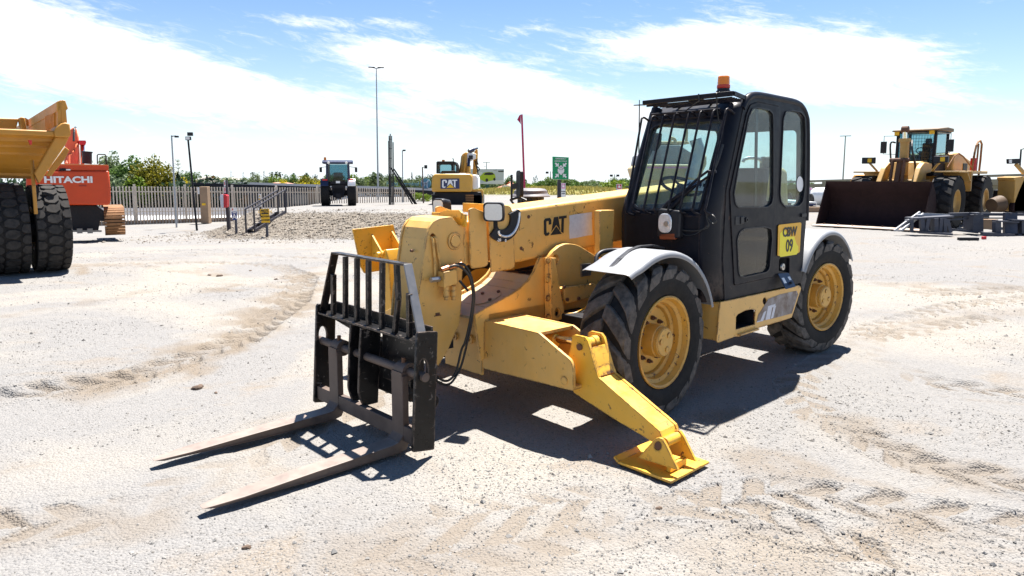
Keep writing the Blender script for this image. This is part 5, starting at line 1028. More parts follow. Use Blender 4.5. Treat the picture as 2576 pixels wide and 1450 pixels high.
# ---------------------------------------------------------------- machines behind
ZC = _z(0, 350, 520, 1885); ZD = _z(0, 650, 520, 1508); ZE = _z(3500, 480, 4096, 1728); ZF = _z(3200, 680, 3800, 2576); ZG = _z(400, 500, 1000, 1812)
ZH = _z(900, 550, 1500, 2023); ZI = _z(1450, 550, 2050, 2576); ZJ = _z(1950, 420, 2600, 2356); ZK = _z(3200, 450, 4096, 2165)
def local(root, p):
    d = Vector(p) - Vector(root.location); c, s = math.cos(-root.rotation_euler[2]), math.sin(-root.rotation_euler[2])
    return Vector((d.x * c - d.y * s, d.x * s + d.y * c, d.z))
def part(name, mat, parent, fn, **k):
    m = MB(); fn(m); return m.build(name, mat, parent, **k)
def big_tyre(parent, c, r, w, rr, style, mats, axis_rot=0.0, lugs=22, rim_mat=None, face=1):
    """tyre with its axle along local y"""
    wh = sub('wheel', parent); wh.location = c; wh.rotation_euler = (0, random.uniform(0, 6), axis_rot); hw = w / 2; m = MB()
    prof = [(rr * .95, -hw * .8), (rr, -hw * .92), (r * .76, -hw * 1.02), (r * .9, -hw), (r * .955, -hw * .86), (r * .965, 0)]; prof += [(a, -b) for (a, b) in reversed(prof[:-1])]
    m.lathe(prof, (0, 0, 0), 'y', 56)
    def block(pts, r0, r1, cen):
        k = len(pts); vs = []
        for (rad, sc_) in ((r0, 1.0), (r1, .90)):
            for (a, y) in pts: aa = cen[0] + (a - cen[0]) * sc_; yy = cen[1] + (y - cen[1]) * sc_; vs.append((rad * math.cos(aa), yy, rad * math.sin(aa)))
        m.add(vs, [tuple(range(k, 2 * k))] + [(i, (i + 1) % k, k + (i + 1) % k, k + i) for i in range(k)])
    da = 2 * math.pi / lugs
    for q in range(lugs):
        a = q * da; m.cur = 1
        if style == 'hex':
            block([(a - da * .46, -hw * .12), (a - da * .30, -hw * .40), (a + da * .12, -hw * .42), (a + da * .46, -hw * .14), (a + da * .40, hw * .18), (a + da * .22, hw * .42), (a - da * .18, hw * .42), (a - da * .46, hw * .2)], r * .955, r, (a, 0))
            for s_ in (-1, 1):
                b = a + da * .5; block([(b - da * .43, s_ * hw * .98), (b - da * .43, s_ * hw * .62), (b - da * .10, s_ * hw * .46), (b + da * .20, s_ * hw * .46), (b + da * .43, s_ * hw * .62), (b + da * .43, s_ * hw * .98)], r * .94, r * .985, (b, s_ * hw * .75))
        elif style == 'loader':
            for s_ in (-1, 1):
                b = a + (da * .5 if s_ > 0 else 0); block([(b - da * .33, s_ * hw * 1.0), (b - da * .38 + da * .35, s_ * hw * .45), (b - da * .1 + da * .42, s_ * hw * .06), (b + da * .25 + da * .42, s_ * hw * .06), (b + da * .34 + da * .35, s_ * hw * .45), (b + da * .38, s_ * hw * 1.0)], r * .94, r, (b + da * .1, s_ * hw * .5))
        else:
            for s_ in (-1, 1):
                b = a + (da * .5 if s_ > 0 else 0); block([(b - da * .22, s_ * hw * 1.0), (b + da * .55, s_ * hw * .03), (b + da * .90, s_ * hw * .0), (b + da * .22, s_ * hw * 1.0)], r * .92, r, (b + da * .3, s_ * hw * .5))
        m.cur = 0
    m.build('tyre', mats, wh, smooth=30)
    m = MB()
    for s_ in (-1, 1): m.lathe([(rr, s_ * hw * .9), (rr * .9, s_ * hw * .88), (rr * .82, s_ * hw * .6), (rr * .5, s_ * hw * .35), (rr * .45, s_ * hw * .65), (0, s_ * hw * .66)], (0, 0, 0), 'y', 32)
    m.build('rim', rim_mat or MT['loader'], wh, smooth=35); return wh
TYM = [MT['rubber'], MT['rubbermid']]
# ---- dump truck seen from behind
az = R(-42); tx0 = G(150, 690, 0); TR = thing('dump_truck', 'ochre yellow dump truck seen from behind with huge dual tyres', 'dump truck', (tx0.x - .42, tx0.y + .50, 0), R(90) + R(42))
# local frame: x forward, y to the truck's left, rear face looks at the camera
def TL(p, back):                                            # pixel on the plane that stands 'back' metres behind the axle
    h = Vector((math.sin(az), math.cos(az), 0)); o = Vector(TR.location) - h * back; d = _ray(*p); c0 = Vector((0, 0, CAM_H)); t = (o - c0).dot(h) / d.dot(h)
    return local(TR, c0 + d * t)
TO = MT['ochre']
big_tyre(TR, (0, .05, .79), .79, .53, .40, 'hex', TYM, 0, 26, TO); big_tyre(TR, (0, .66, .79), .79, .53, .40, 'hex', TYM, 0, 26, TO)
big_tyre(TR, (0, 2.9, .79), .79, .62, .40, 'hex', TYM, 0, 26, TO); big_tyre(TR, (4.0, .3, .79), .79, .62, .40, 'hex', TYM, 0, 26, TO); big_tyre(TR, (4.0, 2.8, .79), .79, .62, .40, 'hex', TYM, 0, 26, TO)
BKP = .95
def tpoly(name, pts, back, depth, bevel=.01): return part(name, TO, TR, lambda m: m.prism([TL(ZC(*p), back) for p in pts], (depth, 0, 0)), bevel=bevel)
tpoly('tail_beam', [(-900, 560), (790, 632), (800, 712), (-900, 655)], BKP, .18, .02)
tpoly('corner_block', [(785, 632), (800, 600), (840, 560), (895, 518), (950, 510), (1015, 530), (1030, 690), (1005, 728), (800, 720)], BKP + .04, .5, .02)
# floor plates stepping forward and down below the tail
for k, (ya, yb, bk) in enumerate([(700, 790, .80), (800, 880, .62), (905, 985, .44), (1010, 1060, .26), (1075, 1180, .05), (1200, 1290, -.10)]):
    tpoly('floor_rib', [(-900, ya - 60), (770 - k * 50, ya + 12), (770 - k * 50, yb + 8), (-900, yb - 40)], bk, .12, .015)
fa = [TL(ZC(-900, 660), BKP - .1), TL(ZC(800, 715), BKP - .1), TL(ZC(560, 1330), -.25), TL(ZC(-900, 1300), -.25)]
part('body_floor', TO, TR, lambda m: m.add(fa + [p + Vector((.06, 0, .08)) for p in fa], [(0, 1, 2, 3), (4, 7, 6, 5), (0, 4, 5, 1), (1, 5, 6, 2), (2, 6, 7, 3), (3, 7, 4, 0)]))
tpoly('side_strut', [(800, 722), (1003, 730), (940, 850), (740, 1140), (572, 1392), (505, 1250), (640, 1010)], BKP - .05, .22, .015)
tpoly('side_skirt', [(945, 862), (1008, 912), (930, 1060), (800, 1210), (745, 1292), (668, 1282), (760, 1120)], .45, .06)
wl = [TL(ZC(890, 520), BKP - .05), TL(ZC(975, 515), BKP - .05), TL(ZC(960, 335), BKP - .05), TL(ZC(988, 308), BKP - .05), TL(ZC(948, 192), BKP - .05), TL(ZC(905, 183), BKP - .05), TL(ZC(885, 202), BKP - .05)]
part('side_wall', TO, TR, lambda m: (m.prism(wl, (.12, 0, 0)), m.prism([wl[0] + Vector((.0, .05, -.25)), wl[0] + Vector((.0, .05, .0)), wl[6] + Vector((.0, .05, 0)), wl[6] + Vector((6.5, .05, -.2)), wl[0] + Vector((6.5, .05, -.6))], (0, -.05, 0)), m.prism([wl[6] + Vector((0, .07, -.02)), wl[5] + Vector((0, .02, 0)), wl[5] + Vector((6.5, .02, -.2)), wl[6] + Vector((6.5, .07, -.22))], (0, 0, -.16))), bevel=.008)
for k in range(8):
    x = .25 + k * .12; p0 = wl[0] + Vector((x, .06, -.2)); h_ = (wl[6].z - wl[0].z) * .62; part('wall_rib', TO, TR, lambda m: m.bar(p0, p0 + Vector((0, 0, h_ + .15)), .03, .05))
tpoly('body_rib', [(318, 606), (282, 448), (300, 432), (345, 432), (362, 450), (385, 610)], -2.0, .3, .02); tpoly('canopy_edge', [(-700, 430), (275, 452), (235, 598), (-700, 575)], -2.2, .3, .02)
part('canopy_tip', TO, TR, lambda m: m.prism([TL(ZC(*p), -2.4) for p in ((365, 440), (455, 492), (385, 558))], (.2, 0, 0)))
part('red_reflector', MT['red_lens'], TR, lambda m: m.prism([TL(ZC(*p), BKP + .02) for p in ((410, 765), (465, 765), (462, 832), (432, 830))], (.05, 0, 0)))
part('tow_rod', TO, TR, lambda m: m.tube([TL(ZC(462, 1060), .62), TL(ZC(490, 1440), .9), TL(ZD(418, 600), .9)], .028, 8))
part('chassis', MT['darksteel'], TR, lambda m: (m.box((1.8, 1.5, 1.1), (4.4, 1.0, .5)), m.cyl((0, .1, .79), (0, 2.9, .79), .25, n=16)))
part('front_cab', TO, TR, lambda m: m.box((4.8, 2.2, 2.3), (1.4, 1.6, 1.5)), bevel=.05)
# ---- orange excavator behind it
Ye = 23.0; oz = W(292, 600, Ye).z; HE = thing('excavator', 'orange excavator with white lettering on its counterweight beside the palisade fence', 'excavator', (W(190, 600, Ye).x, Ye + .6, oz), R(31))
def PLN(root, p, off):                                      # pixel on the plane across the root's own heading
    th = root.rotation_euler[2]; h = Vector((-math.sin(th), math.cos(th), 0)); c0 = Vector((0, 0, CAM_H)); o = Vector(root.location) + h * off; d = _ray(*p)
    return local(root, c0 + d * ((o - c0).dot(h) / d.dot(h)))
def HL(p, Y_=Ye): return PLN(HE, p, Y_ - Ye - .6)
OR = MT['orange']
def hpoly(name, mat, pts, Y_, d, **k): return part(name, mat, HE, lambda m: m.prism([HL(p, Y_) for p in pts], (0, d, 0)), **k)
hpoly('counterweight', OR, [ZC(700, 1210), ZC(1580, 1212), ZC(1600, 1450), ZD(1285, 440), ZD(1278, 475), ZD(1265, 496), ZD(300, 496), ZD(300, 130)], Ye, 1.3, bevel=.05)
hpoly('engine_hood', OR, [ZC(700, 1118), ZC(885, 1112), ZC(1572, 1126), ZC(1575, 1208), ZC(700, 1208)], Ye + .06, 2.2, bevel=.02)
hpoly('hood_edge', flat('orange_highlight_strip', (.68, .20, .06), .4), [ZC(885, 1110), ZC(1572, 1122), ZC(1572, 1136), ZC(885, 1126)], Ye + .04, .04)
hpoly('vent_grille', MT['darksteel'], [ZC(862, 1176), ZC(955, 1174), ZC(955, 1208), ZC(862, 1208)], Ye + .03, .04)
hpoly('handle_recess', flat('dark_orange', (.32, .03, .008), .5), [ZD(915, 262), ZD(1000, 262), ZD(1005, 280), ZD(915, 280)], Ye - .01, .03, bevel=.005)
hpoly('lamp', MT['white'], [ZC(955, 1188), ZC(1005, 1184), ZC(1028, 1198), ZC(1010, 1206), ZC(960, 1204)], Ye - .02, .08)
lt = text('HITACHI', .285, HL((ZD(797, 205)), Ye - .015), (1, 0, 0), (0, 0, 1), MT['white'], HE, bold=.012, depth=.02, sx=1.22)
for k, (xa, xb, yt) in enumerate([(955, 985, 1000), (990, 1020, 905), (1030, 1060, 880), (1065, 1085, 800), (1095, 1130, 655)]): part('boom_pipe', flat('boom_orange', (.66, .17, .07), .45) if k == 0 else bpy.data.materials['boom_orange'], HE, lambda m: m.tube([HL(ZC((xa + xb) / 2, 1115), Ye + 2.5), HL(ZC((xa + xb) / 2 + 2, (yt + 1110) / 2), Ye + 2.6), HL(ZC((xa + xb) / 2 + 10, yt), Ye + 3.4)], .075 if k != 4 else .06, 8))
hpoly('boom', bpy.data.materials['boom_orange'], [ZC(925, 1115), ZC(940, 820), ZC(1010, 620), ZC(1060, 575), ZC(1110, 600), ZC(1135, 720), ZC(1150, 900), ZC(1158, 1115)], Ye + 2.75, .7, bevel=.05)
part('boom_cylinder', MT['chrome'], HE, lambda m: m.cyl(HL(ZC(1208, 1080), Ye + 2.4), HL(ZC(1208, 830), Ye + 3), .05, n=12)); part('cylinder_tube', bpy.data.materials['boom_orange'], HE, lambda m: m.cyl(HL(ZC(1195, 1110), Ye + 2.4), HL(ZC(1190, 840), Ye + 3), .06, n=12))
hpoly('boom_bracket', MT['red'], [ZC(1135, 770), ZC(1240, 770), ZC(1250, 790), ZC(1235, 835), ZC(1150, 830)], Ye + 2.6, .4)
part('hose', MT['hose'], HE, lambda m: m.tube([HL(ZC(1070, 780), Ye + 2.5), HL(ZC(1075, 620), Ye + 2.7), HL(ZC(1095, 580), Ye + 3)], .035, 8, 4))
part('exhaust', MT['darkplastic'], HE, lambda m: (m.cyl(HL(ZC(1262, 1110), Ye + 1.2), HL(ZC(1262, 935), Ye + 1.2), .15, n=16), m.cyl(HL(ZC(1262, 950), Ye + 1.2), HL(ZC(1262, 930), Ye + 1.2), .17, n=16)), smooth=35)
part('handrail', MT['darksteel'], HE, lambda m: m.tube([HL(ZC(1412, 1112), Ye + .8), HL(ZC(1410, 985), Ye + .8), HL(ZC(1425, 972), Ye + .8), HL(ZC(1525, 974), Ye + .8), HL(ZC(1538, 1000), Ye + .8), HL(ZC(1540, 1115), Ye + .8)], .022, 6))
hpoly('undercarriage', MT['darksteel'], [ZD(600, 496), ZD(1110, 496), ZD(1140, 520), ZD(1250, 620), ZD(1240, 690), ZD(1160, 680), ZD(1140, 800), ZD(600, 800)], Ye + .5, 1.6, bevel=.03)
part('tow_bar', MT['concrete'], HE, lambda m: (m.bar(HL(ZD(700, 798), Ye + .2), HL(ZD(1180, 798), Ye + .2), .05, .06), m.box(HL(ZD(925, 796), Ye + .15), (.16, .08, .16)), m.box(HL(ZD(1045, 796), Ye + .15), (.16, .08, .16))))
for side_ in (0, 1):
    ox = 0 if side_ == 0 else -2.62
    tr_ = sub('track', HE); tr_.location = (ox, 0, 0); c0 = HL(ZD(1345, 880), Ye + .4)
    part('track_frame', MT['darksteel'], tr_, lambda m: m.box((c0.x, c0.y + 2.4, .45), (.45, 4.2, .6)))
    rt0 = .47
    for k in range(15):
        a = R(-95 + k * 14); yy = c0.y + rt0 - rt0 * math.cos(a - R(0)); zz = .50 + rt0 * math.sin(a)
        if k > 13: continue
        part('track_shoe', MT['trackrust'], tr_, lambda m: m.box((c0.x, yy, zz), (.62, .05, .088), Matrix.Rotation(-a, 3, 'X')), bevel=.006)
    for k in range(14): part('track_shoe', MT['trackrust'], tr_, lambda m: m.box((c0.x, c0.y + .55 + k * .16, .97), (.62, .11, .05)), bevel=.008)
# ---- wheel loader with the wide bucket
ea = G(2051, 566, .06); eb = G(2320, 580, .06); lat = (eb - ea); lat.z = 0; LWid = lat.length; lat.normalize(); hd2 = Vector((lat.y, -lat.x, 0)); hd2 = hd2 if hd2.y < 0 else -hd2
LO = thing('wheel_loader', 'yellow wheel loader with wide rust-red bucket lowered to the gravel', 'wheel loader', ((ea + eb) / 2 + lat * .35).to_tuple()[:2] + (0,), math.atan2(hd2.y, hd2.x))
LYM = MT['loader']; hwb = LWid / 2
# bucket (local x forward, y left)
bk_prof = [(0, .05), (-.55, .06), (-.95, .16), (-1.18, .45), (-1.20, .85), (-1.02, 1.22), (-.72, 1.52), (-.64, 1.55), (-.66, 1.50), (-.96, 1.18), (-1.12, .84), (-1.10, .48), (-.90, .22), (-.55, .11), (0, .085)]
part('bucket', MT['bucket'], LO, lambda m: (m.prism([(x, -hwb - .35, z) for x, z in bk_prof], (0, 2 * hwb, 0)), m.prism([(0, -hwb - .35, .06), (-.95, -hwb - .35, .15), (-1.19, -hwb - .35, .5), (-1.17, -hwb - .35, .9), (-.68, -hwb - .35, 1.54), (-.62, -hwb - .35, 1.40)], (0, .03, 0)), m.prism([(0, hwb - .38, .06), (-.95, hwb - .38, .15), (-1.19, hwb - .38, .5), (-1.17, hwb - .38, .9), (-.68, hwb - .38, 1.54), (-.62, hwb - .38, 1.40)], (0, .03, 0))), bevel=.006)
part('cutting_edge', paint('worn_edge', (.38, .30, .24), .5, .2), LO, lambda m: m.prism([(.22, -hwb - .39, .045), (-.15, -hwb - .39, .075), (-.15, -hwb - .39, .10), (.22, -hwb - .39, .065)], (0, 2 * hwb + .08, 0)))
for k in range(7): part('edge_bolt', MT['rust'], LO, lambda m: m.cyl((-.1, -hwb - .10 + k * (2 * hwb - .5) / 6, .09), (-.1, -hwb - .10 + k * (2 * hwb - .5) / 6, .125), .028, n=8))
for y in (1.28, -1.28): big_tyre(LO, (-2.30, y, .87), .87, .66, .42, 'loader', TYM, R(0), 18, LYM)
for y in (1.28, -1.28): big_tyre(LO, (-5.7, y, .87), .87, .66, .42, 'loader', TYM, R(0), 18, LYM)
part('front_frame', LYM, LO, lambda m: (m.box((-2.4, 0, 1.15), (1.3, 1.1, .9)), m.prism([(-1.8, -.45, 1.3), (-2.9, -.45, 1.3), (-2.9, -.45, 2.25), (-2.3, -.45, 2.2)], (0, .9, 0))), bevel=.03)
part('rear_frame', LYM, LO, lambda m: (m.box((-5.1, 0, 1.05), (3.0, 1.2, .7)), m.prism([(-4.3, -.85, 1.5), (-6.9, -.85, 1.5), (-6.9, -.85, 2.2), (-5.0, -.85, 2.55), (-4.3, -.85, 2.5)], (0, 1.7, 0))), bevel=.05)
part('engine_vent', MT['darksteel'], LO, lambda m: m.box((-5.7, .86, 2.05), (.5, .02, .25)))
for s_ in (1, -1):
    part('lift_arm', LYM, LO, lambda m: m.prism(rloop([(-1.24, s_ * .62, .50), (-1.22, s_ * .62, .75), (-1.22, s_ * .62, 1.35), (-1.75, s_ * .62, 2.02), (-2.1, s_ * .62, 2.18), (-2.85, s_ * .62, 2.15), (-2.85, s_ * .62, 1.85), (-2.2, s_ * .62, 1.80), (-1.65, s_ * .62, 1.35), (-1.45, s_ * .62, .55)], .1), (0, -.16 * s_, 0)), bevel=.02)
    part('front_fender', LYM, LO, lambda m: (m.box((-2.55, s_ * 1.28, 1.86), (1.0, .72, .05)), m.box((-3.2, s_ * 1.28, 1.70), (.5, .72, .05), Matrix.Rotation(R(-35), 3, 'Y'))), bevel=.01)
    part('rear_fender', LYM, LO, lambda m: (m.box((-5.2, s_ * 1.12, 1.85), (1.9, .7, .10)), m.box((-4.2, s_ * 1.12, 1.55), (.10, .7, .7))), bevel=.02)
    part('lamp_post', LYM, LO, lambda m: m.tube([(-2.1, s_ * .85, 1.88), (-2.0, s_ * 1.0, 2.08), (-2.0, s_ * 1.08, 2.16)], .035, 8))
    hl_l = part('headlight', MT['darkplastic'], LO, lambda m: m.box((-2.0, s_ * 1.12, 2.26), (.16, .42, .22)), bevel=.02); part('headlight_lens', MT['signyellow'], hl_l, lambda m: m.box((-1.915, s_ * 1.12 + .06, 2.26), (.02, .13, .13)))
part('bucket_linkage', MT['rust'], LO, lambda m: (m.bar((-1.75, 0, 2.28), (-1.42, 0, 1.15), .16, .26, up=(1, 0, 0)), m.bar((-1.55, .18, 2.25), (-1.35, .18, 1.3), .06, .14), m.bar((-1.55, -.18, 2.25), (-1.35, -.18, 1.3), .06, .14), m.cyl((-1.6, -.3, 2.25), (-1.6, .3, 2.25), .07, n=12)), bevel=.01)
part('tilt_cylinder', LYM, LO, lambda m: (m.cyl((-2.05, 0, 1.75), (-1.98, 0, 2.95), .14, n=16), m.cyl((-1.98, 0, 2.86), (-1.975, 0, 2.98), .18, n=16)), smooth=35)
part('cylinder_rod', MT['chrome'], LO, lambda m: m.cyl((-1.975, 0, 2.98), (-1.965, 0, 3.22), .07, n=14), smooth=35)
part('rod_eye', MT['rust'], LO, lambda m: m.cyl((-1.96, -.1, 3.28), (-1.96, .1, 3.28), .11, n=16))
part('arm_hoses', MT['hose'], LO, lambda m: (m.tube([(-1.9, .25, 2.9), (-1.7, .33, 2.6), (-1.9, .38, 2.15), (-2.2, .3, 2.0)], .035, 6, 4), m.tube([(-2.0, -.3, 2.85), (-1.8, -.38, 2.8), (-2.1, -.42, 2.1)], .03, 6, 4)))
# loader cab
lc = sub('cab', LO); lc.location = (-3.75, 0, 1.68); lc.scale = (.86, .82, .90)
for (x, y) in ((.72, .72), (.72, -.72), (-.72, .74), (-.72, -.74)): part('cab_post', MT['darksteel'], lc, lambda m: m.bar((x * (1.12 if x > 0 else 1), y, .25), (x, y, 1.72), .10, .10))
part('cab_base', MT['darksteel'], lc, lambda m: m.box((0, 0, .30), (1.5, 1.5, .5)), bevel=.03)
part('cab_roof', paint('loader_roof', (.16, .105, .055), .6, .2), lc, lambda m: (m.prism([(.98, -.90, 1.76), (.98, -.90, 1.82), (-.2, -.90, 1.92), (-.95, -.9, 1.90), (-.95, -.9, 1.76)], (0, 1.8, 0))), bevel=.04)
part('roof_underside', MT['darksteel'], lc, lambda m: m.box((0, 0, 1.74), (1.75, 1.65, .05)))
for k in range(2): part('roof_lamp', MT['signyellow'], lc, lambda m: m.box((.90, (-.72, .62)[k], 1.70), (.06, .18, .15)))
part('windscreen', MT['glassteal'], lc, lambda m: m.prism([(.80, -.68, .55), (.80, .68, .55), (.72, .68, 1.70), (.72, -.68, 1.70)], (.008, 0, 0)))
for s_ in (1, -1): part('side_window', MT['glassteal'], lc, lambda m: m.prism([(.75, s_ * .73, .55), (-.68, s_ * .74, .55), (-.68, s_ * .74, 1.70), (.68, s_ * .72, 1.70)], (0, .008, 0)))
part('screen_mesh', MT['darksteel'], lc, lambda m: ([m.bar((.85, -.66 + k * .11, .50), (.78, -.66 + k * .11, 1.62), .010, .010) for k in range(13)], [m.bar((.85 - .07 * k / 9, -.68, .52 + k * .12), (.85 - .07 * k / 9, .68, .52 + k * .12), .010, .010) for k in range(10)]))
part('seat', MT['interior'], lc, lambda m: (m.box((-.25, .1, .75), (.5, .5, .15)), m.box((-.45, .1, 1.05), (.14, .46, .6)), m.box((-.45, .1, 1.42), (.10, .26, .2))), bevel=.04)
part('steering_column', MT['interior'], lc, lambda m: (m.box((.45, .1, .75), (.12, .12, .5)), m.tube([(.38 + .06 * math.sin(a), .1 + .2 * math.cos(a), 1.02 + .12 * math.sin(a)) for a in np.linspace(0, 6.283, 20)], .018, 6)))
for s_ in (1, -1): part('mirror', MT['darkplastic'], lc, lambda m: (m.box((.75, s_ * 1.28, 1.18), (.06, .24, .46)), m.tube([(.7, s_ * .75, 1.62), (.75, s_ * 1.28, 1.62), (.75, s_ * 1.28, .92), (.7, s_ * .78, .90)], .016, 6)), bevel=.01)
part('handrail', MT['trackrust'], LO, lambda m: (m.tube([(-4.6, 1.35, 1.75), (-4.6, 1.4, 2.55), (-4.9, 1.4, 2.9), (-5.4, 1.4, 2.85), (-5.5, 1.35, 1.75)], .035, 8, 2), m.tube([(-5.0, 1.38, 1.9), (-5.0, 1.4, 2.85)], .03, 6), m.tube([(-3.3, .95, 2.0), (-3.9, 1.1, 2.5), (-4.6, 1.35, 2.0)], .025, 6, 3)))
part('fire_extinguisher', MT['red'], LO, lambda m: (m.cyl((-4.95, 1.30, 1.85), (-4.95, 1.30, 2.35), .10, n=14), m.cyl((-4.95, 1.30, 2.35), (-4.95, 1.30, 2.42), .04, n=8)), smooth=35)
part('step_ladder', LYM, LO, lambda m: (m.box((-3.9, 1.25, .9), (.5, .1, .05)), m.box((-3.9, 1.25, 1.3), (.5, .1, .05)), m.box((-3.65, 1.25, 1.2), (.05, .1, 1.0)), m.box((-4.15, 1.25, 1.2), (.05, .1, 1.0))))
# ---- second loader at the edge of the yard
L2p = G(2640, 585, 0); L2 = thing('wheel_loader', 'yellow wheel loader stripped of its wheels behind the steel frames', 'wheel loader', (L2p.x, L2p.y + 2.4, 0), math.atan2(hd2.y, hd2.x) + R(8))
def L2L(p, Y_): return local(L2, W(*p, Y_))
YL2 = L2p.y + 1.2
def l2poly(name, mat, pts, d=.3, **k): return part(name, mat, L2, lambda m: m.prism([L2L(p, YL2) for p in pts], local(L2, Vector(L2.location) + Vector((0, d, 0)))), **k)
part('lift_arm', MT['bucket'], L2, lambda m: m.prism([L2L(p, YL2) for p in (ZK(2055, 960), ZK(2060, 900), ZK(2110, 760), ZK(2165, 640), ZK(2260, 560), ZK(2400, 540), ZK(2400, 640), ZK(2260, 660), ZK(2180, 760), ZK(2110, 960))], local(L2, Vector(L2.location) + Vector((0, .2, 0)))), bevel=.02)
l2poly('front_frame', LYM, [ZK(2065, 960), ZK(2080, 660), ZK(2068, 655), ZK(2068, 628), ZK(2150, 620), ZK(2300, 640), ZK(2400, 960)], .8, bevel=.03)
l2poly('frame_side', MT['darksteel'], [ZK(2090, 975), ZK(2120, 760), ZK(2500, 700), ZK(2500, 975)], 1.2)
part('axle', paint('axle_rust', (.075, .042, .02), .7, .3, (.14, .085, .045), .4, (.03, .02, .015), .6, 6), L2, lambda m: (m.cyl(L2L(ZK(1850, 900), YL2 + .2), L2L(ZK(1935, 885), YL2 + .3), .22, .28, n=22), m.cyl(L2L(ZK(1935, 885), YL2 + .3), L2L(ZK(2060, 890), YL2 + .6), .14, .17, n=18), m.cyl(L2L(ZK(2010, 890), YL2 + .5), L2L(ZK(2060, 890), YL2 + .6), .27, n=22)), smooth=35)
l2h = part('headlight', MT['darkplastic'], L2, lambda m: m.prism([L2L(p, YL2 - .1) for p in (ZK(2022, 450), ZK(2135, 447), ZK(2138, 495), ZK(2025, 498))], local(L2, Vector(L2.location) + Vector((0, .15, 0)))), bevel=.02)
part('headlight_lens', MT['white'], l2h, lambda m: m.prism([L2L(p, YL2 - .13) for p in (ZK(2024, 458), ZK(2048, 457), ZK(2048, 490), ZK(2026, 492))], local(L2, Vector(L2.location) + Vector((0, .03, 0)))))
part('lamp_arm', LYM, L2, lambda m: m.bar(L2L(ZK(2085, 500), YL2), L2L(ZK(2165, 590), YL2), .09, .09)); part('mirror_rail', MT['darksteel'], L2, lambda m: m.tube([L2L(ZK(2125, 520), YL2), L2L(ZK(2137, 360), YL2), L2L(ZK(2200, 340), YL2)], .025, 6))
# ---- tractor on the bank
Yt = 39.0; tb = W(853, 519, Yt); tgz = gz(tb.x, Yt); TT = thing('tractor', 'blue cab tractor seen from behind in front of the palisade fence', 'tractor', (tb.x, Yt, tgz), R(90) + R(12))
TB = MT['tractorblue']                                       # local x forward, y left
for y in (.72, -.72): big_tyre(TT, (0, y, .72), .72, .46, .40, 'lug', [MT['rubber'], MT['rubber']], 0, 20, MT['white'])
for y in (.70, -.70): big_tyre(TT, (2.0, y, .48), .48, .32, .28, 'lug', [MT['rubber'], MT['rubber']], 0, 16, MT['white'])
part('bonnet', TB, TT, lambda m: m.prism([(.9, -.35, .9), (2.5, -.35, .9), (2.5, -.35, 1.35), (.9, -.35, 1.5)], (0, .7, 0)), bevel=.06)
part('transmission', MT['darksteel'], TT, lambda m: (m.box((.4, 0, .75), (1.8, .6, .55)), m.cyl((0, -.6, .72), (0, .6, .72), .16, n=14), m.box((-.35, 0, .95), (.3, .7, .5)), m.bar((-.3, .25, 1.0), (-.75, .28, .5), .06, .08), m.bar((-.3, -.25, 1.0), (-.75, -.28, .5), .06, .08), m.bar((-.4, .1, 1.1), (-.45, .1, .4), .05, .05), m.bar((-.4, -.1, 1.1), (-.45, -.1, .4), .05, .05), m.box((-.5, 0, .55), (.2, .3, .3))), bevel=.02)
tcab = sub('cab', TT)
for (x, y) in ((-.35, .62), (-.35, -.62), (.85, .55), (.85, -.55)): part('cab_post', TB, tcab, lambda m: m.bar((x, y, 1.25), (x, y * .95, 2.33), .09, .10))
part('cab_floor', MT['darksteel'], tcab, lambda m: m.box((.25, 0, 1.22), (1.2, 1.24, .22)), bevel=.03)
part('cab_roof', TB, tcab, lambda m: m.prism(rloop([(-.62, -.82, 2.34), (-.62, -.82, 2.44), (-.3, -.82, 2.54), (1.0, -.82, 2.54), (1.15, -.82, 2.42), (1.1, -.82, 2.34)], .05), (0, 1.64, 0)), bevel=.05)
part('rear_window', MT['glassteal'], tcab, lambda m: m.box((-.34, 0, 1.82), (.01, 1.12, .98)))
part('front_window', MT['glassteal'], tcab, lambda m: m.box((.86, 0, 1.82), (.01, 1.0, .98)))
part('seat', MT['interior'], tcab, lambda m: (m.box((.1, 0, 1.40), (.4, .5, .14)), m.box((-.1, 0, 1.65), (.12, .52, .42))), bevel=.05)
for s_ in (1, -1):
    part('fender', TB if s_ > 0 else MT['white'], TT, lambda m: m.prism(rloop([(-.72, s_ * .52, 1.12), (-.62, s_ * .52, 1.40), (-.2, s_ * .52, 1.52), (.5, s_ * .52, 1.50), (.7, s_ * .52, 1.25), (.6, s_ * .52, 1.2), (.4, s_ * .52, 1.44), (-.2, s_ * .52, 1.46), (-.55, s_ * .52, 1.32), (-.66, s_ * .52, 1.1)], .03), (0, s_ * .42, 0)), bevel=.02)  # right fender white: sunlight on its top put into the colour
    part('tail_lamp', MT['red_lens'], TT, lambda m: m.box((-.66, s_ * .70, 1.46), (.06, .28, .09)), bevel=.02)
    part('work_lamp', MT['lens'], TT, lambda m: m.cyl((-.60, s_ * .48, 2.40), (-.66, s_ * .48, 2.39), .07, n=14)); part('mirror', MT['darkplastic'], TT, lambda m: (m.box((.7, s_ * .98, 2.02), (.06, .14, .28)), m.bar((.8, s_ * .56, 2.2), (.7, s_ * .98, 2.15), .03, .03)))
part('lamp_board', MT['darksteel'], TT, lambda m: m.box((-.62, 0, 1.30), (.05, .8, .14))); part('number_plate', MT['white'], TT, lambda m: m.box((-.66, .0, 1.33), (.02, .22, .12)))
part('exhaust', MT['darksteel'], TT, lambda m: m.cyl((1.0, .62, 1.4), (1.0, .62, 2.5), .05, n=10)); bb_ = part('beacon', MT['orange_lens'], TT, lambda m: m.cyl((-.2, .68, 2.54), (-.2, .68, 2.70), .07, n=14), smooth=35)
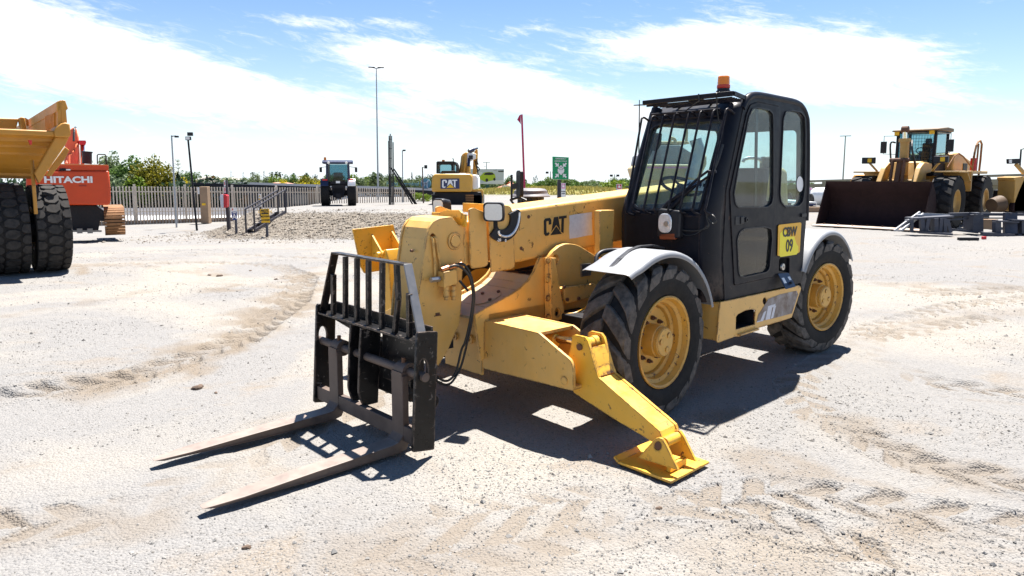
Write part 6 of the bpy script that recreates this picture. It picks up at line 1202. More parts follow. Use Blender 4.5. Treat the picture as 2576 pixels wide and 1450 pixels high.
# ---- yellow excavator beyond the boom
Yc = 41.0; cz = .10; cb_ = W(1146, 510, Yc); CE = thing('excavator', 'yellow excavator seen from behind with raised arm and black badge on its counterweight', 'excavator', (cb_.x, Yc + 1.2, cz), 0)
def CL(p, Y_=Yc): return local(CE, W(*p, Y_))
def cpoly(name, mat, pts, Y_, d, **k): return part(name, mat, CE, lambda m: m.prism([CL(ZI(*p), Y_) for p in pts], (0, d, 0)), **k)
EY = paint('excavator_yellow', (.56, .29, .028), .4, .08, (.5, .38, .2), .2)
cpoly('counterweight', EY, [(1183, 900), (1190, 720), (1205, 660), (1240, 632), (1840, 628), (1875, 650), (1890, 700), (1885, 900), (1870, 938), (1195, 938)], Yc, 1.2, bevel=.10, seg=3)
cpoly('side_panel', MT['white'], [(1880, 640), (1960, 650), (1985, 700), (1990, 880), (1885, 890)], Yc + .4, 2.2, bevel=.05)
bdg = cpoly('badge', MT['inkblue'], [(1340, 712), (1662, 708), (1664, 884), (1340, 884)], Yc - .03, .05)
def pq(tl, tr, br_, bl, Y_):
    A, B, C_, D = [CL(ZI(*p), Y_) for p in (tl, tr, br_, bl)]
    return lambda u, w: (A * (1 - u) + B * u) * w + (D * (1 - u) + C_ * u) * (1 - w)
cat_logo(pq((1366, 730), (1627, 728), (1627, 868), (1366, 868), Yc - .06), (0, -1, 0), CE, MT['white'], MT['signyellow'])
cpoly('undercarriage', MT['darksteel'], [(1240, 940), (1880, 935), (2040, 940), (2060, 1180), (1200, 1180)], Yc + .5, 1.5, bevel=.05)
cpoly('platform_edge', EY, [(1880, 895), (2060, 900), (2075, 935), (2060, 1200), (2030, 1200), (2035, 940), (1880, 935)], Yc + .6, .3)
for (xa, xb) in ((1192, 1330), (1770, 2060)):
    tk = sub('track', CE); part('track_frame', MT['darksteel'], tk, lambda m: m.prism([CL(ZI(*p), Yc + .5) for p in ((xa, 1200), (xa, 1010), (xa + 30, 985), (xb - 30, 975), (xb, 1010), (xb, 1200))], (0, 3.0, 0)), bevel=.06)
    for k in range(5): part('track_shoe', MT['trackrust'] if xa > 1500 else MT['darksteel'], tk, lambda m: m.bar(CL(ZI(xa, 1000 + k * 40), Yc + .46), CL(ZI(xb - (0 if xa < 1500 else 150), 1000 + k * 40), Yc + .46), .06, .10))
ccab = sub('cab', CE)
part('cab_frame', MT['darksteel'], ccab, lambda m: m.plate([[CL(ZI(*p), Yc + 1.6) for p in ((1268, 620), (1268, 425), (1290, 412), (1560, 412), (1600, 430), (1625, 480), (1632, 620))], [CL(ZI(*p), Yc + 1.6) for p in ((1290, 605), (1290, 480), (1310, 465), (1500, 465), (1525, 490), (1525, 605))], [CL(ZI(*p), Yc + 1.6) for p in ((1548, 600), (1550, 470), (1590, 465), (1606, 500), (1606, 600))]], (0, 1.6, 0)))
part('cab_glass', MT['glassteal'], ccab, lambda m: m.prism([CL(ZI(*p), Yc + 1.7) for p in ((1280, 610), (1280, 460), (1600, 460), (1610, 610))], (0, .01, 0)))
part('cab_rail', MT['darksteel'], ccab, lambda m: m.prism([CL(ZI(*p), Yc + 1.2) for p in ((1335, 612), (1365, 575), (1590, 572), (1605, 612))], (0, .3, 0)), bevel=.02); part('beacon', MT['orange_lens'], ccab, lambda m: m.cyl(CL(ZI(1388, 412), Yc + 2), CL(ZI(1388, 385), Yc + 2), .09, n=12))
part('antenna', MT['darksteel'], ccab, lambda m: m.tube([CL(ZI(1560, 415), Yc + 1.7), CL(ZI(1560, 368), Yc + 1.7), CL(ZI(1540, 368), Yc + 1.7)], .03, 6))
cpoly('boom', EY, [(1650, 615), (1680, 430), (1690, 330), (1720, 285), (1770, 255), (1830, 265), (1940, 280), (1975, 290), (1970, 360), (1860, 400), (1800, 440), (1775, 615)], Yc + 3, .7, bevel=.05)
cpoly('boom_face', MT['white'], [(1800, 285), (1820, 262), (1945, 285), (1945, 370), (1840, 408), (1790, 440)], Yc + 2.98, .03)
cpoly('stick', EY, [(1890, 630), (1900, 400), (1925, 240), (1945, 215), (1975, 205), (1980, 300), (1960, 640)], Yc + 3.8, .45, bevel=.04)
part('boom_cylinder', EY, CE, lambda m: (m.cyl(CL(ZI(1815, 615), Yc + 2.6), CL(ZI(1815, 490), Yc + 2.8), .16, n=14), m.cyl(CL(ZI(1700, 610), Yc + 2.7), CL(ZI(1730, 330), Yc + 3), .10, n=12), m.cyl(CL(ZI(1740, 610), Yc + 2.6), CL(ZI(1770, 300), Yc + 3), .10, n=12)), smooth=35)
part('cylinder_rod', MT['tractorblue'], CE, lambda m: m.cyl(CL(ZI(1820, 500), Yc + 2.6), CL(ZI(1832, 360), Yc + 2.8), .09, n=12), smooth=35)
part('stick_cylinder', MT['tractorblue'], CE, lambda m: (m.cyl(CL(ZI(1830, 245), Yc + 3.2), CL(ZI(1900, 212), Yc + 3.4), .15, n=12), m.cyl(CL(ZI(1900, 212), Yc + 3.4), CL(ZI(1970, 188), Yc + 3.8), .07, n=12)), smooth=35)
part('hydraulic_hoses', MT['hose'], CE, lambda m: (m.tube([CL(ZI(1970, 290), Yc + 3.5), CL(ZI(1965, 400), Yc + 3.5), CL(ZI(1985, 470), Yc + 3.5)], .05, 6, 4), m.tube([CL(ZI(1930, 400), Yc + 3.6), CL(ZI(1970, 540), Yc + 3.5), CL(ZI(2010, 800), Yc + 3)], .05, 6, 4), m.tube([CL(ZI(1970, 500), Yc + 3.5), CL(ZI(2010, 550), Yc + 3.5), CL(ZI(1960, 590), Yc + 3.5)], .04, 6, 4)))
part('work_lamp', MT['darkplastic'], CE, lambda m: m.box(CL(ZI(1860, 345), Yc + 2.7), (.25, .2, .25)))
# ---- yellow machine standing behind the cab, seen through its glass
Yd = 15.5; BH = thing('road_machine', 'dusty yellow haul truck standing behind the telehandler, seen through its cab glass', 'truck', W(1690, 560, Yd).to_tuple()[:2] + (0,), 0)
def BL_(p, Y_=Yd): return local(BH, W(*p, Y_))
def bpoly(name, mat, pts, Y_, d, **k): return part(name, mat, BH, lambda m: m.prism([BL_(Z9(*p), Y_) for p in pts], (0, d, 0)), **k)
YD_ = paint('dusty_truck_yellow', (.56, .42, .20), .6, .12, (.5, .42, .3), .4)
bpoly('hopper', paint('hopper_grey', (.20, .21, .25), .7, .15, (.3, .27, .25), .4), [(215, 720), (240, 600), (400, 500), (400, 490), (660, 490), (840, 605), (820, 720)], Yd + .3, 1.6, bevel=.03)
bpoly('top_box', YD_, [(395, 478), (420, 440), (760, 435), (790, 470)], Yd + .6, .8, bevel=.02)
bpoly('body_panel', YD_, [(200, 760), (260, 715), (870, 720), (990, 600), (990, 720), (930, 850), (880, 920), (250, 920)], Yd, 2.0, bevel=.04)
bpoly('stripe', MT['pink'], [(270, 752), (890, 752), (890, 766), (270, 766)], Yd - .02, .03)
bpoly('lower_body', YD_, [(240, 900), (900, 900), (900, 1250), (240, 1250)], Yd + .1, 1.6, bevel=.03)
bx0_, bx1_ = BL_(Z9(240, 1000)).x, BL_(Z5(1690, 1000), Yd + .8).x
part('chassis', MT['darksteel'], BH, lambda m: m.box(((bx0_ + bx1_) / 2, 1.3, .78), (bx1_ - bx0_ - .1, 1.1, .42)), bevel=.03)
part('lower_skirt', YD_, BH, lambda m: m.box((bx0_ + 1.0, 1.0, 1.0), (1.9, 1.7, .3)), bevel=.03)
for x_ in (bx0_ + .55, bx0_ + 1.75, bx1_ - .7):
    for y_ in (.35, 2.25): big_tyre(BH, (x_, y_, .58), .58, .42, .30, 'lug', TYM, 0, 18, YD_)
part('exhaust_pipe', MT['galv'], BH, lambda m: m.tube([BL_(Z9(*p), Yd - .2) for p in ((790, 880), (830, 760), (880, 640), (890, 540), (860, 450), (850, 415))], .13, 14, 6), smooth=45)
part('handrails', YD_, BH, lambda m: (m.tube([BL_(Z9(545, 470), Yd + .5), BL_(Z9(545, 405), Yd + .5), BL_(Z9(600, 420), Yd + .5), BL_(Z9(605, 475), Yd + .5)], .04, 8, 3), m.tube([BL_(Z9(740, 440), Yd + .5), BL_(Z9(745, 250), Yd + .5)], .035, 6)))
bpoly('red_panel', MT['red'], [(890, 600), (960, 590), (940, 700), (880, 715)], Yd - .05, .05)
part('bonnet', YD_, BH, lambda m: m.prism([BL_(p, Yd + .8) for p in (Z5(1230, 850), Z5(1280, 835), Z5(1640, 830), Z5(1680, 860), Z5(1690, 1200), Z5(1230, 1200))], (0, 2.0, 0)), bevel=.08)
part('bonnet_rail', MT['galv'], BH, lambda m: m.tube([BL_(Z5(*p), Yd + 1) for p in ((1275, 780), (1290, 755), (1340, 742), (1410, 748), (1440, 770), (1470, 800))], .04, 8, 3)); part('wheel_arch', MT['concrete'], BH, lambda m: m.prism([BL_(p, Yd + .75) for p in (Z5(1240, 900), Z5(1480, 880), Z5(1480, 1200), Z5(1240, 1200))], (0, .1, 0)))
part('seat_post', MT['darkplastic'], BH, lambda m: m.box(BL_(Z5(1490, 900), Yd + 1.0) + Vector((0, 0, 0)), (.3, .3, .9)), bevel=.05)
# ---------------------------------------------------------------- yard edge, signs, poles
def GS(px_, py_):                                           # where the pixel's ray meets the terrain
    d = _ray(px_, py_); t0 = 1.0; o = Vector((0, 0, CAM_H)); ts = np.linspace(4, 200, 3000)
    z = o.z + d.z * ts; g = ground_base(d.x * ts, d.y * ts); k = np.argmax(z < g); t = ts[k] if k > 0 else 200
    return Vector((d.x * t, d.y * t, float(g[k])))
def leaning_pole(name, label, cat, top, base, Y_, r0, r1, mat, z0=None, group=None):
    b = W(*base, Y_); t = W(*top, Y_); g = gz(b.x, Y_)
    if z0 is None and b.z > g: k = (b.z - g) / max(t.z - b.z, .1); b = b + (b - t) * k
    o = thing(name, label, cat, b, 0, group); m = MB(); m.cyl((0, 0, -.05), t - b, r0, r1, n=12); m.build('pole', mat, o, smooth=40); return o, t - b
# ---- palisade fence
fa_, fb_ = W(150, 470, 35.5), W(1045, 474, 46.5)
fa_.z = W(150, 468, 35.5).z; FEN = thing('palisade_fence', 'cream steel palisade fence along the back of the yard', 'fence', (fa_.x, fa_.y, gz(fa_.x, fa_.y)), math.atan2(fb_.y - fa_.y, fb_.x - fa_.x))
FLn = math.hypot(fb_.x - fa_.x, fb_.y - fa_.y); NP = int(FLn / .152)
def fence_z(t):
    x = fa_.x + (fb_.x - fa_.x) * t; y = fa_.y + (fb_.y - fa_.y) * t
    return W(150 + 895 * t, 467.5 + 6.5 * t, y).z - FEN.location.z
pm = MB(); pm.prism([(-.034, 0, -2.05), (.034, 0, -2.05), (.034, 0, -.10), (.050, 0, -.02), (.022, 0, -.045), (0, 0, 0), (-.022, 0, -.045), (-.050, 0, -.02), (-.034, 0, -.10)], (0, .012, 0)); pm.bar((0, -.012, -2.05), (0, -.012, -.10), .02, .024, up=(0, 1, 0))
pale0 = pm.build('pale', MT['fence'], FEN)
for k in range(NP):
    t = (k + .5) / NP; p = pale0 if k == 0 else pale0.copy()
    if k: COL.objects.link(p)
    p.parent = FEN; p.location = (FLn * t, 0, fence_z(t) + random.uniform(-.01, .01)); p.rotation_euler = (0, random.uniform(-.006, .006), 0)
for zz in (-.32, -1.40): part('rail', MT['fence'], FEN, lambda m: m.prism([(0, .012, fence_z(0) + zz), (FLn, .012, fence_z(1) + zz), (FLn, .012, fence_z(1) + zz + .05), (0, .012, fence_z(0) + zz + .05)], (0, .045, 0)))
for k in range(8): t = (k + .35) / 8; part('post', MT['fence'], FEN, lambda m: m.box((FLn * t, .09, fence_z(t) - .95), (.11, .11, 2.1)))
part('plinth', MT['brown'], FEN, lambda m: m.box((FLn * .2, .1, .04), (FLn * .44, .2, .34)))
for k, (xa, xb) in enumerate(((505, 529),)):
    Yg = 37.9; a = W(xa, 470, Yg); b = W(xb, 562, Yg); o = tag(part('gate_pillar', MT['brown'], None, lambda m: m.box(((a.x + b.x) / 2, Yg, (a.z + b.z) / 2), (b.x - a.x, .4, a.z - b.z)), bevel=.02), 'brown square gate pillar in the palisade fence', 'pillar')
    o2 = tag(part('fence_sign', MT['signyellow'], None, lambda m: m.box(((a.x + b.x) / 2, Yg - .22, W(0, 514, Yg).z), (.2, .02, .12))), 'tiny yellow sign on the brown gate pillar', 'sign')
o = tag(part('fence_sign', MT['white'], None, lambda m: m.box(W(*ZG(1240, 795), 38.0), (.55, .02, .38))), 'small white sign hung on the palisade fence', 'sign')
# ---- poles
o, t = leaning_pole('camera_pole', 'tall galvanised camera pole standing just in front of the fence', 'pole', (431.5, 341), (444, 566), 35.0, .045, .036, MT['galv']); part('camera', MT['darkplastic'], o, lambda m: (m.bar(t + Vector((0, 0, -.05)), t + Vector((.25, -.1, -.03)), .04, .04), m.box(t + Vector((.30, -.1, -.07)), (.18, .1, .09))))
o, t = leaning_pole('floodlight_pole', 'leaning black pole with two square floodlights beside the gravel bank', 'pole', (473, 350), (492, 543), 33.0, .050, .042, MT['darksteel'])
for (dx, dz, s_, mt_) in ((.06, .02, 1, MT['white']), (.16, .22, 0, MT['darkplastic'])):
    f = part('floodlight', MT['darkplastic'], o, lambda m: m.box(t + Vector((dx, -.1, dz)), (.24, .12, .17)), bevel=.01); part('lens', mt_, f, lambda m: m.box(t + Vector((dx, -.165, dz)), (.19, .01, .12)))
o, t = leaning_pole('light_mast', 'very tall grey light mast behind the palisade fence', 'mast', (946.5, 172), (951.5, 512), 50.0, .075, .035, MT['galv'])
for a in (-1, -.5, .5, 1): part('lamp_head', MT['darksteel'], o, lambda m: (m.bar(t + Vector((0, 0, -.02)), t + Vector((a * .42, .1 * a, .05)), .03, .04), m.box(t + Vector((a * .42, .1 * a, .05)), (.22, .18, .05))))
o, t = leaning_pole('lamp_pole', 'slim grey pole with a small camera beyond the black frames', 'pole', ZI(684, 225), ZI(694, 1130), 45.0, .04, .035, MT['galv']); part('camera', MT['darkplastic'], o, lambda m: m.box(t + Vector((.12, 0, .0)), (.18, .1, .1)))
o, t = leaning_pole('lamp_pole', 'short rusty lamp pole with one square floodlight near the yellow excavator', 'pole', ZI(1028, 515), ZI(1048, 1125), 44.0, .045, .038, paint('rusty_pole', (.14, .10, .085), .7, .3, (.2, .1, .05), .4, scale=.5)); part('floodlight', MT['darkplastic'], o, lambda m: (m.box(t + Vector((.22, 0, .03)), (.18, .12, .22)), m.bar(t, t + Vector((.2, 0, .02)), .04, .04)))
# black steel frames standing together with braces
FS = thing('scaffold_tower', 'tall black steel uprights standing together with raking braces on the bank', 'frame', W(983, 512, 41.0) * Vector((1, 1, 0)) + Vector((0, 0, gz(W(983, 512, 41).x, 41))), 0)
def fsl(p, Y_=41.0): return local(FS, W(*p, Y_))
for (xz, ta) in ((462, 342), (482, 337), (506, 342), (531, 358)):
    xa = ZI(xz, 0)[0]; part('upright', MT['darksteel'], FS, lambda m: m.bar(fsl((xa + 1.0, 520)), fsl((xa - .8, ta)), .055, .055))
for k in range(7): yy = 350 + k * 24; part('tie', MT['darksteel'], FS, lambda m: m.bar(fsl((ZI(464, 0)[0], yy)), fsl((ZI(498, 0)[0], yy + 1)), .03, .03))
part('thin_rail', MT['darksteel'], FS, lambda m: m.tube([fsl((ZI(442, 0)[0], 355)), fsl((ZI(446, 0)[0], 432)), fsl((ZI(452, 0)[0], 445)), fsl((ZI(456, 0)[0], 520))], .018, 6))
for (a, b) in (((490, 530), (905, 1150)), ((540, 545), (930, 1150)), ((545, 620), (860, 1150))): part('brace', MT['darksteel'], FS, lambda m: m.bar(fsl(ZI(*a)), fsl(ZI(*b), 42.0), .05, .07))
# red flag pole behind the boom
o, t = leaning_pole('flag_pole', 'red square pole with a small limp pennant behind the telehandler boom', 'flag pole', ZJ(497, 140), ZJ(537, 1225), 13.5, .022, .019, MT['magenta'])
part('pennant', MT['magenta'], o, lambda m: (m.prism([t + Vector((-.02, 0, .0)), t + Vector((-.05, .01, -.02)), t + Vector((-.09, .02, -.10)), t + Vector((-.05, .015, -.14)), t + Vector((-.02, 0, -.19))], (0, .012, 0)), m.prism([t + Vector((-.02, 0, -.0)), t + Vector((-.04, -.03, -.04)), t + Vector((-.045, -.025, -.14)), t + Vector((-.02, 0, -.19))], (0, .01, 0))))
# ---- signs
def board(root, pts, Y_, mat, name='board', d=.02): return part(name, mat, root, lambda m: m.prism([local(root, W(*p, Y_)) for p in pts], (0, d, 0)))
Yem = 19.0; eb_ = W(*ZJ(1042, 1350), Yem); EM = thing('emergency_sign', 'green emergency assembly point sign on a dark post behind the boom', 'sign', (eb_.x, Yem, 0), 0)
ebd = board(EM, [ZJ(943, 752), ZJ(1176, 764), ZJ(1174, 1082), ZJ(945, 1078)], Yem, MT['green']); board(EM, [ZJ(940, 749), ZJ(1179, 761), ZJ(1177, 1085), ZJ(942, 1081)], Yem + .022, MT['white'], 'sign_back')
part('post', MT['purplegrey'], EM, lambda m: m.prism([local(EM, W(*ZJ(1015, 1085), Yem + .08)), local(EM, W(*ZJ(1068, 1085), Yem + .08)), local(EM, W(*ZJ(1066, 1200), Yem + .08)) * Vector((1, 1, 0)), local(EM, W(*ZJ(1013, 1200), Yem + .08)) * Vector((1, 1, 0))], (0, .1, 0)))
def eml(x, y): return local(EM, W(*ZJ(x, y), Yem)) + Vector((0, -.006, 0))
text('EMERGENCY', .050, eml(1062, 782), (1, 0, -.03), (0, 0, 1), MT['white'], ebd, bold=.001); text('ASSEMBLY POINT', .045, eml(1062, 818), (1, 0, -.03), (0, 0, 1), MT['white'], ebd, bold=.001)
for (x, y, fx, fz) in ((1005, 866, 1, -1), (1120, 868, -1, -1), (1005, 1030, 1, 1), (1120, 1032, -1, 1)):
    c = eml(x, y); s_ = .052; part('arrow', MT['white'], ebd, lambda m: (m.prism([c + Vector((fx * s_, 0, fz * s_)), c + Vector((fx * s_, 0, -fz * s_ * .9)), c + Vector((fx * s_ * .35, 0, -fz * s_ * .3)), c + Vector((-fx * s_ * .6, 0, -fz * s_ * 1.1)), c + Vector((-fx * s_ * 1.1, 0, -fz * s_ * .5)), c + Vector((-fx * s_ * .3, 0, fz * s_ * .35)), c + Vector((-fx * s_ * .9, 0, fz * s_))], (0, -.004, 0))))
for (x, y, k) in ((1040, 908, 1.05), (1090, 908, 1.05), (1065, 892, 1.05), (1065, 925, 1.2)):
    dy = -.004 - .004 * k; c = eml(x, y) + Vector((0, dy, 0)); part('figure', MT['white'], ebd, lambda m: (m.cyl(c + Vector((0, 0, .0)), c + Vector((0, -.003, 0)), .024 * k, n=14), m.prism(rloop([c + Vector((-.04 * k, 0, -.034)), c + Vector((.04 * k, 0, -.034)), c + Vector((.04 * k, 0, -.12)), c + Vector((.023 * k, 0, -.12)), c + Vector((.023 * k, 0, -.165)), c + Vector((-.023 * k, 0, -.165)), c + Vector((-.023 * k, 0, -.12)), c + Vector((-.04 * k, 0, -.12))], [.02, .02, 0, 0, 0, 0, 0, 0]), (0, -.003, 0))))
def post_sign(name, label, base, w_=.05, mat=MT['purplegrey'], top=None):
    b = GS(*base); o = thing(name, label, 'sign', b, 0); t = local(o, W(*top, b.y)); part('post', mat, o, lambda m: m.bar((0, 0, -.1), (t.x, 0, t.z), w_, w_)); return o, b.y
o, Ys = post_sign('fire_point_post', 'dark post with a red fire box and white arrow signs below the bank', ZG(1560, 1262), .12, MT['purplegrey'], ZG(1517, 668))
board(o, [ZG(1493, 670), ZG(1512, 668), ZG(1516, 745), ZG(1497, 747)], Ys - .08, MT['white'], 'arrow_sign'); board(o, [ZG(1494, 755), ZG(1516, 753), ZG(1520, 822), ZG(1498, 824)], Ys - .08, MT['white'], 'arrow_sign')
board(o, [ZG(1500, 690), ZG(1507, 690), ZG(1508, 725), ZG(1501, 725)], Ys - .09, MT['red'], 'red_arrow', .008); board(o, [ZG(1503, 762), ZG(1510, 762), ZG(1513, 800), ZG(1505, 810)], Ys - .09, MT['red'], 'red_arrow', .008)
bx_ = board(o, [ZG(1450, 845), ZG(1465, 836), ZG(1520, 845), ZG(1533, 860), ZG(1534, 990), ZG(1520, 1002), ZG(1470, 1003), ZG(1462, 985)], Ys - .28, MT['red'], 'fire_box', .22); board(o, [ZG(1450, 845), ZG(1466, 838), ZG(1488, 845), ZG(1492, 1000), ZG(1465, 1000), ZG(1456, 960)], Ys - .30, MT['skyprint'], 'box_side', .03)
o, Ys = post_sign('bay_sign', 'small navy sign with a white letter A below a white header', ZG(1648, 1308), .07, MT['bluegrey'], ZG(1635, 1000))
board(o, [ZG(1585, 1002), ZG(1645, 1002), ZG(1646, 1048), ZG(1588, 1048)], Ys - .06, MT['white']); ab = board(o, [ZG(1588, 1050), ZG(1647, 1048), ZG(1655, 1152), ZG(1597, 1150)], Ys - .06, MT['blue']); text('A', .26, local(o, W(*ZG(1624, 1112), Ys - .075)), (1, 0, 0), (0, 0, 1), MT['white'], ab, bold=.006); board(o, [ZG(1593, 1010), ZG(1606, 1010), ZG(1606, 1034), ZG(1594, 1034)], Ys - .068, MT['orange'], 'logo', .006); board(o, [ZG(1600, 1058), ZG(1642, 1056), ZG(1643, 1066), ZG(1601, 1068)], Ys - .068, MT['white'], 'caption', .006)
o, Ys = post_sign('caution_sign', 'yellow and black caution sign on a grey post in front of the metal steps', ZH(572, 1340), .075, MT['bluegrey'], ZH(556, 1000))
cbd = board(o, [ZH(474, 968), ZH(592, 962), ZH(604, 1150), ZH(492, 1152)], Ys - .06, MT['signyellow']); hb_ = board(o, [ZH(484, 978), ZH(584, 972), ZH(588, 1036), ZH(490, 1040)], Ys - .068, MT['ink'], 'header', .006)
for (tx_, x, y, s_, mt_) in (('CAUTION', 537, 1005, .125, MT['signyellow']), ('MOVING', 541, 1070, .095, MT['ink']), ('MACHINERY', 546, 1118, .085, MT['ink'])): text(tx_, s_, local(o, W(*ZH(x, y), Ys - .078)), (1, 0, .03), (0, 0, 1), mt_, cbd, bold=.002, depth=.004, sx=.92)
o, Ys = post_sign('warning_sign', 'narrow white warning sign standing behind the metal steps', ZH(480, 1085), .06, MT['purplegrey'], ZH(472, 780))
wb_ = board(o, [ZH(447, 765), ZH(482, 763), ZH(490, 933), ZH(456, 935)], Ys - .06, MT['white']); board(o, [ZH(455, 800), ZH(480, 800), ZH(468, 778)], Ys - .068, MT['signyellow'], 'pictogram', .006); board(o, [ZH(453, 825), ZH(482, 823), ZH(484, 848), ZH(455, 850)], Ys - .068, MT['signyellow'], 'band', .006); board(o, [ZH(463, 870), ZH(480, 868), ZH(484, 908), ZH(466, 910)], Ys - .068, MT['ink'], 'pictogram', .006)
# ---- metal steps up the bank
A0, A1, B0, B1 = GS(*ZH(287, 1300)), GS(*ZH(402, 1288)), GS(*ZH(702, 1012)), GS(*ZH(822, 1040))
SS = thing('metal_steps', 'dark steel steps with handrails climbing the gravel bank', 'steps', A0, 0); ST = MT['purplegrey']
q0, q1 = Vector((0, 0, 0)), A1 - A0; wv = q1.copy(); up_v = local(SS, W(*ZH(822, 1040), B1.y)) ; up_v = (B1 - A1); hs = [Vector((0, 0, 0)), q1]
run = Vector((B1.x - A1.x, B1.y - A1.y, max(.55, B1.z - A1.z + .10))); hh = .92
for b in hs:
    part('stringer', ST, SS, lambda m: m.bar(b + Vector((0, 0, .05)), b + run, .04, .14)); part('handrail', ST, SS, lambda m: m.bar(b + Vector((0, 0, hh)), b + run + Vector((0, 0, hh)), .05, .05))
    part('post', ST, SS, lambda m: m.bar(b + Vector((0, 0, -.1)), b + Vector((0, 0, hh)), .055, .055)); part('post', ST, SS, lambda m: m.bar(b + run + Vector((0, 0, -.3)), b + run + Vector((0, 0, hh)), .055, .055))
for k in range(4): t = (k + .3) / 3.6; c = run * t; rh = Vector((run.x, run.y, 0)).normalized() * .14; part('tread', ST, SS, lambda m: m.prism([c - rh + Vector((0, 0, .06)), c + rh + Vector((0, 0, .06)), c + rh + q1 + Vector((0, 0, .06)), c - rh + q1 + Vector((0, 0, .06))], (0, 0, .03)))
# ---- steel stands lying on the gravel before the loader
Yf = 20.3
def gp(p, Y_=Yf): q = W(*ZE(*p), Y_); return Vector((q.x, q.y, max(q.z, 0.02)))
def bars(name, label, cat, lst, mat, group=None, base=None):
    lst2 = [(gp(a, Ya), gp(b, Yb), w_, h_) for (a, Ya, b, Yb, w_, h_) in lst]; c = sum((p[0] + p[1] for p in lst2), Vector()) / (2 * len(lst2)); c.z = 0
    o = thing(name, label, cat, c, 0, group)
    for (a, b, w_, h_) in lst2: part('steel_bar', mat, o, lambda m: m.bar(a - c, b - c, w_, h_))
    return o
BG = MT['bluegrey']; PS = paint('pale_steel', (.36, .37, .39), .5, .12, (.3, .28, .26), .3)
bars('ladder_frame', 'pale grey steel ladder frame leaning against the steel stands', 'frame', [((225, 1285), 20.0, (520, 1072), 20.4, .05, .06), ((300, 1285), 19.9, (560, 1090), 20.3, .05, .06), ((225, 1285), 20.0, (300, 1285), 19.9, .05, .04), ((350, 1165), 20.1, (475, 1160), 20.1, .05, .04), ((475, 1105), 20.3, (545, 1100), 20.3, .2, .03), ((545, 1095), 20.4, (860, 1110), 20.4, .06, .08)], PS)
bars('steel_stand', 'squat blue-grey steel stand with splayed plates beside the ladder frame', 'stand', [((400, 1142), 20.2, (855, 1118), 20.2, .5, .05), ((425, 1150), 20.0, (425, 1300), 20.0, .07, .08), ((540, 1150), 20.0, (552, 1300), 20.0, .1, .12), ((610, 1140), 20.0, (580, 1310), 20.0, .14, .1), ((690, 1140), 20.0, (690, 1320), 20.0, .2, .12), ((750, 1140), 20.0, (735, 1320), 20.0, .2, .1), ((800, 1140), 20.0, (800, 1310), 20.0, .14, .1), ((830, 1150), 20.0, (870, 1310), 20.0, .1, .1), ((500, 1302), 20.0, (880, 1325), 19.8, .3, .06)], BG)
bars('steel_stand', 'long blue-grey steel trestle with a rust-stained leg', 'stand', [((860, 1098), 20.6, (1200, 1090), 20.6, .12, .09), ((870, 1160), 20.6, (1130, 1140), 20.6, .05, .04), ((870, 1270), 20.6, (1190, 1305), 20.4, .14, .06), ((1160, 1095), 20.5, (1160, 1300), 20.5, .30, .3), ((1085, 1100), 20.8, (1085, 1280), 20.8, .2, .2), ((1130, 1085), 20.3, (1195, 1085), 20.3, .3, .05)], BG)
bars('steel_stand', 'low blue-grey steel trestle with two thick uprights at the end of the row', 'stand', [((1205, 1095), 20.6, (1720, 1098), 20.6, .12, .08), ((1215, 1140), 20.7, (1540, 1140), 20.7, .05, .04), ((1240, 1320), 20.0, (1600, 1345), 19.8, .25, .10), ((1410, 1180), 20.0, (1410, 1310), 20.0, .16, .16), ((1390, 1172), 20.0, (1640, 1185), 20.0, .25, .04), ((1565, 1095), 20.2, (1565, 1345), 20.0, .30, .3), ((1525, 1090), 20.2, (1610, 1090), 20.2, .3, .06), ((1545, 1158), 20.0, (1728, 1165), 20.0, .3, .04), ((1715, 1170), 20.0, (1715, 1345), 20.0, .2, .2), ((1630, 1345), 20.0, (1740, 1340), 20.0, .2, .08)], BG)
bars('wooden_beam', 'long brown timber beam lying behind the steel trestles', 'beam', [((1200, 1210), 21.2, (1400, 1210), 21.2, .2, .30)], MT['brown'])
for (a, b, lb) in (((968, 1397), (1020, 1398), 'short black offcut of steel on the gravel before the trestles'), ((1010, 1396), (1190, 1398), 'long flat black steel bar on the gravel before the trestles')):
    p, q = GS(*ZE(*a)), GS(*ZE(*b)); o = part('steel_offcut', MT['darksteel'], None, lambda m: m.bar(p + Vector((0, 0, .035)), q + Vector((0, 0, .035)), .12, .07)); tag(o, lb, 'offcut')
p = GS(*ZE(1262, 1386)); o = tag(part('red_scrap', MT['red'], None, lambda m: m.box(p + Vector((0, 0, .04)), (.10, .08, .08)), bevel=.01), 'small red scrap block on the gravel before the trestles', 'scrap')
# ---- bridge
YBl, YBr = 105.0, 60.0; b0 = W(1483, 471, YBl); b1 = W(2620, 436, YBr); BR = thing('bridge', 'grey concrete road bridge with slotted parapet behind the wheel loader', 'bridge', (b0.x, b0.y, gz(b0.x, b0.y)), math.atan2(b1.y - b0.y, b1.x - b0.x))
BLn = math.hypot(b1.x - b0.x, b1.y - b0.y); zl = b0.z - BR.location.z; zr = b1.z - BR.location.z
def bzz(x): return zl + (zr - zl) * x / BLn
CN = MT['concrete']; nb = 20
for k in range(nb):
    xa, xb = BLn * k / nb, BLn * (k + 1) / nb; za, zb_ = bzz(xa), bzz(xb); g = .02
    part('parapet_panel', CN, BR, lambda m: (m.prism([(xa + g, 0, za - .95), (xb - g, 0, zb_ - .95), (xb - g, 0, zb_ - .42), (xa + g, 0, za - .42)], (0, .3, 0)), m.prism([(xa + g, 0, za - .22), (xb - g, 0, zb_ - .22), (xb - g, 0, zb_), (xa + g, 0, za)], (0, .3, 0)), m.prism([(xa + g, 0.002, za - .42), (xa + g + .5, .002, za - .42), (xa + g + .5, .002, za - .22), (xa + g, .002, za - .22)], (0, .29, 0))))
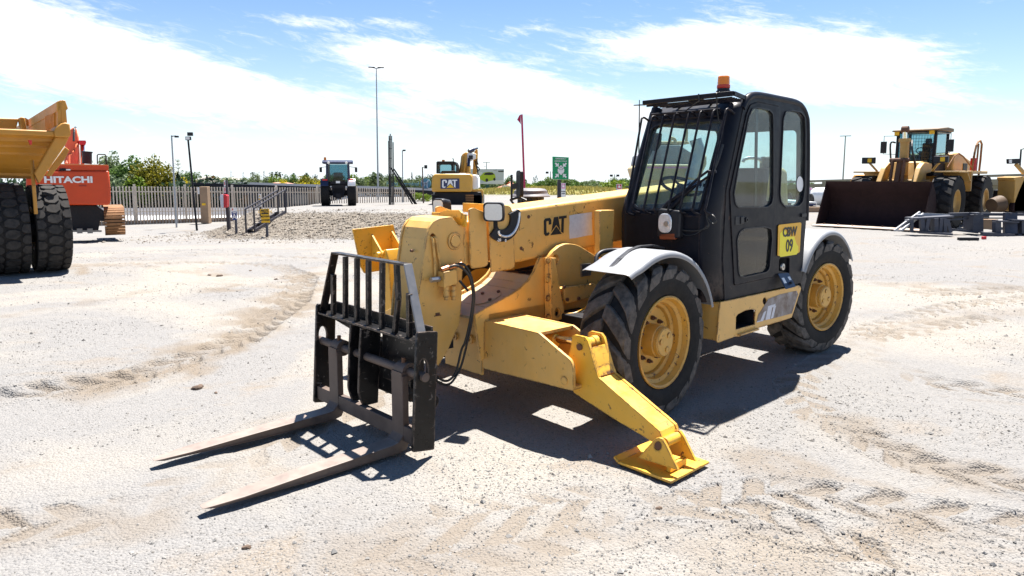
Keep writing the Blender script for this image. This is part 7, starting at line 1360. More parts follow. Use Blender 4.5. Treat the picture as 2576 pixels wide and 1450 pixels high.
part('deck_girder', paint('stained_concrete', (.15, .125, .095), .85, .15, (.16, .13, .1), .5, streak=.3, scale=.5), BR, lambda m: m.prism([(0, .4, zl - .95), (BLn, .4, zr - .95), (BLn, .4, zr - 1.8), (0, .4, zl - 1.75)], (0, 6, 0)))
for xx in (.02, .30, .56): part('pier', CN, BR, lambda m: m.box((BLn * xx, 3, bzz(BLn * xx) - 3.2), (1.0, 5, 3.2)))
xa_ = BLn * .885; part('abutment', CN, BR, lambda m: m.box((xa_ + 3, 3, bzz(xa_) - 2.6), (6, 5.5, 3.4)))
part('guard_rail', MT['darksteel'], BR, lambda m: (m.bar((BLn * .35, .2, bzz(BLn * .35) + .25), (BLn * .55, .2, bzz(BLn * .55) + .45), .05, .35)))
# ---- billboard
Yb_ = 150.0; bbase = W(1233, 470, Yb_); BB = thing('billboard', 'roadside billboard with a lime green car on a dark green post', 'billboard', (bbase.x, Yb_, gz(bbase.x, Yb_)), 0)
def bbl(x, y, o=0): return local(BB, W(*ZI(x, y), Yb_ + o))
bd_ = part('board', MT['skyprint'], BB, lambda m: m.prism([bbl(1830, 545), bbl(2430, 545), bbl(2425, 805), bbl(1830, 800)], (0, .4, 0))); part('post', MT['darkgreen'], BB, lambda m: m.cyl(bbl(2145, 810, .3), bbl(2145, 1400, .3), .42, n=16), smooth=40)
part('printed_car', MT['lime'], bd_, lambda m: m.prism([bbl(*p, -.03) for p in ((1995, 690), (2040, 650), (2085, 605), (2150, 595), (2230, 600), (2275, 640), (2288, 700), (2240, 740), (2110, 765), (2010, 720))], (0, .02, 0)))
for (c, r_) in (((2135, 735), 24), ((2265, 720), 20)): part('printed_wheel', MT['ink'], bd_, lambda m: m.prism([bbl(c[0] + r_ * math.cos(a), c[1] + r_ * 1.25 * math.sin(a), -.05) for a in np.linspace(0, 6.28, 17)[:-1]], (0, .02, 0)))
part('printed_window', MT['ink'], bd_, lambda m: m.prism([bbl(*p, -.05) for p in ((2080, 645), (2110, 608), (2180, 602), (2240, 612), (2260, 640), (2180, 650))], (0, .02, 0))); part('printed_car', MT['white'], bd_, lambda m: m.prism([bbl(*p, -.03) for p in ((1960, 640), (1985, 600), (2050, 595), (2065, 615), (2020, 660), (1960, 690))], (0, .02, 0))); part('printed_road', MT['white'], bd_, lambda m: m.prism([bbl(*p, -.02) for p in ((1990, 800), (2200, 745), (2420, 735), (2420, 800))], (0, .01, 0))); part('printed_label', MT['ink'], bd_, lambda m: m.prism([bbl(*p, -.03) for p in ((2330, 574), (2425, 572), (2425, 594), (2330, 596))], (0, .02, 0)))
for (x, y) in ((2130, 435), (2300, 500)): part('lamp_arm', MT['galv'], BB, lambda m: (m.tube([bbl(x, 548), bbl(x, y + 70), bbl(x - 50, y + 65)], .06, 6)))
# ---- thin masts far away
for (t_, b_, Y_, kind, lb) in ((ZK(440, 230), ZK(418, 600), 130, 'T', 'thin far lamp mast above the bridge parapet'), (ZJ(2202, 8), ZJ(2192, 800), 120, 'T', 'thin far lamp mast rising beside the cab guard'), (ZJ(912, 965), ZJ(912, 1260), 170, 'S', 'stadium light mast beside the green emergency sign'), (ZJ(1843, 1008), ZJ(1838, 1200), 170, 'S', 'stadium light mast above the concrete bridge'), (ZI(2132, 432), ZI(2130, 560), 190, 'T', 'thin lamp mast rising behind the billboard')):
    o, t = leaning_pole('light_mast', lb, 'mast', t_, b_, Y_, .16, .10, MT['galv'])
    if kind == 'T': part('lamp_head', MT['galv'], o, lambda m: m.bar(t + Vector((-1.0, 0, 0)), t + Vector((1.0, 0, .05)), .2, .14))
    else: part('lamp_cluster', MT['darksteel'], o, lambda m: [m.box(t + Vector((dx, 0, dz)), (.7, .3, .5)) for dx in (-.8, .8) for dz in (-.3, -2.0, -3.4)])
# ---- houses and shop behind the fence
SH = thing('shop_building', 'long dark shop building with a black roof edge behind the palisade fence', 'building', (W(500, 470, 58).x, 58, gz(-26, 58)), 0)
def shl(p, o=0): return local(SH, W(*p, 58 + o))
part('wall', MT['wallgrey'], SH, lambda m: m.prism([shl((485, 462)), shl((1085, 484)), shl((1085, 560)), shl((485, 560))], (0, 8, 0))); part('roof_edge', MT['darksteel'], SH, lambda m: m.prism([shl((482, 460), -.5), shl((1090, 480), -.5), shl((1090, 489), -.5), shl((482, 467), -.5)], (0, 9, 0)))
for (x0_, x1_, y0_, y1_, mt_) in ((525, 545, 478, 515, 'teal'), (552, 566, 482, 512, 'skyprint'), (584, 624, 492, 514, 'trackrust'), (640, 700, 486, 512, 'darksteel'), (735, 772, 490, 514, 'concrete'), (776, 800, 476, 514, 'brown'), (955, 1000, 490, 515, 'wallwhite')): part('shopfront', MT[mt_], SH, lambda m: m.prism([shl((x0_, y0_), -.1), shl((x1_, y0_), -.1), shl((x1_, y1_), -.1), shl((x0_, y1_), -.1)], (0, .1, 0)))
for (tx_, p, s_) in (('MATTRESS', ZH(1880, 725), .55), ('WAREHOUSE', ZH(1880, 752), .5), ('MATTRESS', ZH(1900, 832), .85), ('WAREHOUSE', ZH(1900, 870), .80), ('MATTR', ZI(370, 1055), .9), ('WAREHO', ZI(370, 1100), .85)): text(tx_, s_, shl(p, -.2), (1, 0, 0), (0, 0, 1), MT['white'], SH, bold=.015, depth=.03)
tm = text('Flight Terminal', .50, W(*ZI(690, 800), 64), (1, 0, 0), (0, 0, 1), MT['teal'], None, name='roof_lettering', depth=.06, bold=.004); tag(tm, 'large teal raised letters standing along the shop roof', 'lettering')
c = W(*ZI(1085, 795), 64); o = thing('round_sign', 'round blue sign with a white aeroplane beside the roof lettering', 'sign', c, 0); part('disc', MT['teal'], o, lambda m: m.cyl((0, 0, 0), (0, .15, 0), .47 * 64 / 64 * 1.02, n=32)); part('aeroplane', MT['white'], o, lambda m: (m.bar((-.25, -.03, -.3), (.28, -.03, .32), .02, .12, up=(-.6, 0, .7)), m.bar((-.4, -.03, .2), (.1, -.03, -.05), .02, .12, up=(0, 0, 1)), m.bar((.1, -.03, .02), (.15, -.03, -.42), .02, .12, up=(1, 0, 0)), m.bar((-.35, -.03, -.2), (-.15, -.03, -.4), .02, .08, up=(0, 0, 1))))
def house(px0, px1, ytop, yeave, Y_, label, mat='roof'):
    a, b = W(px0, yeave, Y_), W(px1, yeave, Y_); zt = W(px0, ytop, Y_).z; g = gz(a.x, Y_) - 1; c = Vector(((a.x + b.x) / 2, Y_, g)); o = thing('house', label, 'house', c, random.uniform(-.1, .1)); w_ = (b.x - a.x) / 2; h1 = a.z - g; h2 = zt - g
    part('wall', MT['wallwhite'], o, lambda m: m.box((0, 3, h1 / 2), (2 * w_ * .95, 6, h1))); part('roof', MT[mat], o, lambda m: m.prism([(-w_, -.4, h1), (-w_, 6.4, h1), (-w_ + 1.0, 3, h2)], (0, 0, 0)) if False else m.add([(-w_, -.5, h1), (w_, -.5, h1), (w_, 6.5, h1), (-w_, 6.5, h1), (-w_ + 1.6, 3, h2), (w_ - 1.6, 3, h2)], [(0, 1, 5, 4), (1, 2, 5), (2, 3, 4, 5), (3, 0, 4), (0, 3, 2, 1)]))
    for k in (-.5, .4): part('window', MT['ink'], o, lambda m: m.box((k * w_, -.0, h1 * .75), (w_ * .25, .1, 1.0)))
for a in ((490, 512, 445, 452, 120, 'grey-roofed house between trees right of the floodlight pole', 'concrete'), (545, 592, 446, 453, 130, 'long low grey-roofed house among the trees beyond the fence', 'concrete'), (655, 732, 459, 467, 95, 'wide terracotta-roofed house just above the shop roof', 'roof'), (572, 600, 461, 468, 90, 'small terracotta roof at the left end of the shop roof', 'roof'), (1252, 1290, 466, 474, 135, 'pink-roofed house behind the billboard post', 'roof'), (1272, 1302, 458, 470, 150, 'terracotta-roofed house beyond the oval sign', 'roof'), (1395, 1440, 474, 480, 140, 'small terracotta roof behind the grassy bank', 'roof')): house(*a)
o = tag(part('oval_sign', MT['white'], None, lambda m: m.prism([W(1273 + 11.5 * math.cos(a), 471 + 5 * math.sin(a), 118) for a in np.linspace(0, 6.283, 25)[:-1]], (0, .15, 0))), 'white oval roadside sign near the billboard', 'sign')
# ---- truck sales banners, white vans and a tank
for (pts, Y_, lb, col) in ((((1412, 461), (1422, 461), (1422, 497), (1412, 497)), 40, 'pink and white truck sales banner behind the emergency sign post', 'pink'), ((ZJ(1876, 1150), ZJ(1946, 1150), ZJ(1946, 1330), ZJ(1876, 1330)), 42, 'red thumbs-up truck sales banner in front of the bridge', 'red'), ((ZF(130, 305), ZF(205, 305), ZF(200, 552), ZF(130, 552)), 40, 'pink truck sales banner beside the telehandler cab', 'pink')):
    q = [W(*p, Y_) for p in pts]; g = gz(q[0].x, Y_); o = thing('banner', lb, 'banner', ((q[0].x + q[1].x) / 2, Y_, g), 0); l = [local(o, p) for p in q]
    bd = part('board', MT['white'], o, lambda m: m.prism(l, (0, .05, 0))); h_ = l[0].z - l[3].z; w_ = l[1].x - l[0].x; part('panel', MT[col], bd, lambda m: m.prism([l[0] + Vector((.02, -.01, -.02)), l[1] + Vector((-.02, -.01, -.02)), l[1] + Vector((-.02, -.01, -h_ * .38)), l[0] + Vector((.02, -.01, -h_ * .38))], (0, .005, 0)))
    c = l[0] + Vector((w_ / 2, -.02, -h_ * .19)); part('thumb_mark', MT['white'], bd, lambda m: (m.box(c + Vector((0, 0, -h_ * .04)), (w_ * .5, .01, h_ * .13)), m.box(c + Vector((-w_ * .05, 0, h_ * .07)), (w_ * .16, .012, h_ * .16))))
    for k, t_ in enumerate(('TRUCK', 'SALES')): text(t_, w_ * .30, l[0] + Vector((w_ / 2, -.015, -h_ * (.60 + .14 * k))), (1, 0, 0), (0, 0, 1), MT['ink'], bd, bold=.004, depth=.004)
    part('post', MT['galv'], o, lambda m: (m.bar(l[0] * Vector((1, 1, 0)) + Vector((0, .05, 0)), l[0] + Vector((0, .05, 0)), .06, .06), m.bar(l[1] * Vector((1, 1, 0)) + Vector((0, .05, 0)), l[1] + Vector((0, .05, 0)), .06, .06)))
def van(px0, px1, y0, y1, Y_, label, name='white_truck', cat='truck'):
    a, b = W(px0, y0, Y_), W(px1, y1, Y_); g = gz(a.x, Y_); h_ = a.z - g; w_ = b.x - a.x; o = thing(name, label, cat, ((a.x + b.x) / 2, Y_, g), 0)
    part('body', MT['white'], o, lambda m: m.prism(rloop([(-w_ / 2, 0, .35), (w_ / 2, 0, .35), (w_ / 2, 0, h_ * .62), (w_ * .42, 0, h_), (-w_ * .42, 0, h_), (-w_ / 2, 0, h_ * .62)], .08), (0, 4.5, 0)), bevel=.06)
    part('windscreen', MT['inkblue'], o, lambda m: m.prism([(-w_ * .40, -.01, h_ * .60), (w_ * .40, -.01, h_ * .60), (w_ * .34, -.01, h_ * .90), (-w_ * .34, -.01, h_ * .90)], (0, .02, 0))); part('grille', MT['darksteel'], o, lambda m: m.box((0, -.01, h_ * .38), (w_ * .6, .04, h_ * .12)))
    for s_ in (-1, 1): part('wheel', MT['rubber'], o, lambda m: m.cyl((s_ * w_ * .46, .7, .38), (s_ * w_ * .34, .7, .38), .38, n=20)); part('wheel', MT['rubber'], o, lambda m: m.cyl((s_ * w_ * .46, 3.6, .38), (s_ * w_ * .34, 3.6, .38), .38, n=20)); part('headlight', MT['lens'], o, lambda m: m.box((s_ * w_ * .38, -.02, h_ * .36), (w_ * .14, .04, h_ * .09)))
van(2455, 2498, 484, 525, 38, 'white pickup truck parked under the bridge behind the wheel loader'); van(2033, 2054, 512, 545, 37, 'white truck front showing beside the telehandler cab')
TKp = W(2060, 520, 40); o = thing('white_tank', 'white round-ended tank behind the bucket of the wheel loader', 'tank', (TKp.x, 40, gz(TKp.x, 40)), 0); a = local(o, W(*ZF(310, 455), 40)); part('shell', MT['white'], o, lambda m: m.lathe([(0, -.55), (.20, -.52), (.40, -.38), (.50, -.15), (.52, .2), (.52, 2.5), (0, 2.5)], a, 'x', 28), smooth=50); part('stand', MT['galv'], o, lambda m: (m.box((a.x + .3, 0, a.z / 2 - .2), (.1, .6, a.z - .3)), m.box((a.x + 1.5, 0, a.z / 2 - .2), (.1, .6, a.z - .3))))
a, b = W(*ZF(385, 355), 43), W(*ZF(520, 800), 43); o = tag(part('site_container', MT['white'], None, lambda m: m.box(((a.x + b.x) / 2 + 1, 44, (a.z + 0) / 2), (b.x - a.x + 2, 2.4, a.z)), bevel=.02), 'white steel site container behind the loader bucket', 'container')
a = W(2035, 524, 33); o = tag(part('timber_kerb', MT['brown'], None, lambda m: m.box((a.x + 1.2, 33, .12), (7.0, .3, .26))), 'long brown timber kerb beyond the telehandler rear wheel', 'kerb')
# yellow tarpaulin-covered lump behind the bucket
q = [W(*ZF(*p), 26.5) for p in ((1030, 200), (1100, 90), (1180, 80), (1370, 105), (1400, 140), (1400, 200))]; g0 = Vector((q[0].x + .8, 27, 0)); o = thing('spare_bucket', 'small sunlit yellow bucket standing behind the wheel loader', 'bucket', g0, 0); part('shell', MT['ochre'], o, lambda m: m.prism([p - g0 for p in q] + [Vector((q[-1].x, q[-1].y, 0)) - g0, Vector((q[0].x, q[0].y, 0)) - g0], (0, .8, 0)), bevel=.03)
# ---- road beyond the fence
def strip(name, label, cat, pts, mat, z): m = MB(); m.add([(x, y, z) for (x, y) in pts], [tuple(range(len(pts)))]); return tag(m.build(name, mat, None), label, cat, kind='structure')
gzl = gz(-22, 45); strip('road', 'grey asphalt road beyond the fence', 'road', [(-70, 45.5), (-13.6, 47.0), (-13.6, 57), (-70, 57)], flat('asphalt', (.075, .075, .085), .9), gzl + .012); strip('pavement', 'pale pavement beyond the fence', 'pavement', [(-70, 38.6), (-15, 41.0), (-15, 45.3), (-70, 44.6)], flat('pavement_slabs', (.42, .42, .42), .8), gzl + .012)
# ---------------------------------------------------------------- trees, hedge, grass
def leaf_mesh(name, cen, nrm_bias, size, mat, seed, ar=1.6):
    """small leaf-clump quads at the given centres"""
    rng = np.random.RandomState(seed); n = len(cen); a = rng.normal(0, 1, (n, 3)); a /= np.linalg.norm(a, axis=1)[:, None]
    b = np.cross(a, rng.normal(0, 1, (n, 3))); b /= np.linalg.norm(b, axis=1)[:, None]; s = size * rng.uniform(.55, 1.35, (n, 1))
    v = np.stack([cen + a * s * ar * .5, cen + b * s * .45, cen - a * s * ar * .5, cen - b * s * .45], 1).reshape(-1, 3)
    f = np.arange(n * 4).reshape(-1, 4); me = bpy.data.meshes.new(name); me.from_pydata(v.tolist(), [], f.tolist()); me.materials.append(mat); return me
def crown_points(kind, n, seed):
    rng = np.random.RandomState(seed); P = []
    if kind in ('round', 'wide', 'bush'):
        k = {'round': 46, 'wide': 60, 'bush': 22}[kind]; c = rng.normal(0, 1, (k, 3)); c /= np.linalg.norm(c, axis=1)[:, None]; c[:, 2] = np.abs(c[:, 2]) - .12; c *= rng.uniform(.45, .80, (k, 1))
        r = rng.uniform(.20, .36, k)
        while len(P) < n:
            i = rng.randint(k); d = rng.normal(0, 1, 3); d /= np.linalg.norm(d); P.append(c[i] + d * r[i] * rng.uniform(.65, 1.05))
        P = np.array(P); P[:, 2] = (P[:, 2] + .42) / 1.4; P = P[P[:, 2] > .02]
        if kind == 'wide': P[:, 2] *= .9
    elif kind == 'cypress':
        t = rng.uniform(0, 1, n); w_ = np.sin(np.clip(t * .92 + .08, 0, 1) * math.pi) ** .6 * (1 - t * .45); a = rng.uniform(0, 6.28, n); rr = w_ * rng.uniform(.6, 1.05, n); P = np.stack([rr * np.cos(a), rr * np.sin(a), t], -1)
    elif kind == 'conifer':
        t = rng.uniform(0, 1, n) ** .8; tier = (t * 9) % 1; w_ = (1 - t) * (0.65 + .45 * (1 - tier)); a = rng.uniform(0, 6.28, n); lob = .8 + .25 * np.sin(a * 5 + np.floor(t * 9) * 2.1); rr = w_ * lob * rng.uniform(.35, 1.0, n); P = np.stack([rr * np.cos(a), rr * np.sin(a), .06 + t * .94 - .05 * rr], -1)
    elif kind == 'umbrella':
        k = 14; c = np.stack([rng.uniform(-.8, .8, k), rng.uniform(-.8, .8, k), rng.uniform(.35, .9, k)], -1); r = rng.uniform(.18, .32, k); i = rng.randint(0, k, n); d = rng.normal(0, 1, (n, 3)); d /= np.linalg.norm(d, axis=1)[:, None]; P = c[i] + d * r[i][:, None] * np.array([1.3, 1.3, .5])
    elif kind == 'norfolk':
        lv = rng.randint(0, 11, n); arm = rng.randint(0, 6, n); t = lv / 11.0; u = rng.uniform(0, 1, n); L_ = (1 - t * .62) * .95; a = arm * 1.047 + lv * .5 + rng.normal(0, .07, n); P = np.stack([u * L_ * np.cos(a), u * L_ * np.sin(a), .08 + t * .92 + .05 * u ** 2 + rng.normal(0, .008, n)], -1)
    P = np.array(P); xy = np.percentile(np.hypot(P[:, 0], P[:, 1]), 97); P[:, :2] /= xy; P[:, 2] = (P[:, 2] - P[:, 2].min() * (0 if kind in ('round', 'wide') else 0)) / np.percentile(P[:, 2], 99.5)
    return P
PROTO = {}
def tree_proto(kind, leafs, n, size, seed, asp):
    key = (kind, leafs, seed, asp)
    if key in PROTO: return PROTO[key]
    cm = leaf_mesh('crown', crown_points(kind, n, seed) * np.array([1, 1, asp]), None, size, MT[leafs], seed + 1)
    m = MB(); h_ = {'cypress': .3, 'norfolk': 1.0, 'conifer': .8, 'umbrella': .6}.get(kind, .55) * asp
    m.tube([(0, 0, -.3), (.02, .01, h_ * .4), (0, 0, h_)], .05, 7, 3, rr=[.09, .075, .065, .05, .04, .03, .02])
    if kind in ('round', 'wide', 'umbrella'):
        rg = random.Random(seed)
        for k in range(5): a = rg.uniform(0, 6.28); m.tube([(0, 0, (.12 + k * .05) * asp), (.2 * math.cos(a), .2 * math.sin(a), (.32 + k * .05) * asp), (.5 * math.cos(a), .5 * math.sin(a), (.5 + k * .06) * asp)], .02, 5, 2, rr=[.03, .025, .02, .012])
    tm_ = m.build('trunk', MT['bark'], None, smooth=50); tme = tm_.data; bpy.data.objects.remove(tm_); PROTO[key] = (cm, tme); return PROTO[key]
def tree(px_, ytop, Y_, wpx, kind, leafs, label, group=None, n=900, size=.13, seed=1, ybase=None, name=None):
    t = W(px_, ytop, Y_); g = gz(t.x, Y_) if ybase is None else W(px_, ybase, Y_).z; h_ = max(t.z - g, .3); w_ = wpx / 2 / F_PX * Y_
    asp = max(.5, round(h_ / w_ * 2) / 2) if h_ / w_ < 4 else round(h_ / w_)
    if kind in ('round', 'wide', 'bush') and asp > 3: g = t.z - 3 * w_; h_ = 3 * w_; asp = 3
    cm, tme = tree_proto(kind, leafs, n, size, seed, asp)
    o = thing(name or {'cypress': 'cypress_tree', 'conifer': 'pine_tree', 'norfolk': 'norfolk_pine', 'umbrella': 'pine_tree', 'bush': 'bush'}.get(kind, 'tree'), label, 'bush' if kind == 'bush' else 'tree', (t.x, Y_, g), random.uniform(0, 6.28), group)
    for nm, me in (('crown', cm), ('trunk', tme)):
        c = bpy.data.objects.new(nm, me); COL.objects.link(c); c.parent = o; c.scale = (w_, w_, h_ / asp)
    return o
def palm(px_, ytop, Y_, seed, label, group):
    t = W(px_, ytop, Y_); g = gz(t.x, Y_); h_ = t.z - g; o = thing('palm_tree', label, 'tree', (t.x, Y_, g), seed, group); rg = random.Random(seed)
    part('trunk', MT['bark'], o, lambda m: m.tube([(0, 0, 0), (.1, 0, h_ * .5), (0, 0, h_ - .6)], .16, 7, 3)); m = MB(); c = Vector((0, 0, h_ - .6)); rr = 8.5 / F_PX * Y_
    for k in range(30):
        a = rg.uniform(0, 6.28); e = rg.uniform(-.8, 1.25); d = Vector((math.cos(a) * math.cos(e), math.sin(a) * math.cos(e), math.sin(e))); s_ = Vector((-math.sin(a), math.cos(a), 0)); L_ = rr * rg.uniform(.75, 1.1); p = [c, c + d * L_ * .5, c + d * L_ * .85 + Vector((0, 0, -.10 * L_)), c + d * L_ + Vector((0, 0, -.35 * L_))]
        m.add([p[0], p[1] + s_ * .14 * L_, p[2] + s_ * .11 * L_, p[3], p[2] - s_ * .11 * L_, p[1] - s_ * .14 * L_], [(0, 1, 2, 3, 4, 5)])
    m.build('fronds', MT['leafdark'], o); return o
# big trees by the fence
tree(322, 400, 62, 110, 'round', 'leaf', 'broad dark green tree beside the orange excavator', n=5200, size=.085, seed=3)
tree(268, 386, 66, 90, 'round', 'leafgrey', 'grey-green tree rising behind the orange excavator handrail', n=4200, size=.085, seed=4)
tree(384, 402, 59, 112, 'wide', 'leafolive', 'large rounded olive-yellow tree behind the palisade fence', n=7000, size=.075, seed=5)
tree(300, 440, 58, 90, 'bush', 'leafgrey', 'low grey-green shrub below the broad dark tree', n=1500, size=.12, seed=6); tree(348, 447, 57.5, 80, 'bush', 'leafbright', 'low bright green shrub between the broad tree and the olive tree', n=1300, size=.12, seed=7)
tree(430, 440, 60, 40, 'bush', 'leafolive', 'yellow-green shrub beside the galvanised camera pole', n=900, size=.12, seed=8)
tree(447, 402, 75, 26, 'norfolk', 'leafgrey', 'slender tiered pine standing between the two poles', n=900, size=.11, seed=9)
tree(447, 434, 64, 34, 'conifer', 'leafdark', 'dark conical conifer below the tiered pine', n=1500, size=.12, seed=10, ybase=480)
tree(477, 437, 66, 16, 'cypress', 'leafdark', 'narrow dark cypress right behind the black floodlight pole', n=600, size=.16, seed=11); tree(490, 448, 66, 20, 'conifer', 'leafdark', 'small dark conifer right of the floodlight pole', n=600, size=.16, seed=12)
tree(520, 441, 72, 30, 'conifer', 'leafdark', 'dark conifer above the gate pillar', n=800, size=.15, seed=12); tree(536, 443, 72, 20, 'cypress', 'leafred', 'dark red-leaved cypress near the gate pillar', n=600, size=.15, seed=13)
for k, (x, y, w_) in enumerate(((462, 447, 24), (470, 452, 20), (499, 455, 26), (440, 446, 12))): tree(x, y, 70 + k, w_, 'bush', 'leafyellow', ('bright yellow flowering bush between the dark conifers', 'low yellow flowering bush behind the black pole', 'yellow flowering bush beside the white-roofed house', 'small yellow bush beside the camera pole')[k], n=700, size=.16, seed=14)
# hedge behind the road
hp = []; rng_ = np.random.RandomState(4)
for k in range(9000): hp.append((rng_.uniform(-46, -22.5), rng_.uniform(57.5, 59.5), -.9 + 2.2 * rng_.uniform(0, 1) ** .8 * (0.8 + .3 * math.sin(k))))
hm = leaf_mesh('hedge', np.array(hp), None, .26, MT['leafdark'], 5); o = bpy.data.objects.new('hedge', hm); COL.objects.link(o); tag(o, 'dark clipped hedge along the road beyond the fence', 'hedge')
# tree line: many single trees
rl = random.Random(21); LINE = 'trees along the skyline'
kinds = [('round', 'leaf', 'dark green round tree in the skyline row', 1300, .12), ('round', 'leafgrey', 'grey-green round tree in the skyline row', 1300, .12), ('wide', 'leafbright', 'bright green spreading tree in the skyline row', 1300, .12), ('round', 'leafolive', 'olive green round tree in the skyline row', 1300, .12), ('bush', 'leaf', 'low dark green bush in the skyline row', 800, .15)]
x = 430
while x < 1120:
    k = kinds[rl.choice([0, 1, 1, 2, 3, 0, 4])]; Y_ = rl.uniform(95, 190); w_ = rl.uniform(26, 52); yt = rl.choice([rl.uniform(432, 444), rl.uniform(440, 453), rl.uniform(442, 455)]); tree(x, yt, Y_, w_, k[0], k[1], k[2], LINE, k[3], k[4], seed=30 + rl.randint(0, 2)); x += w_ * rl.uniform(.30, .5)
x = 1200
while x < 1640:
    k = kinds[rl.choice([0, 1, 0, 1, 4, 0, 2])]; Y_ = rl.uniform(140, 230); w_ = rl.uniform(26, 50); yt = rl.choice([rl.uniform(443, 453), rl.uniform(450, 462), rl.uniform(452, 464)]); tree(x, yt, Y_, w_, k[0], k[1], k[2], LINE, k[3], k[4], seed=30 + rl.randint(0, 2)); x += w_ * rl.uniform(.30, .5)
x = 1640
while x < 2700:
    k = kinds[rl.choice([0, 1, 0, 4])]; Y_ = rl.uniform(180, 300); w_ = rl.uniform(24, 44); yt = rl.uniform(448, 458) if x < 2040 else rl.uniform(466, 480); tree(x, yt, Y_, w_, k[0], k[1], k[2], LINE, k[3], k[4], seed=30 + rl.randint(0, 2)); x += w_ * rl.uniform(.35, .6)
# trees with a shape of their own
tree(948, 434, 120, 36, 'umbrella', 'leafdark', 'spreading dark pine behind the tall light mast', n=900, size=.14, seed=40); tree(1036, 433, 120, 15, 'conifer', 'leafdark', 'pointed conifer beyond the raking braces', n=600, size=.16, seed=41); tree(1080, 440, 110, 30, 'umbrella', 'leafdark', 'flat-topped pine beside the yellow excavator cab', n=800, size=.14, seed=42)
tree(1343, 446, 170, 11, 'cypress', 'leafdark', 'tall slim cypress right of the red flag pole', n=400, size=.2, seed=43); tree(1349, 442, 172, 12, 'cypress', 'leafdark', 'taller twin cypress right of the red flag pole', n=400, size=.2, seed=44); tree(1340, 467, 110, 12, 'bush', 'leafyellow', 'small yellow bush on the grassy bank', n=300, size=.2, seed=45)
tree(842, 447, 95, 50, 'wide', 'leafbright', 'feathery green tree left of the tractor', n=1400, size=.11, seed=46); tree(770, 444, 92, 62, 'wide', 'leafolive', 'broad olive tree left of the tractor wheels', n=1500, size=.11, seed=47)
for k, (xx, yy, w_) in enumerate(((712, 450, 18), (762, 459, 26), (785, 460, 26), (806, 459, 22))): tree(xx, yy, 85 - k, w_, 'bush', 'leafyellow', 'bright yellow blossoming bush above the shop roof', 'yellow bushes above the shop roof', 700, .16, seed=48)
for k, (zx, zy) in enumerate(((375, 460), (630, 458), (690, 452), (740, 460), (925, 476), (1100, 466), (1215, 490))): p = ZH(zx, zy); palm(p[0], p[1], 150 + 4 * k, k + 3, 'tall palm tree on the skyline', 'palms on the skyline')
for k, (zx, zy, w_) in enumerate(((80, 450, 7), (245, 465, 7), (525, 450, 9), (1860, 520, 5))): p = ZH(zx, zy); tree(p[0], p[1], 160, w_, 'cypress', 'leafdark', 'thin dark cypress on the skyline', 'cypresses on the skyline', 300, .25, seed=50)
for k, (zx, zy, w_) in enumerate(((1790, 745, 20), (1855, 770, 12))): p = ZK(zx, zy); tree(p[0], p[1], 120, w_, 'conifer', 'leafdark', ('dark conifer seen under the bridge', 'smaller conifer seen under the bridge')[k], None, 600, .16, seed=51)
tree(1545, 455, 100, 80, 'wide', 'leafbright', 'sprawling light green shrub above the end of the bridge', n=1500, size=.11, seed=52, ybase=490); tree(1490, 462, 98, 60, 'bush', 'leafgrey', 'grey-green shrub at the end of the bridge', n=900, size=.13, seed=53, ybase=490); tree(1312, 466, 115, 36, 'bush', 'leafgrey', 'grey-green shrub in front of the pink-roofed house', n=700, size=.14, seed=54, ybase=482)
tree(1062, 486, 47, 50, 'bush', 'leafbright', 'weedy green shrub at the foot of the rusty lamp pole', n=1200, size=.10, seed=55, ybase=514)
# ---- grassy banks
def bank(name, label, poly_fn, nx, ny, mat):
    v = []; f = []
    for i in range(nx + 1):
        for j in range(ny + 1): v.append(poly_fn(i / nx, j / ny))
    for i in range(nx):
        for j in range(ny): a = i * (ny + 1) + j; f.append((a, a + 1, a + ny + 2, a + ny + 1))
    me = bpy.data.meshes.new(name); me.from_pydata(v, [], f); me.polygons.foreach_set('use_smooth', [True] * len(f)); me.materials.append(mat); o = bpy.data.objects.new(name, me); COL.objects.link(o); tag(o, label, 'bank', kind='structure'); return v
GM, _nt, _N, _L, _P = _nodes('dry_grass_ground'); _co = _N.new('ShaderNodeTexCoord').outputs['Object']; _L.new(_mix(_N, _L, _range(_N, _L, _noise(_N, _L, _co, .35, 6, .65), .38, .62), (.16, .17, .025), (.30, .235, .085)), _P.inputs['Base Color']); _P.inputs['Roughness'].default_value = .95
def b1(u, v): p = W(1195 + 420 * u, 0, 52 + 40 * v); return (p.x, p.y, -1.25 + (.95 + .9 * u * (1 - u) * 2 + .35 * fbm(np.array([u * 9]), np.array([v * 5]), 3, 3)[0]) * min(1, v * 2.2) * (1.0 if v < .8 else 1 - (v - .8)) - .7 * max(0, 1 - v * 4) + (.0 if u < .75 else 0))
bv = bank('grass_bank', 'dry yellow-green grassy bank beyond the boom', b1, 60, 20, GM)
def b2(u, v): p = W(2520 + 260 * u, 0, 52 + 10 * v); return (p.x, p.y, -1.5 + 2.6 * min(1, u * 1.6) * (1 - .2 * v) + .15 * math.sin(u * 20))
bv2 = bank('grass_slope', 'bright grassy slope beside the bridge abutment', b2, 24, 8, GM)
gpn = []; rg_ = np.random.RandomState(8)
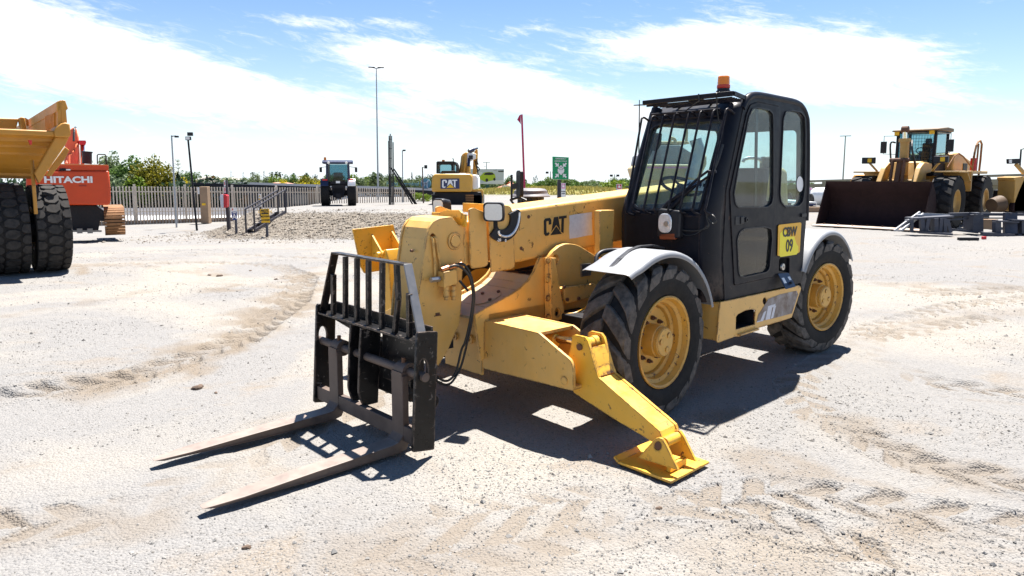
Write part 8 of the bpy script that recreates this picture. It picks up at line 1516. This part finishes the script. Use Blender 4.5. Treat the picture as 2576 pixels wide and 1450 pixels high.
for (vv, nx, ny, n_) in ((bv, 60, 20, 9000), (bv2, 24, 8, 2500)):
    va = np.array(vv); i_ = rg_.randint(0, len(va) - ny - 2, n_); q = va[i_] + (va[np.minimum(i_ + ny + 1, len(va) - 1)] - va[i_]) * rg_.uniform(0, 1, (n_, 1)); q[:, 1] += rg_.uniform(-1, 1, n_); q[:, 2] += .10; gpn.append(q)
gq = np.concatenate(gpn); n_ = len(gq); a = rg_.uniform(0, 6.28, n_); h_ = rg_.uniform(.08, .26, n_); w_ = .10
gv = np.stack([gq + np.stack([np.cos(a) * w_, np.sin(a) * w_, np.full(n_, -.2)], -1), gq - np.stack([np.cos(a) * w_, np.sin(a) * w_, np.full(n_, .2)], -1), gq + np.stack([rg_.normal(0, .12, n_), rg_.normal(0, .12, n_), h_], -1)], 1).reshape(-1, 3)
me = bpy.data.meshes.new('long_grass'); me.from_pydata(gv.tolist(), [], np.arange(n_ * 3).reshape(-1, 3).tolist()); me.materials.append(MT['dryGrass']); o = bpy.data.objects.new('long_grass', me); COL.objects.link(o); tag(o, 'long dry grass growing on the banks', 'grass', kind='stuff')
# ---- far hills
def hills():
    n = 160; v = []; f = []
    for i in range(n + 1):
        a = R(-75 + 150 * i / n); r = 1500; h_ = 8 + 26 * float(fbm(np.array([i * .12]), np.array([2.2]), 4, 12)[0]) * (1.0 if i < n * .55 else .5); v += [(r * math.sin(a), r * math.cos(a), -80), (r * 1.05 * math.sin(a), r * 1.05 * math.cos(a), -34 + h_ * .8), (r * 1.3 * math.sin(a), r * 1.3 * math.cos(a), -80)]
    for i in range(n): b = i * 3; f += [(b, b + 3, b + 4, b + 1), (b + 1, b + 4, b + 5, b + 2)]
    me = bpy.data.meshes.new('hills'); me.from_pydata(v, [], f); me.polygons.foreach_set('use_smooth', [True] * len(f)); me.materials.append(paint('far_woodland', (.07, .10, .05), .9, .3, (.14, .13, .08), .5, scale=.02)); o = bpy.data.objects.new('hills', me); COL.objects.link(o); tag(o, 'low wooded hills on the horizon', 'hills', kind='structure')
hills()
